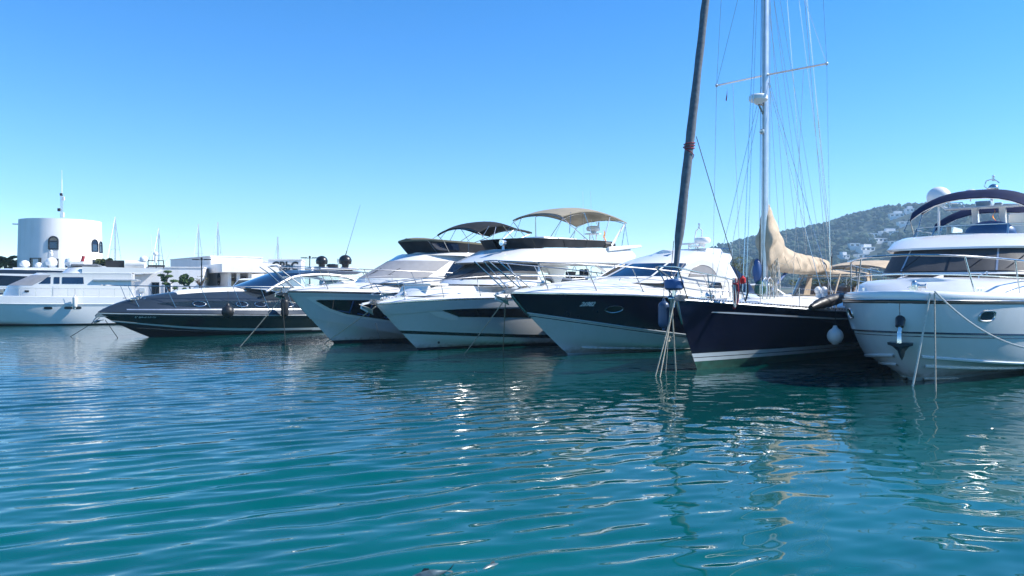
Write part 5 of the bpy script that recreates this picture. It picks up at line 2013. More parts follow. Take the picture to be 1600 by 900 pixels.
# ------------------------------------------------------------------ low dark sports yacht
def sport_yacht_dark():
    b = Boat('sport_yacht', 'low slate and black open sports yacht with silver porthole rings and black domes', 'motor boat',
             (153, 488), 37.2, (-.70, -.714), 17)
    BOATS['D'] = b
    r = b.root
    h = Hull(17, 4.6, [(0, .95), (.4, 1.0), (.75, 1.14), (1, 1.28)], zk=-.45, rake=3.4, rp=1.25, sm=.36,
             a1=2.0, b1=.85, a0=1.6, b0=1.0, wl=.84, hc0=.26, hc1=.24, q=.7)
    c0 = lambda s: h.hz(s, lin([(0, .10), (.5, .14), (.8, .34), (1, .80)], s))
    c1 = lambda s: h.hz(s, lin([(0, .24), (.5, .28), (.8, .46), (1, .86)], s))
    tp = lambda s: h.hz(s, h.zsheer(s) - .16)
    hull = h.mesh([(0, c0, ANTIF, 6, 0), (c0, c1, STRIPE, 3, .012), (c1, tp, BLACKHULL, 10, 0), (tp, 1.0, SLATE, 3, .03)]).build('hull', BLACKHULL, r, ang=30)
    mb = MB(); h.strip(lambda s: h.hz(s, h.zsheer(s) - .05), .06, .06, mb); mb.build('rub_rail', ALU, hull)
    mb = MB(); h.strip(lambda s: c1(s) * .82 - .05 * s ** 5, .03, .05, mb, s0=.45, s1=.97); mb.build('spray_rail', BLACKHULL, hull)
    h.text('6ª BA-2-13-10', 15.55, .98, .15, STRIPE, r, bold=.004, shear=.1).parent = hull
    crown = lambda s: lin([(0, .75), (.4, 1.10), (.55, 1.32), (.7, 1.22), (.82, .98), (.92, .62), (.97, .30), (1, .02)], s)
    dk = MB(); h.deck(crown, dk, p=2.6)
    deck = dk.build('deck', SLATE, r, ang=60)
    def dp(x, z, off=.0):
        s = x / 17.0
        e = h.pt(s, 1.0); c = crown(s)
        q = min(1, max(0, (z - e.z) / c))
        t = (1 - q) ** (1 / 2.6)
        n = Vector((0, c * 2.6 * t ** 1.6, e.y)).normalized()
        return Vector((e.x, e.y * t, z)) + n * off
    for side in (1, -1):
        m_ = MB(); rows = []
        for i in range(40):
            x = lerp(14.6, 4.0, i / 39)
            zc = lerp(1.64, 1.42, i / 39); w = .17 * min(1, i / 8) ** .6
            rows.append([Vector((p.x, p.y * side, p.z)) for p in (dp(x, zc + w * k, .012) for k in (-1, -.5, 0, .5, 1))])
        m_.loft(rows); m_.build('dark_side_panel', BLACKHULL, deck)
        for x in (12.75, 10.7, 9.75, 8.2, 6.6):
            zc = lerp(1.64, 1.42, (14.6 - x) / 10.6)
            q, g = [], []
            for i in range(24):
                a = 2 * math.pi * i / 24
                p = dp(x + .30 * math.cos(a), zc + .12 * math.sin(a), .03); q.append(Vector((p.x, p.y * side, p.z)))
                p = dp(x + .27 * math.cos(a), zc + .10 * math.sin(a), .025); g.append(Vector((p.x, p.y * side, p.z)))
            o = MB(); o.tube(q + q[:1], .022, 6); f = o.build('porthole', STEEL, deck)
            gm = MB(); c = sum(g, Vector()) / 24; gm.add(g + [c], [(i, (i + 1) % 24, 24) for i in range(24)]); gm.build('pane', GLASS, r, smooth=False).parent = deck
        m_ = MB(); m_.loft([[Vector((p.x, p.y * side, p.z)) for p in (dp(lerp(15.9, 3, i / 30), lerp(1.35, 1.16, i / 30), .014), dp(lerp(15.9, 3, i / 30), lerp(1.40, 1.24, i / 30), .02))] for i in range(31)]); m_.build('silver_trim', ALU, deck)
    # sun pad on the foredeck
    sp = MB()
    rows = []
    for i in range(17):
        x = lerp(9.9, 13.6, i / 16)
        e = h.pt(x / 17, 1); c = crown(x / 17)
        rows.append([Vector((x, e.y * t, e.z + c * (1 - abs(t) ** 2.6) + (.07 if abs(t) < .42 and 0 < i < 16 else -.03))) for t in (-.45, -.40, -.2, 0, .2, .40, .45)])
    sp.loft(rows); sp.build('sun_pad', CREAM, r, ang=50)
    # windscreen, hardtop on an arch
    W1 = Ring(4.2, 8.2, 10.45, 1.66, 2.30, 2.42, n=2.0)
    W2 = Ring(3.6, 6.4, 8.15, 1.42, 3.18, 3.22, n=2.1)
    W3 = Ring(3.0, 5.8, 7.4, 1.30, 3.34, 3.32, n=2.1)
    ta = t_of_x(W1, W2, 7.9, .5)
    m_ = MB(); patch(W1, W2, [(ta, 0), (1 - ta, 0), (1 - ta, 1), (ta, 1)], 0, m_, nu=60); ws = m_.build('windscreen', BLUEG, r, recalc=False)
    fm = MB()
    for v in (0, 1): fm.tube([rmix(W1, W2, lerp(ta, 1 - ta, i / 50), v) for i in range(51)], .03, 6)
    fm.build('windscreen_frame', STEEL, ws)
    for side in (1, -1):
        m_ = MB(); q = side_quad(W1, W2, [(4.8, .05), (7.8, .05), (7.8, .95), (4.8, .95)], side); patch(W1, W2, q, 0, m_); m_.build('side_pane', BLUECLEAR, r, recalc=False)
        ar = MB(); ar.tube(spl([(9.4, 1.72 * side, 2.2), (8.6, 1.68 * side, 2.62), (7.7, 1.58 * side, 2.98), (6.4, 1.5 * side, 3.12), (5.0, 1.5 * side, 3.10), (4.0, 1.56 * side, 2.9), (3.2, 1.66 * side, 2.4), (2.8, 1.75 * side, 1.8)], 5), .085, 8); ar.build('arch', ALU, r)
    m_ = MB(); shell([W2, W3], mb=m_, m=SLATE, roof=SLATE, crown=.08, floor=True); m_.build('hardtop', SLATE, r)
    ck = MB(); ck.box((5.6, 0, 2.2), (3.6, 2.6, .5)); ck.box((4.2, 0, 2.6), (.5, 2.4, .5)); ck.build('cockpit_seat', CREAM, r, bevel=.08)
    rp = MB(); rp.tube([(5.8, 0, 3.42), (3.0, 0, 3.42)], [.22, .22], 10); rp.box((4.3, 0, 3.50), (2.6, 1.7, .12)); roof = rp.build('roof_rack', WHITE, r, bevel=.03)
    satdome(roof, 5.05, .1, 3.74, .34, BLACK, h=.62, stalk=.2); satdome(roof, 3.4, .0, 3.78, .38, BLACK, h=.7, stalk=.2)
    rd = MB(); rd.lathe([(.32, 0), (.34, .05), (.32, .16), (.2, .2), (.001, .2)], (4.3, 0, 3.6), 16); rd.build('radar', BLACK, roof)
    nav_light(roof, 4.0, .15, 3.9)
    lb = MB(); lb.tube([(4.0, .15, 3.5), (4.0, .15, 3.95)], .03, 6); lb.build('light_post', STEEL, roof)
    whip(roof, 3.45, .1, 4.3, 3.1, (-1.25, -.3), .014, ROPED)
    bow_rail(h, r, .14, lambda s: lin([(.35, 1.35), (.6, 1.30), (.8, 1.22), (1, 1.15)], s), .40, [.50, .58, .66, .75, .84, .93], base=.1, r=.018, mid=None, lean=.55, fwd=.1, ymin=.25)
    windlass(r, 15.2, 1.85, .9)
    cl = MB()
    for k in range(5): cl.ell((15.0 + .15 * k, .3 + rnd.uniform(-.1, .1), 1.86), (.1, .08, .07), 8)
    cl.build('anchor_chain', STEEL, r)
    anchor(r, (17.0, 1.12), STEEL, .9, ang=.9)
    return b, h


# ------------------------------------------------------------------ white motor yachts at the far left
def yacht_left():
    b = Boat('motor_yacht', 'long white motor yacht lying broadside before the round tower, black oval portholes', 'yacht',
             (-186, 471), 49.5, (-.925, -.38), 20)
    BOATS['L'] = b
    r = b.root
    h = Hull(20, 5.0, [(0, 1.36), (.5, 1.42), (1, 1.62)], zk=-.4, rake=3.0, rp=1.2, sm=.4, a1=2.2, b1=.75, wl=.98, hc0=.24, hc1=.2)
    w0 = lambda s: h.hz(s, .10)
    hull = h.mesh([(0, w0, ANTIF, 5, 0), (w0, 1.0, WHITE, 12, .01)]).build('hull', WHITE, r)
    mb = MB(); h.strip(lambda s: 1 - .05 / (h.zsheer(s) + .4), .07, .05, mb); mb.build('rub_rail', WPAINT, hull)
    mb = MB(); h.strip(lambda s: 1 - .14 / (h.zsheer(s) + .4), .02, .03, mb); mb.build('hull_stripe', STRIPE, hull)
    for side in (1, -1):
        for u in (75, 107, 121):
            q = b.loc(u, 479, y=2.45)
            pm = MB(); pts = []
            for i in range(20):
                a = 2 * math.pi * i / 20
                p = h.xz(q.x + .24 * math.copysign(abs(math.cos(a)) ** .5, math.cos(a)), 1.12 + .085 * math.copysign(abs(math.sin(a)) ** .5, math.sin(a)), .018); pts.append(Vector((p.x, p.y * side, p.z)))
            pm.add(pts, [tuple(range(20))]); pm.build('porthole', BLACK, hull, smooth=False)
    # bulwark
    bw = MB(); bw.loft([[p, p + Vector((0, -.03 if p.y > 0 else .03, .42)), p + Vector((0, -.12 if p.y > 0 else .12, .44)), p + Vector((0, -.14 if p.y > 0 else .14, .1))] for p in h.rail_line(1.0, 60)]); bw.build('bulwark', WHITE, r, ang=50)
    dk = MB(); h.deck(lambda s: .1, dk, drop=-.05); dk.build('deck', DECKW, r)
    X = lambda u, v=440, y=2.1: b.loc(u, v, y=y).x
    W0 = Ring(X(205), X(60), X(-8), 2.1, 1.75, 1.8, n=2.2)
    W1 = Ring(X(205), X(62), X(2), 2.08, 2.50, 2.55, n=2.2)
    W2 = Ring(X(205), X(82), X(42), 1.95, 3.28, 3.26, n=2.2)
    W3 = Ring(X(205), X(85), X(48), 1.98, 3.38, 3.36, n=2.2)
    sal = shell([W0, W1, W2, W3], m=WHITE, roof=WHITE).build('saloon', WHITE, r, ang=35)
    for side in (1, -1):
        for (u0, u1, u2, u3) in ((60, 79, 79, 74), (84, 93, 93, 84), (97, 131, 130, 97)):
            q = side_quad(W1, W2, [(X(u0), .20), (X(u1), .20), (X(u2), .78), (X(u3), .78)], side)
            m_ = MB(); patch(W1, W2, q, .02, m_); m_.build('window', BLUEG, sal)
        dm = MB()
        q = side_quad(W0, W1, [(X(83), .1), (X(94), .1), (X(94), 1), (X(83), 1)], side); patch(W0, W1, q, .015, dm); dm.build('side_door', WPAINT, sal)
        vm = MB(); q = side_quad(W0, W1, [(X(38), .45), (X(45), .45), (X(45), .62), (X(38), .62)], side); patch(W0, W1, q, .015, vm); vm.build('side_vent', BLACK, sal)
    m_ = MB(); ta = t_of_x(W1, W2, X(70), .5); patch(W1, W2, [(ta + .02, .04), (.98 - ta, .04), (1 - ta, .95), (ta, .95)], .015, m_, nu=50); m_.build('windscreen_cover', MESHG, sal)
    f0 = Ring(X(165), X(120), X(88), 1.9, 3.38, 3.36, n=2.2)
    f1 = Ring(X(165), X(124), X(100), 1.75, 3.80, 3.72, n=2.2)
    fl = shell([f0, f1], m=WHITE, roof=WHITE).build('flybridge', WHITE, r)
    ab = MB()
    for side in (1, -1):
        ab.prism([(X(165), 1.8), (X(128), 3.38), (X(128), 3.8), (X(255), 3.72), (X(240), 3.45), (X(180), 3.4)], 'y', side * 1.9 - .05, side * 1.9 + .05)
    ab.build('aft_wing', WHITE, r)
    ov = MB(); ov.box(((X(145) + X(215)) / 2, 0, 2.92), (abs(X(215) - X(145)), 4.4, .10)); ov.build('aft_overhang', ALU, r, bevel=.03)
    tp = MB(); tp.box(((X(108) + X(152)) / 2, 0, 3.90), (abs(X(152) - X(108)), 2.6, .16)); tp.build('folded_bimini', GREYC, r, bevel=.06)
    dn = MB(); dn.ell((X(108), .3, 4.1), (.5, .5, .35), 12); dn.box((X(117), 1.0, 4.0), (.8, .3, .3)); dn.build('flybridge_cover', WPAINT, r)
    ms = MB(); ms.tube([(X(122), .4, 3.9), (X(126), .4, 4.55)], .10, 8); ms.build('crane_arm', REDROPE, r)
    bx = MB(); bx.box(((X(162) + X(192)) / 2, .8, 4.02), (abs(X(192) - X(162)), .15, .48)); bx.build('dark_windbreak', CHAR, r)
    ru = MB(); ru.tube([(X(193), .8, 4.04), (X(224), .8, 4.02)], .26, 14); ru.build('rolled_awning', FENDW, r)
    rm = MB()
    for u in (230, 243, 255): rm.tube([(X(u), .8, 3.75), (X(u), .8, 4.3)], .03, 6)
    rm.tube([(X(228), .8, 4.28), (X(256), .8, 4.28)], .03, 6); rm.tube([(X(228), -.8, 3.95), (X(256), -.8, 3.95)], .08, 6)
    am = rm.build('radar_mast', BLACK, r)
    satdome(am, X(223), .8, 4.2, .26, WPAINT, h=.5, stalk=.5); satdome(am, X(242), .8, 4.65, .17, WPAINT, h=.3, stalk=.5)
    for u, du in ((237, .1), (230, -.6), (258, -.9)): whip(am, X(u), .6, 4.2, 1.9, (du, 0), .018)
    rl = MB()
    for k in range(16):
        e = h.pt(.25 + .045 * k, 1); rl.tube([(e.x, e.y - .1, e.z + .4), (e.x, e.y - .1, e.z + .95)], .012, 5)
    rl.tube([(p.x, p.y - .1, p.z + .95) for p in h.line(1.0, .25, .94, 30)], .014, 5)
    rl.build('deck_rail', STEEL, r)
    return b, h


def coupe_left():
    b = Boat('motor_yacht', 'white motor yacht with sweeping dark side glass and three domes, behind the long white one', 'yacht',
             (-215, 470), 60.5, (-.97, -.24), 15.5)
    r = b.root
    h = Hull(15.5, 4.8, [(0, 1.6), (.5, 1.8), (1, 2.1)], zk=-.4, rake=2.6, rp=1.2, sm=.4, wl=.86, hc0=.24, hc1=.2)
    h.mesh([(0, 1.0, WHITE, 10, 0)]).build('hull', WHITE, r)
    dk = MB(); h.deck(lambda s: .3, dk); dk.build('deck', WHITE, r)
    W1 = Ring(.8, 6.8, 12.5, 2.0, 2.3, 2.35, n=2.0)
    W2 = Ring(.4, 5.0, 8.8, 1.8, 3.45, 3.55, n=2.0)
    W3 = Ring(.2, 4.4, 7.8, 1.7, 3.75, 3.85, n=2.0)
    sal = shell([W1, W2, W3], m=[WHITE, SLATE], roof=WHITE, crown=.12).build('coupe_roof', WHITE, r)
    for side in (1, -1):
        m_ = MB(); q = side_quad(W1, W2, [(2.6, .2), (8.8, .25), (7.0, .9), (1.5, .8)], side); patch(W1, W2, q, .02, m_, nu=24); m_.build('window', GLASS, sal)
    rk = MB(); rk.box((3.0, 0, 3.95), (4.2, 1.4, .12)); rk = rk.build('roof_rack', WHITE, r, bevel=.03)
    satdome(rk, 4.4, .2, 4.1, .36, WPAINT, h=.5); satdome(rk, 3.4, .2, 4.05, .28, WPAINT, h=.4); satdome(rk, 2.5, .2, 4.2, .42, WPAINT, h=.8)
    lt = MB(); lt.lathe([(.1, 0), (.14, .2), (.06, .3), (.1, .4), (.001, .5)], (2.5, .2, 4.95), 10); lt.build('mast_light', WPAINT, rk)
    return b


DB, DH = sport_yacht_dark()
LB, LH = yacht_left()
KB = coupe_left()
# ------------------------------------------------------------------ quay and land
def quay_y(x):
    return 53.0 - (x + 8) * (0.5 if x < -8 else 0.45)


LAND = mat('land_scrub', (0.10, 0.095, 0.055), 0.95, var=0.4, nscale=0.05, bump=0.3, bscale=2)
HILLM = mat('pine_hillside_soil', (0.022, 0.040, 0.020), 0.95, var=0.45, nscale=0.03)
PINE = mat('pine_crowns', (0.016, 0.042, 0.018), 0.9, var=0.6, nscale=0.11)


def quay():
    mb = MB()
    xs = [60, 40, 20, 0, -8, -20, -40, -70, -120]
    edge = [(x, quay_y(x)) for x in xs]
    top = [(x, y, 1.1) for x, y in edge]
    back = [(x * 1.05, y + 30, 1.1) for x, y in edge]
    low = [(x, y, -1.0) for x, y in edge]
    mb.loft([low, top, back])
    o = mb.build('quay', CONC, smooth=False)
    tag(o, 'concrete quay behind the moored boats', kind='structure')
    mb = MB()
    e2 = [(x, y + .02) for x, y in edge]
    mb.loft([[(x, y - .12, .92) for x, y in e2], [(x, y - .12, 1.14) for x, y in e2], [(x, y + .35, 1.14) for x, y in e2], [(x, y + .35, 1.104) for x, y in e2]])
    o = mb.build('quay_kerb', CONC, smooth=False)
    tag(o, 'kerb stone along the quay edge', kind='structure')
    # land sheet behind the quay out to the hills
    mb = MB()
    mb.loft([[(x * 1.05, y + 30, 1.09) for x, y in edge], [(x * 8, y + 330, 1.2) for x, y in edge], [(x * 22, y + 1500, 3.0) for x, y in edge]])
    o = mb.build('land', LAND, smooth=False)
    tag(o, 'flat land behind the harbour', kind='structure')


RIDGE = [(-300, 452), (700, 449), (900, 446), (980, 437), (1060, 412), (1112, 392), (1160, 378), (1240, 362), (1290, 352), (1345, 334), (1385, 325), (1430, 322), (1480, 326), (1560, 345), (1680, 372), (1850, 395), (2100, 425), (2600, 447)]
HY = 900.0


def hill_h(x, y):
    """terrain height: ridge profile at HY, falling towards the shore and away behind"""
    u = 800 + x / HY * F
    z = max(0.0, (450 - lin(RIDGE, u)) / F * HY)
    t = (y - HY) / (430 if y < HY else 500)
    f = max(0.0, 1 - abs(t)) 
    f = f * f * (3 - 2 * f)
    k = z * f
    k += (6.0 * noise.noise((x * .012, y * .012, 0)) + 2.5 * noise.noise((x * .04, y * .04, 5))) * min(1, k / 30) * (1 if abs(t) > .1 else .4)
    return 1.0 + k


def hill():
    mb = MB()
    rows = []
    for j in range(56):
        y = lerp(460, 1390, j / 55)
        rows.append([(x, y, hill_h(x, y)) for x in (lerp(60, 1150, i / 130) for i in range(131))])
    mb.loft(rows)
    o = mb.build('hillside', HILLM, ang=80)
    tag(o, 'hillside behind the harbour', kind='structure')
    # the wood: thousands of pine crowns reading as one mass
    rr = random.Random(3)
    base = bmesh.new()
    bmesh.ops.create_icosphere(base, subdivisions=1, radius=1.0)
    bv = np.array([v.co[:] for v in base.verts]); bf = [tuple(v.index for v in f.verts) for f in base.faces]
    base.free()
    V, Fc = [], []
    n = 0
    while n < 9500:
        x = rr.uniform(150, 1080); y = rr.uniform(500, 960)
        z = hill_h(x, y)
        if z < 3 or any(abs(x - a) < 9 and -22 < y - c < 9 for a, c in VILLA_XY):
            continue
        k = rr.uniform(2.0, 4.4) * (0.75 if y > 780 else 1)
        nv = bv * (1 + np.array([[rr.uniform(-.28, .28)] for _ in bv])) * (k, k, k * rr.uniform(.6, 1.15)) + (x, y, z + k * rr.uniform(.5, 1.0))
        o_ = len(V)
        V.extend(map(tuple, nv)); Fc.extend(tuple(o_ + i for i in f) for f in bf)
        n += 1
    m = MB(); m.v = V; m.f = Fc; m.mt = [None] * len(Fc)
    o = m.build('pine_wood', PINE, smooth=False, recalc=False, weld=False)
    tag(o, 'dark pine wood covering the hillside', kind='stuff')


VILLA = [(1345, 404, 11), (1352, 393, 16), (1372, 379, 15), (1388, 366, 17), (1362, 371, 9), (1400, 340, 14), (1412, 352, 12), (1330, 419, 12), (1343, 427, 10), (1318, 404, 8), (1334, 387, 10), (1420, 332, 8), (1396, 383, 9)]
VILLA_LABEL = ['white villa directly below the long middle one on the wooded slope',
               'long white villa in the middle of the wooded slope',
               'white villa just below the widest upper one, left of the yacht brow',
               'widest white villa, high on the slope left of the yacht flybridge screen',
               'small white villa left of the widest upper one among pines',
               'white villa second from the top, beside the yacht sunshade',
               'white villa just below the topmost two, by the sunshade frame',
               'white villa low on the slope, down right of the leftmost small one',
               'lowest white villa, just above the sailing yacht bimini',
               'small white villa, leftmost on the hillside',
               'white villa up left of the long middle one',
               'small white villa topmost on the hill under its summit',
               'white villa partly behind the yacht brow, right of the others below the widest']
VILLA_XY = []


def find_slope(u, v):
    for k in range(800):
        Y = 470 + k * .6
        p = P(u, v, Y)
        if p.z <= hill_h(p.x, Y):
            return p.x, Y
    p = P(u, v, 800)
    return p.x, 800


def villas():
    rr = random.Random(5)
    for i, (u, v, w) in enumerate(VILLA):
        x, y = find_slope(u, v)
        VILLA_XY.append((x, y))
        z = hill_h(x, y)
        W = w / F * y * 1.5
        hgt = rr.uniform(2.6, 3.8)
        t = thing('villa', VILLA_LABEL[i], 'villa', (x, y, z), rr.uniform(-.25, .25), 'white villas on the hillside')
        m = MB()
        m.box((0, 0, hgt / 2 - 3), (W, 8, hgt + 6)); 
        if i % 2: m.box((W * .15, 2, hgt + 1.4), (W * .55, 5, 2.8))
        m.box((-W * .3, -5, -1.5), (W * .5, 4, 5))
        m.build('wall', STUCCO, t, smooth=False)
        m = MB(); m.box((0, 0, hgt + .12), (W + .6, 8.6, .3)); m.build('roof', STUCCO, t, smooth=False)
        k = max(2, int(W / 4))
        for q in range(k):
            m = MB(); xx = -W / 2 + (q + .5) * W / k
            m.box((xx, -4.03, hgt * .55), (W / k * .55, .12, hgt * .45)); m.build('window', GLASS, t, smooth=False)


# ------------------------------------------------------------------ harbour buildings on the left
class Facade:
    """a wall plane: left end at pixel u0 Y metres ahead, turned by rz; x along it, y into the building"""

    def __init__(self, u0, Y, rz, zb=1.1):
        p = P(u0, 450, Y)
        self.o = Vector((p.x, Y, zb))
        self.rz = rz
        self.Mi = (Matrix.Translation(self.o) @ Matrix.Rotation(rz, 4, 'Z')).inverted()

    def at(self, u, v, y=0.0):
        c = self.Mi @ Vector((0, 0, CAM_H))
        d = self.Mi @ P(u, v, 1.0) - c
        q = c + d * ((y - c.y) / d.y)
        return q.x, q.z


def block(label, name, u0, u1, vt, Y, depth, rz=0.0, m=STUCCO, cat='building', v_at=None):
    f = Facade(u0, Y, rz)
    w = f.at(u1, 450)[0]
    zt = f.at(u0 if v_at is None else v_at, vt)[1]
    t = thing(name, label, cat, f.o, rz)
    b = MB(); b.box((w / 2, depth / 2, zt / 2), (w, depth, zt)); b.build('wall', m, t, smooth=False, bevel=.04)
    c = MB(); c.box((w / 2, depth / 2, zt + .05), (w + .12, depth + .12, .10)); c.build('parapet', m, t, smooth=False)
    return t, f, w, zt


def opening(t, f, u0, u1, v0, v1, frame=BLACK, pane=BLUEG, nm='window', bars=(1, 1)):
    (x0, z1), (x1, z0) = f.at(u0, v0), f.at(u1, v1)
    z0 = max(z0, .02)
    m = MB(); w = .07
    m.box(((x0 + x1) / 2, -.03, z0 + w / 2), (x1 - x0, .1, w)); m.box(((x0 + x1) / 2, -.03, z1 - w / 2), (x1 - x0, .1, w))
    for k in range(bars[0] + 1):
        m.box((lerp(x0 + w / 2, x1 - w / 2, k / bars[0]), -.03, (z0 + z1) / 2), (w, .098, z1 - z0 - 2 * w))
    for k in range(1, bars[1]):
        m.box(((x0 + x1) / 2, -.03, lerp(z0, z1, k / bars[1])), (x1 - x0 - 2 * w, .09, w * .7))
    fo = m.build(nm, frame, t, smooth=False)
    g = MB(); g.box(((x0 + x1) / 2, -.012, (z0 + z1) / 2), (x1 - x0 - .02, .03, z1 - z0 - .02)); g.build('pane', pane, fo, smooth=False)
    return fo


def buildings():
    t, f, w, zt = block('long low white building behind the left yachts, with teal doors and a barred window', 'harbour_building', 112, 318, 417.5, 72, 9, R(17), v_at=150)
    opening(t, f, 158, 203, 448, 459, WPAINT, BLUEG, bars=(6, 2))
    opening(t, f, 167, 180, 421.5, 428.5, WPAINT, BLUEG, bars=(2, 2))
    opening(t, f, 237, 249, 441, 470, BLACK, GLASS, nm='door', bars=(2, 1))
    opening(t, f, 256, 268, 443, 470, WPAINT, BLUEG, nm='door', bars=(2, 1))
    sb = MB(); a = f.at(222, 453); sb.box((a[0], -.05, a[1]), (.45, .08, .35)); sb.build('wall_notice', STRIPE, t, smooth=False)
    aw = MB()
    for k, (u0, u1, v) in enumerate(((200, 224, 428), (208, 232, 424.5), (216, 244, 421))):
        a, c = f.at(u0, v, -.6), f.at(u1, v, -.6)
        aw.box(((a[0] + c[0]) / 2, -.55, a[1]), (c[0] - a[0], 1.08, .10))
    aw.build('stair_canopy', ALU, t, smooth=False)

    t, f, w, zt = block('tall white block with a shaded grey side, behind the porch pavilion', 'harbour_building', 329, 410, 401, 84, 13.5, R(40))
    t, f, w, zt = block('low white block with a pale roof between the tall block and the lettered wall', 'harbour_building', 386, 426, 408.5, 93, 8, R(30))
    # porch pavilion, turned like the tall block
    rz = R(33)
    f = Facade(357, 76, rz)
    w = f.at(432, 430)[0]
    D = 9.0
    t = thing('porch_pavilion', 'white porch pavilion with columns and a round emblem on its shaded side wall', 'building', f.o, rz)
    zt, zf = f.at(385, 412.5)[1], f.at(385, 426)[1]
    m = MB(); m.box((w / 2 - .4, D / 2 - .4, (zt + zf) / 2), (w + .8, D + .8, zt - zf)); m.build('roof', STUCCO, t, smooth=False, bevel=.03)
    m = MB(); m.box((.15, D / 2 + .2, zf / 2), (.3, D, zf)); m.build('side_wall', STUCCO, t, smooth=False)
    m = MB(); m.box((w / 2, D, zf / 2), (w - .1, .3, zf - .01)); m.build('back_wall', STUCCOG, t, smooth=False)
    for u in (373, 391, 417):
        xx = f.at(u, 430)[0]
        c = MB(); c.box((xx, .2, zf / 2), (.30, .30, zf)); c.build('column', STUCCO, t, smooth=False, bevel=.02)
    for k in range(3):
        a, c = lerp(.5, w - .5, k / 3) + .15, lerp(.5, w - .5, (k + 1) / 3) - .15
        g = MB(); g.box(((a + c) / 2, D - .2, 1.3), (c - a, .06, 2.4)); fo = g.build('glass_door', GLASS, t, smooth=False)
        g = MB(); g.box(((a + c) / 2, D - .3, 2.2), (c - a, .05, .35), TEAK); g.build('shelf', TEAK, fo, smooth=False)
    # emblem on the side wall facing left: ring with a small leaf crowned head and lettering
    c_ = f.Mi @ Vector((0, 0, CAM_H)); d_ = f.Mi @ P(342, 436, 1.0) - c_
    q = c_ + d_ * ((-.02 - c_.x) / d_.x)
    ey, ez = min(max(q.y, 1.5), D - 1.5), q.z
    xx = -.035
    em = MB()
    for rad in (.62, .52):
        em.tube([(xx, ey - rad * math.cos(a), ez + rad * math.sin(a)) for a in (2 * math.pi * k / 32 for k in range(33))], .03, 5)
    em.ell((xx, ey, ez + .05), (.03, .19, .24), 10); em.ell((xx, ey + .03, ez - .26), (.03, .28, .14), 10)
    for k in range(7):
        a = R(20 + 23 * k); em.tube([(xx, ey - .2 * math.cos(a), ez + .1 + .22 * math.sin(a)), (xx, ey - .36 * math.cos(a + .3), ez + .12 + .34 * math.sin(a + .3))], .03, 4)
    em.build('emblem', CHAR, t)
    vs, fs = text_mesh('CBbC', .42, 0, .012)
    wm = max(v[0] for v in vs)
    em = MB(); em.add([(xx, ey + .75 - v[0] * 1.5 / wm, ez - 1.12 + v[1]) for v in vs], fs); em.build('emblem_lettering', CHAR, t, smooth=False, recalc=False)
    # lettered wall
    t, f, w, zt = block('white wall block carrying the large black CBbC letters', 'sign_building', 419, 471, 406, 80, 7, R(12))
    vs, fs = text_mesh('CBbC', 1.2, 0, .04)
    wm = max(v[0] for v in vs)
    a, c = f.at(424.5, 408.5), f.at(466, 408.5)
    k = (c[0] - a[0]) / wm
    m = MB()
    for yy in (-.06, -.01):
        m.add([(a[0] + v[0] * k, yy, a[1] - .86 + v[1]) for v in vs], fs)
    m.build('lettering', BLACK, t, smooth=False, recalc=False)


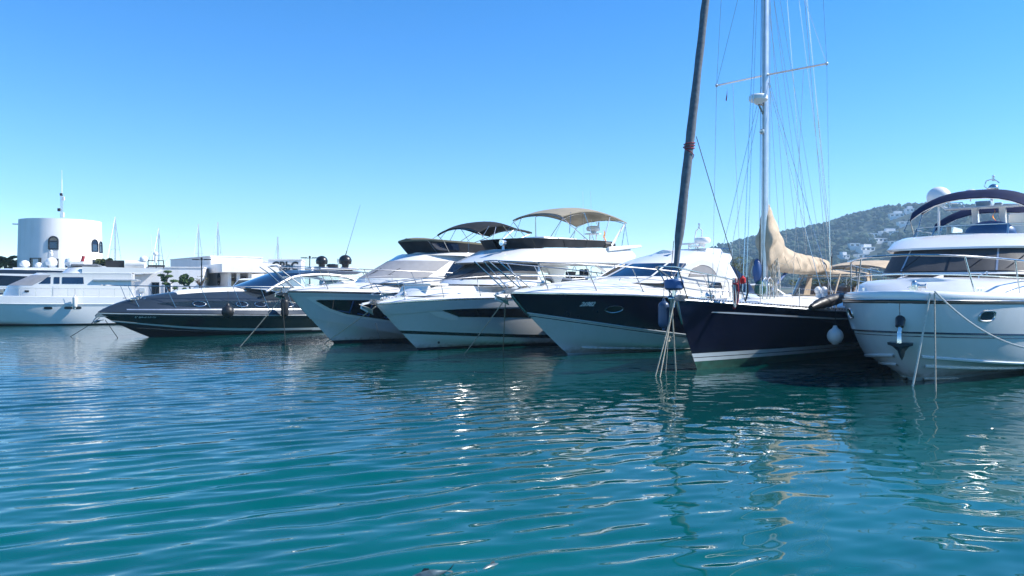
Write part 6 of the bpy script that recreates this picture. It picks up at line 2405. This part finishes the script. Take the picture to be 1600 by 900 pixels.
def tower():
    Y = 78.0
    c = P(95, 450, Y)
    t = thing('round_tower', 'white round tower with arched windows beside the left yachts', 'tower', (c.x, Y, 1.1))
    zt = P(95, 345.5, Y).z - 1.1
    r0, r1 = 3.74, 3.55
    m = MB()
    m.lathe([(r0 + .05, -.5), (r0, 0), (r1, zt), (r1 - .3, zt), (r1 - .3, zt - .4), (.01, zt - .4)], (0, 0, 0), 72)
    m.build('wall', STUCCO, t, ang=50)
    def rad(z): return lerp(r0, r1, z / zt)
    def cpt(a, z, off): return Vector(((rad(z) + off) * math.sin(a), -(rad(z) + off) * math.cos(a), z))
    fc = math.atan2(c.x, Y)     # bearing of the tower from the camera
    def win(u, v0, v1, wdt, arch, nm='window', pane=BLUEG):
        # angle on the drum for pixel u
        s = (u - 95) / 60.0
        a = math.asin(max(-.98, min(.98, s))) - fc
        zs1, zs0 = P(95, v0, Y - 3).z - 1.1, P(95, v1, Y - 3).z - 1.1
        da = wdt / 2 / r1
        f = MB()
        out = []
        if arch:
            zc = zs1 - wdt / 2
            out = [(a - da, zs0), (a - da, zc)] + [(a - da * math.cos(q), zc + wdt / 2 * math.sin(q)) for q in (math.pi * k / 12 for k in range(1, 12))] + [(a + da, zc), (a + da, zs0)]
        else:
            out = [(a - da, zs0), (a - da, zs1), (a + da, zs1), (a + da, zs0)]
        f.tube([cpt(q, z, .03) for q, z in out + out[:1]], .07, 5)
        if nm == 'window':
            f.tube([cpt(a - da, lerp(zs0, zs1, .62), .03), cpt(a + da, lerp(zs0, zs1, .62), .03)], .04, 5)
        fo = f.build(nm, BLACK, t, ang=60)
        g = MB(); cc = [cpt(q, z, .025) for q, z in out]
        g.add(cc, [tuple(range(len(cc)))]); g.build('pane', pane, fo, smooth=False)
        return a
    pa = math.asin((85 - 95) / 60) - fc
    m = MB(); z0_, z1_ = P(95, 421, Y - 3).z - 1.1, P(95, 389, Y - 3).z - 1.1
    m.loft([[cpt(pa + d, z0_, .02), cpt(pa + d, z1_, .02)] for d in (-.105, -.05, 0, .05, .105)]); m.build('recess_panel', STUCCOG, t)
    win(85, 370, 389.5, .75, True)
    win(85, 405, 421, .75, False)
    win(143, 372, 391, .85, True)
    win(152, 374, 392, .8, True)
    win(143, 405, 421, .7, False)
    win(61, 404, 421, 1.0, False, 'door', GLASS)
    win(110, 405, 421, .9, False, 'door', GLASS)
    m = MB(); m.tube([(-3.6, -.6, zt - .35), (-4.3, -.7, zt - .33)], .06, 6); m.build('rain_spout', ALU, t)
    # antenna mast
    z0 = zt - .4
    q = thing('antenna_mast', 'thin lattice antenna mast on the roof of the round tower', 'antenna', (c.x + .1, Y, 1.1 + z0))
    m = MB()
    for k in range(3):
        a = k * 2.094; m.tube([(.13 * math.cos(a), .13 * math.sin(a), 0), (.10 * math.cos(a), .10 * math.sin(a), 3.0)], .03, 5)
    for k in range(9):
        z = k * .33; m.tube([(.13, 0, z), (-.065, .11, z + .17), (-.065, -.11, z + .33)], .015, 4)
    m.build('lattice', ALU, q)
    m = MB(); m.tube([(0, 0, 2.9), (0, 0, 4.5)], .04, 6); m.tube([(0, 0, 4.4), (0, 0, 5.4)], .02, 5); m.build('whip', WPAINT, q)
    for x, y, z, s in ((.22, -.1, 2.6, (.2, .16, .35)), (-.2, -.1, 1.5, (.25, .25, .3)), (.2, -.1, 1.0, (.16, .14, .5)), (0, -.12, 3.0, (.2, .2, .25))):
        m = MB(); m.box((x, y, z), s); m.build('antenna_panel', WPAINT if x > 0 else CHAR, q, bevel=.03)


def lamp_post(u, vt, Y, label):
    p = P(u, vt, Y)
    t = thing('lamp_post', label, 'street lamp', (p.x, Y, 1.1), 0, 'lamp posts on the quay')
    hh = p.z - 1.1
    m = MB(); m.tube([(0, 0, 0), (0, 0, hh)], [.07, .045], 8); m.lathe([(.12, 0), (.12, .3), (.07, .4)], n=8); m.build('pole', CHAR, t)
    m = MB(); m.tube([(-.5, 0, hh - .05), (.5, 0, hh - .05)], .025, 6); m.build('arm', CHAR, t)
    for s in (-1, 1):
        m = MB(); m.box((s * .5, 0, hh - .02), (.55, .3, .08)); m.build('lamp_head', CHAR, t, bevel=.03)
    m = MB(); m.ell((0, 0, hh + .05), (.1, .1, .12), 8); m.build('finial', CHAR, t)


def leaf_cloud(mb, c, r, n, size, rr, flat=1.0):
    for _ in range(n):
        d = Vector((rr.gauss(0, 1), rr.gauss(0, 1), rr.gauss(0, 1))).normalized() * rr.uniform(.55, 1) ** .5
        p = Vector(c) + Vector((d.x * r[0], d.y * r[1], d.z * r[2]))
        a = Vector((rr.gauss(0, 1), rr.gauss(0, 1), rr.gauss(0, 1) * flat)).normalized() * size * rr.uniform(.6, 1.3)
        b = a.orthogonal().normalized() * size * rr.uniform(.35, .7)
        mb.add([p - a, p - b, p + a, p + b], [(0, 1, 2, 3)])


def garden():
    rr = random.Random(9)
    Y = 66.0
    # cloud pruned tree
    b0 = P(266, 472, Y)
    t = thing('cloud_pruned_tree', 'cloud pruned bonsai tree with flat dark pads before the white building', 'tree', (b0.x, Y, 1.1))
    ox = b0.x
    pads = [(262, 424.5, 6), (252, 430, 5.5), (264, 431.5, 6), (256, 434, 5), (256, 438, 4.5), (259, 443, 6), (272, 439, 6.2), (262, 446, 4), (274, 450, 4), (287, 455.5, 4), (288, 451.5, 3)]
    m = MB()
    trunk = [P(270, 470, Y), P(266, 458, Y), P(260, 447, Y), P(261, 436, Y), P(262, 426, Y)]
    m.tube([Vector((p.x - ox, 0, p.z - 1.1)) for p in trunk], [.11, .09, .07, .05, .03], 7)
    for u, v, w in pads:
        p = P(u, v, Y); q = min(trunk, key=lambda k: abs(k.z - p.z + .4))
        m.tube([Vector((q.x - ox, 0, q.z - 1.1)), Vector((p.x - ox, .1, p.z - 1.15))], [.04, .03], 5)
    m.build('trunk', BARK, t)
    for u, v, w in pads:
        p = P(u, v, Y); rw = w / F * Y
        m = MB(); leaf_cloud(m, (p.x - ox, 0, p.z - 1.1), (rw, rw, .10), 150, .07, rr)
        m.ell((p.x - ox, 0, p.z - 1.1), (rw * .9, rw * .9, .085), 10, jit=.1)
        m.build('foliage_pad', LEAF, t, smooth=False, recalc=False)
    b0 = P(290, 470, Y)
    t = thing('cloud_pruned_tree', 'rounder bushy pruned tree beside the lamp post', 'tree', (b0.x, Y + 1, 1.1))
    m = MB(); m.tube([(.4, 0, 0), (.1, 0, .7), (-.1, 0, 1.5)], [.14, .1, .06], 7); m.build('trunk', BARK, t)
    m = MB()
    for u, v, w in ((284, 434, 4), (287, 438, 6), (294, 440, 6), (299, 437, 4), (290, 432, 5), (283, 440, 4), (291, 444, 5)):
        p = P(u, v, Y + 1); rw = w / F * Y; leaf_cloud(m, (p.x - b0.x, 0, p.z - 1.1), (rw, rw, .22), 200, .08, rr)
    m.build('crown', LEAF, t, smooth=False, recalc=False)
    b0 = P(313, 470, Y)
    t = thing('bare_tree', 'small gnarled bare tree right of the lamp post', 'tree', (b0.x, Y, 1.1))
    m = MB(); m.tube([(0, 0, 0), (.05, 0, .8), (0, 0, 1.5)], [.16, .13, .09], 7)
    for k in range(16):
        a = rr.uniform(-1.2, 1.2); L_ = rr.uniform(.4, .95)
        m.tube([(0, 0, 1.2 + rr.uniform(0, .3)), (math.sin(a) * L_ * .5, rr.uniform(-.2, .2), 1.6 + L_ * .3), (math.sin(a) * L_, rr.uniform(-.4, .4), 1.7 + L_ * .55)], [.05, .03, .012], 5)
    m.build('trunk', BARK, t)
    m = MB(); leaf_cloud(m, (.1, 0, 2.0), (.7, .5, .35), 70, .05, rr); m.build('foliage', LEAFD, t, smooth=False, recalc=False)
    # planters in front of the building
    for u, lab in ((266, 'white planter box under the cloud pruned tree'), (290, 'white planter box under the rounder pruned tree'), (313, 'white planter box under the bare tree')):
        p = P(u, 470, Y); pl = thing('planter', lab, 'planter', (p.x, Y + (1 if u == 290 else 0), 1.1), 0, 'planters along the quay')
        m = MB(); m.box((0, 0, .25), (1.1, 1.1, .5)); m.build('box', STUCCO, pl, smooth=False, bevel=.03)
        m = MB(); m.box((0, 0, .505), (.96, .96, .03)); m.build('soil', BARK, pl, smooth=False)
    # palms
    for (u, v, Yp, s, lab) in ((8, 408, 76, 1.7, 'palm at the left edge behind the domes'), (24, 412, 80, 1.2, 'smaller dark palm just left of the round tower'), (163, 411, 74, 1.25, 'yellowish palm right of the round tower'), (178, 412, 76, .9, 'short palm behind the dark windbreak')):
        p = P(u, v, Yp)
        t = thing('palm_tree', lab, 'palm', (p.x, Yp, 1.1), 0, 'palms behind the left yachts')
        hh = p.z - 1.1
        m = MB(); m.tube([(0, 0, 0), (.08, 0, hh * .5), (0, 0, hh)], [.2, .15, .13], 8); m.build('trunk', BARK, t)
        m = MB()
        for k in range(26):
            a = k * 2.4; el = rr.uniform(-.5, 1.3); L_ = s * rr.uniform(.8, 1.1)
            d = Vector((math.cos(a), math.sin(a), 0))
            pts = [Vector((0, 0, hh)) + d * (L_ * q * math.cos(el * (1 - q * .3))) + Vector((0, 0, L_ * (math.sin(el) * q - .6 * q * q))) for q in (0, .25, .5, .75, 1)]
            m.tube(pts, [.03, .025, .02, .015, .006], 4)
            for i in range(1, 24):
                q = i / 24 * 4; j = min(int(q), 3); pc = pts[j].lerp(pts[j + 1], q - j)
                sd = d.cross(Vector((0, 0, 1))) * (s * .28 * math.sin(math.pi * min(1, i / 24 + .12)))
                for sg in (1, -1):
                    m.add([pc, pc + sd * sg * .6 + d * .08 + Vector((0, 0, -.05)), pc + sd * sg + d * .2 + Vector((0, 0, -.22)), pc + sd * sg * .5 + d * .02 + Vector((0, 0, -.12))], [(0, 1, 2, 3)])
        m.build('fronds', LEAFD, t, smooth=False, recalc=False)
    # small shrub tree at the stern of the navy cruiser
    p = P(1143, 430, 47)
    t = thing('shrub', 'sparse olive shrub on the quay behind the white hardtop', 'shrub', (p.x, 47, 1.1))
    m = MB()
    for k in range(8): m.tube([(0, 0, 0), (rr.uniform(-.3, .4), rr.uniform(-.3, .3), 1.2), (rr.uniform(-.5, .9), rr.uniform(-.5, .5), 2.4 + rr.uniform(0, .6))], [.05, .03, .01], 5)
    m.build('stem', BARK, t)
    m = MB(); leaf_cloud(m, (.2, 0, 2.0), (.6, .5, .8), 500, .06, rr); leaf_cloud(m, (.45, 0, 2.7), (.4, .4, .5), 200, .055, rr); m.build('foliage', LEAFD, t, smooth=False, recalc=False)


def vehicle(name, label, cat, u, vroof, Y, L_, W, H_, rz, van=False):
    p = P(u, vroof, Y)
    zb = p.z - H_
    t = thing(name, label, cat, (p.x, Y, 1.1), rz)
    wr = .34
    dz = max(0, zb - 1.1)
    if van:
        prof = [(-L_ / 2, .35), (L_ / 2, .35), (L_ / 2, .95), (L_ / 2 - .75, 1.12), (L_ / 2 - 1.5, H_ - .05), (L_ / 2 - 1.9, H_), (-L_ / 2 + .1, H_), (-L_ / 2, H_ - .2)]
        glass = [(L_ / 2 - .85, 1.18), (L_ / 2 - 1.5, H_ - .14), (L_ / 2 - 2.5, H_ - .14), (L_ / 2 - 2.5, 1.18)]
    else:
        prof = [(-L_ / 2, .30), (L_ / 2, .30), (L_ / 2, .70), (L_ / 2 - .9, .92), (L_ / 2 - 1.75, H_ - .04), (-L_ / 2 + 1.2, H_), (-L_ / 2 + .35, 1.0), (-L_ / 2, .85)]
        glass = [(L_ / 2 - 1.05, .95), (L_ / 2 - 1.75, H_ - .10), (-L_ / 2 + 1.2, H_ - .08), (-L_ / 2 + .55, 1.0)]
    m = MB(); m.prism(prof, 'y', -W / 2, W / 2); m.build('body', WPAINT, t, ang=25, bevel=.08)
    for s in (1, -1):
        m = MB(); m.prism(glass, 'y', s * (W / 2 + .004), s * (W / 2 + .02)); m.build('side_window', BLUEG, t, smooth=False)
        for x in (-L_ / 2 + .8, L_ / 2 - .85):
            m = MB(); m.lathe([(.01, -.11), (wr, -.11), (wr, .11), (.01, .11)], (x, s * (W / 2 - .1), wr), 18, M=Matrix.Rotation(math.pi / 2, 3, 'X')); w = m.build('wheel', RUBBER, t, ang=30)
            m = MB(); m.lathe([(.01, -.125), (.2, -.125), (.2, .125), (.01, .125)], (x, s * (W / 2 - .1), wr), 14, M=Matrix.Rotation(math.pi / 2, 3, 'X')); m.build('rim', ALU, w, ang=30)
        m = MB(); m.ell((L_ / 2 - .03, s * (W / 2 - .3), .72), (.06, .2, .1), 10); m.build('headlight', CLEAR, t)
        m = MB(); m.ell((L_ / 2 - 1.0, s * (W / 2 + .12), 1.15), (.07, .1, .11), 8); m.build('wing_mirror', BLACK, t)
    m = MB()
    a, c = glass[0], glass[1]
    m.loft([[(a[0] + .03, -W / 2 + .1, a[1]), (a[0] + .03, W / 2 - .1, a[1])], [(c[0] + .04, -W / 2 + .15, c[1]), (c[0] + .04, W / 2 - .15, c[1])]]); m.build('windscreen', BLUEG, t, smooth=False)


def sail_mast(u, vt, Y, label, spread=True):
    p = P(u, vt, Y)
    hh = p.z - 1.1
    t = thing('distant_sailboat', label, 'sailboat', (p.x, Y, 1.1), R(100), 'sailing boats laid up behind the buildings')
    h = Hull(9, 2.8, [(0, .9), (.6, 1.0), (1, 1.3)], zk=0, rake=1.3, rp=1.2, sm=.4, a1=1.9, b1=.95, sail=True)
    m = h.mesh([(0, 1.0, WHITE, 8, 0)], 20)
    m.v = [(x - 5, y, z + .5) for x, y, z in m.v]
    m.build('hull', WHITE, t)
    m = MB(); m.box((0, 0, .25), (3, 1.0, .5)); m.build('cradle', CHAR, t, smooth=False)
    m = MB(); m.tube([(0, 0, 1.3), (0, 0, hh)], [.10, .075], 8); m.build('mast', ALU, t)
    m = MB()
    m.tube([(3.8, 0, 1.8), (.05, 0, hh * .97)], .018, 4); m.tube([(-4.8, 0, 1.5), (-.05, 0, hh)], .012, 4)
    for s in (1, -1): m.tube([(0, 1.2 * s, 1.5), (0, .5 * s, hh * .6), (0, 0, hh * .93)], .012, 4)
    m.build('rigging', STEEL, t)
    m = MB(); m.tube([(-.1, -.5, hh * .6), (0, 0, hh * .61), (-.1, .5, hh * .6)], .025, 5); m.build('spreader', ALU, t)
    m = MB(); m.tube([(-.1, 0, 2.3), (-3.6, 0, 2.3)], .14, 8); m.build('furled_sail', SAND, t)


def quay_wall():
    mb = MB()
    a = P(1290, 450, 50); c = P(1420, 450, 47)
    n = 16
    for i in range(n):
        x0 = lerp(a.x - 2, c.x + 12, i / n); x1 = lerp(a.x - 2, c.x + 12, (i + 1) / n)
        mb.box(((x0 + x1) / 2, 49.5 - i * .25, 1.85), (x1 - x0, .6, 1.5 + .12 * math.sin(i * 2.1)))
    o = mb.build('stone_wall', STONE, smooth=False)
    tag(o, 'brown rubble stone wall along the quay between sailing yacht and right yacht', 'wall')
    rr = random.Random(2)
    mb = MB()
    for i in range(40):
        x = lerp(a.x - 2, c.x + 10, i / 40)
        leaf_cloud(mb, (x, 49.3 - i * .1, 2.75), (.6, .5, .22), 60, .09, rr)
    o = mb.build('hedge', LEAFD, smooth=False, recalc=False)
    tag(o, 'low flowering hedge on top of the rubble stone wall', 'hedge')


def tender():
    p = P(900, 436, 46)
    t = thing('tender_boat', 'grey open tender with two seats seen through the cockpit of the taupe canopied yacht', 'tender', (p.x, 46, 2.25), R(200))
    h = Hull(3.6, 1.7, [(0, .45), (.6, .5), (1, .75)], zk=0, rake=.7, rp=1.2, sm=.5, wl=.7)
    m = h.mesh([(0, 1.0, CHAR, 8, 0)], 20); m.v = [(x - 1.8, y, z) for x, y, z in m.v]; m.build('hull', CHAR, t)
    m = MB(); m.tube([(p_.x - 1.8, p_.y, p_.z) for p_ in h.rail_line(1.0, 30)], .16, 10); m.build('inflatable_tube', GREYC, t)
    for y in (-.35, .3):
        m = MB(); m.box((-.3, y, .75), (.45, .5, .35)); m.box((-.52, y, 1.0), (.12, .5, .5)); m.build('seat', CHAR, t, bevel=.06)
    m = MB(); m.box((.35, 0, .75), (.4, .6, .7)); m.build('console', CHAR, t, bevel=.05)
    m = MB(); m.tube([(.1, .22 * math.cos(a), 1.15 + .22 * math.sin(a)) for a in (2 * math.pi * k / 16 for k in range(17))], .02, 5); m.build('steering_wheel', STEEL, t)
    m = MB(); m.tube([(-1.3, -.7, .5), (-1.3, -.7, 1.4), (-1.3, .7, 1.4), (-1.3, .7, .5)], .03, 6); m.build('roll_bar', STEEL, t)
    m = MB(); m.box((-1.95, 0, .75), (.35, .4, .55)); m.box((-1.95, 0, .3), (.2, .2, .6)); m.build('outboard', BLACK, t, bevel=.06)
    tr = thing('boat_trailer', 'galvanised trailer under the grey tender', 'trailer', (p.x, 46, 1.1), R(200))
    m = MB()
    for y in (-.5, .5): m.tube([(-1.6, y, .75), (1.0, y * .8, .75), (2.4, 0, .6)], .05, 6)
    for x in (-1.2, .2, 1.0): m.tube([(x, -.5, .75), (x, .5, .75)], .05, 6); m.tube([(x, .35, .75), (x, .35, 1.18)], .04, 6); m.tube([(x, -.35, .75), (x, -.35, 1.18)], .04, 6)
    m.tube([(-.4, -.75, .32), (-.4, .75, .32)], .04, 6)
    for y in (-.45, .45): m.tube([(-.4, y, .32), (-.4, y, .75)], .04, 6)
    m.build('frame', ALU, tr)
    for y in (-.8, .8):
        m = MB(); m.lathe([(.01, -.09), (.32, -.09), (.32, .09), (.01, .09)], (-.4, y, .32), 16, M=Matrix.Rotation(math.pi / 2, 3, 'X')); m.build('wheel', RUBBER, tr)


quay()
villas()
hill()
buildings()
tower()
lamp_post(315, 405, 67, 'two armed lamp post between the pruned trees')
lamp_post(484, 402.5, 70, 'two armed lamp post right of the lettered wall')
garden()
vehicle('parked_van', 'white van parked before the porch pavilion', 'van', 392, 431.5, 68, 5.0, 1.9, 2.1, R(200), True)
vehicle('parked_car', 'white car parked on the quay behind the sailing yacht', 'car', 1168, 440.5, 45, 4.3, 1.75, 1.55, R(190))
for u, v, Y_, lab in ((180, 339, 100, 'tall bare mast right of the round tower'), (248, 356, 105, 'shortest bare mast over the long white building'), (310, 350, 100, 'dark mast left of the tall white block'),
                      (340.5, 347, 102, 'bare mast rising over the tall white block'), (434, 370, 95, 'mast rising behind the lettered wall')):
    sail_mast(u, v, Y_, 'laid up sailboat with ' + lab)
quay_wall()
tender()
# ------------------------------------------------------------------ mooring lines, fenders, fish
def W(b, x, y, z):
    return b.M @ Vector((x, y, z))


def rail_at(b, h, u, s0=.80, side=1, hh=1.0):
    """hull edge point on one side that lies at photo column u"""
    best = None
    for i in range(300):
        s = lerp(s0, 1.0, i / 299)
        p = h.pt(s, hh); p = b.M @ Vector((p.x, p.y * side, p.z))
        e = abs(800 + p.x / p.y * F - u)
        if best is None or e < best[0]:
            best = (e, p)
    return best[1]


def water_pt(u, v):
    Y = F * CAM_H / (v - 450)
    return Vector(((u - 800) / F * Y, Y, 0.0))


def chain(mb, pts, o_):
    """twisted links over the last stretch"""
    n = 13
    a, c = pts[-1], pts[-1] + (pts[-1] - pts[-4]).normalized() * .35
    for i in range(n):
        p = a.lerp(c, i / n - .2) - o_
        q = Matrix.Rotation(i * math.pi / 2, 3, (c - a).normalized())
        d = (c - a).normalized()
        s = q @ d.orthogonal().normalized()
        mb.tube([p + d * .035 * math.cos(k) + s * .022 * math.sin(k) for k in (2 * math.pi * j / 8 for j in range(9))], .009, 4, STEEL)


RP = Vector((-.06, -.10, .18))
G = 'mooring lines running down into the water'
rope('mooring_line', 'taut pale mooring line from the bow cleat of the nearest yacht, chain at its foot', rail_at(RB, RH, 1453) + RP, water_pt(1426, 604), .024, .03, ROPEW, G, extra=chain)
rope('mooring_line', 'plain vertical mooring line beside the chained one at the nearest yacht', rail_at(RB, RH, 1461) + RP, water_pt(1462, 612), .018, .0, ROPE, G)
rope('mooring_line', 'white slack line drooping across the bow of the nearest yacht out of frame', rail_at(RB, RH, 1461) + RP + Vector((0, 0, .05)), P(1640, 548, 18.2), .022, .35, ROPEW, 'slack bow lines')
for (p, q, r_, lab) in (((18.75, .10, 2.12), (1024, 588), .018, 'leftmost slanting line from the sailing yacht bow roller'),
                        ((18.72, .05, 2.12), (1031, 590), .018, 'second slanting line, close right of the leftmost under the sailing yacht bow'),
                        ((18.74, -.05, 2.12), (1040, 583), .014, 'knotted thin line in the middle of the bundle under the sailing yacht bow'),
                        ((18.78, .0, 2.10), (1056, 581), .022, 'nearly vertical thick line right of the bundle under the sailing yacht bow')):
    rope('mooring_line', lab, W(SB, *p), water_pt(*q), r_, .02, ROPE, G)
kn = MB()
a = W(SB, 18.74, -.05, 2.12).lerp(water_pt(1040, 583), .55)
for k in range(5):
    kn.tube([(.05 * math.cos(t + k) + .01 * k, .05 * math.sin(t * 1.3 + k), .06 * math.sin(t + k * 1.7)) for t in (6.28 * j / 12 for j in range(13))], .014, 5)
o = kn.build('rope_knot', ROPE); o.location = a
tag(o, 'rope knot tied halfway down the thin line under the sailing yacht bow', 'knot')
rope('mooring_line', 'slanting line from the anchor of the navy sport cruiser', W(NB, 14.15, .06, 2.18), water_pt(726, 553), .018, .02, ROPE, G)
rope('mooring_line', 'vertical line under the anchor of the navy sport cruiser', W(NB, 14.2, -.02, 2.15), water_pt(786, 547), .018, .0, ROPE, G)
rope('mooring_line', 'slanting line from the bow of the taupe canopied yacht', W(AB, 15.1, .1, 1.72), water_pt(506, 537), .020, .02, ROPE, G)
rope('mooring_line', 'thin dark line down the bow side of the olive covered yacht', W(CB, 13.2, 2.30, .95), water_pt(597, 540), .009, .0, ROPED, G)
rope('mooring_line', 'long slanting line from the bow of the olive covered yacht', W(CB, 16.15, .05, 2.12), water_pt(375, 542), .018, .02, ROPE, G)
rope('mooring_line', 'dark vertical chain line under the bow of the olive covered yacht', W(CB, 16.2, 0, 2.1), water_pt(446, 541), .014, .0, ROPED, G)
rope('mooring_line', 'dark line slanting left from the low slate sports yacht', W(DB, 16.95, .05, 1.0), water_pt(110, 526), .016, .02, ROPED, G)
rope('mooring_line', 'short steep dark line under the bow of the low slate sports yacht', W(DB, 16.7, .05, .9), water_pt(184, 528), .016, .0, ROPED, G)

fender('ball_fender', 'white ball fender hanging between sailing yacht and nearest yacht', SB.loc(1305, 525, y=2.62) if False else SB.M @ SB.loc(1305, 525, y=2.55), r=.235, m=FENDW, hang=.75, ball=True)
fender('long_fender', 'dark blue fender hanging under the sailing yacht bow rail', SB.M @ Vector((18.35, -.55, 1.63)), length=.78, r=.16, m=FENDB, hang=.55)
q = DB.M @ DB.loc(356, 487, y=2.45)
fender('ball_fender', 'black ball fender hanging alone on the side of the slate sports yacht', q, r=.30, m=RUBBER, hang=.75, ball=True)
q = DB.M @ DB.loc(445, 481, y=2.55)
fender('long_fender', 'black upright fender beside the bow of the olive covered yacht', q, length=.95, r=.2, m=RUBBER, hang=.5)
q = LB.M @ LB.loc(117, 472, y=2.72)
fender('long_fender', 'white fender on the side of the long broadside yacht, by the portholes', q, length=.75, r=.14, m=FENDW, hang=.4)
q = LB.M @ LB.loc(119, 478, y=2.66)

# black canvas bundle on the sailing yacht's side deck
bd = MB()
pts = spl([(14.2, 1.98, 1.80), (13.6, 2.02, 1.92), (12.9, 2.04, 2.0), (12.2, 2.06, 2.08), (11.7, 2.06, 2.12)], 5)
bd.tube(pts, [.05 + .135 * math.sin(math.pi * min(1, (i + .6) / (len(pts) + .2))) ** .7 + .015 * math.sin(i * 2.3) for i in range(len(pts))], 12)
o = bd.build('canvas_bundle', RUBBER)
o.location = SB.root.location
o.rotation_euler = SB.root.rotation_euler
tag(o, 'black canvas bundle lashed on the side deck of the sailing yacht', 'bundle')

# red and white rope hank on the pulpit
rk = MB()
for k in range(9):
    x0 = .05 * rnd.uniform(-1, 1); y0 = .05 * rnd.uniform(-1, 1); L_ = rnd.uniform(.72, .9)
    rk.tube([(x0 + .04 * math.sin(t * 6.28 + k), y0 + .05 * math.cos(t * 6.28), -L_ * math.sin(t * 3.14)) for t in (i / 14 for i in range(15))], .018, 5, REDROPE if k % 3 else ROPEW)
rk.tube([(-.08, 0, -.15), (0, .08, -.17), (.08, 0, -.15), (0, -.08, -.17), (-.08, 0, -.15)], .025, 5)
o = rk.build('rope_hank', REDROPE)
o.location = SB.M @ Vector((17.05, 1.03, 2.68))
tag(o, 'red and white rope hank hung over the sailing yacht pulpit', 'rope')
lt = MB(); lt.lathe([(.05, -.1), (.09, -.06), (.09, .06), (.05, .1), (.02, .14), (.001, .14)], n=12)
o = lt.build('danbuoy_light', RED); o.location = SB.M @ Vector((16.75, 1.09, 2.62))
tag(o, 'small red lifebuoy light beside the red rope hank', 'light')
lb = MB(); lb.tube([(0, 0, .1), (.02, 0, -.35), (-.05, 0, -.62)], [.025, .03, .02], 6)
o = lb.build('black_strap', RUBBER); o.location = SB.M @ Vector((16.55, 1.12, 2.62))
tag(o, 'black strap hanging from the rail right of the red rope hank', 'strap')

# two fish rolling at the surface
FISH = mat('silver_fish_skin', (0.07, 0.11, 0.13), 0.3, var=0.4, nscale=20)
FIN = mat('dark_fish_fin', (0.03, 0.05, 0.06), 0.5, var=0.2)


def fish(label, loc, rz, L_, pitch):
    t = thing('fish', label, 'fish', loc, rz, 'fish at the surface')
    t.rotation_euler = (0, pitch, rz)
    m = MB(); rows = []
    for i in range(15):
        s = i / 14; x = lerp(-.5, .5, s) * L_
        r = L_ * .13 * max(.02, math.sin(math.pi * min(1, s * 1.02 + .04)) ** .75) * (1 if s > .3 else .45 + 1.8 * s)
        rows.append([(x, .62 * r * math.cos(a) + .02 * L_ * math.sin(s * 5), r * math.sin(a)) for a in (2 * math.pi * k / 12 for k in range(12))])
    m.loft(rows, closed=True, caps=True); m.build('body', FISH, t)
    m = MB()
    for s in (1, -1): m.loft([[(-.48 * L_, .003, 0), (-.48 * L_, -.003, 0)], [(-.58 * L_, .003, s * .05 * L_), (-.60 * L_, -.003, s * .02 * L_)], [(-.70 * L_, .002, s * .14 * L_), (-.68 * L_, -.002, s * .11 * L_)]])
    m.build('tail_fin', FIN, t)
    m = MB(); m.loft([[(.08 * L_, 0, .11 * L_), (-.1 * L_, 0, .11 * L_)], [(0.0, .004, .19 * L_), (-.12 * L_, .004, .16 * L_)]]); m.build('dorsal_fin', FIN, t)


p = water_pt(664, 898)
fish('grey fish rolling at the surface with its dark tail out, left of the pale one', (p.x, p.y, -.015), R(195), .38, .16)
p = water_pt(771, 885)
fish('pale silvery fish at the surface, right of the tail out one', (p.x, p.y, -.02), R(50), .36, .10)

# ------------------------------------------------------------------ the air between the harbour and the hills
hz = MB()
hz.box((300, 560, 62), (1900, 1900, 126.5))
hm = bpy.data.materials.new('sea_haze')
hm.use_nodes = True
t_ = hm.node_tree
t_.nodes.remove(t_.nodes['Principled BSDF'])
pv = t_.nodes.new('ShaderNodeVolumePrincipled')
pv.inputs['Color'].default_value = (0.48, 0.76, 1.0, 1)
pv.inputs['Density'].default_value = 0.0004
pv.inputs['Anisotropy'].default_value = 0.0
t_.links.new(pv.outputs[0], t_.nodes['Material Output'].inputs['Volume'])
o = hz.build('haze', hm, smooth=False)
tag(o, 'faint blue sea haze', kind='stuff')
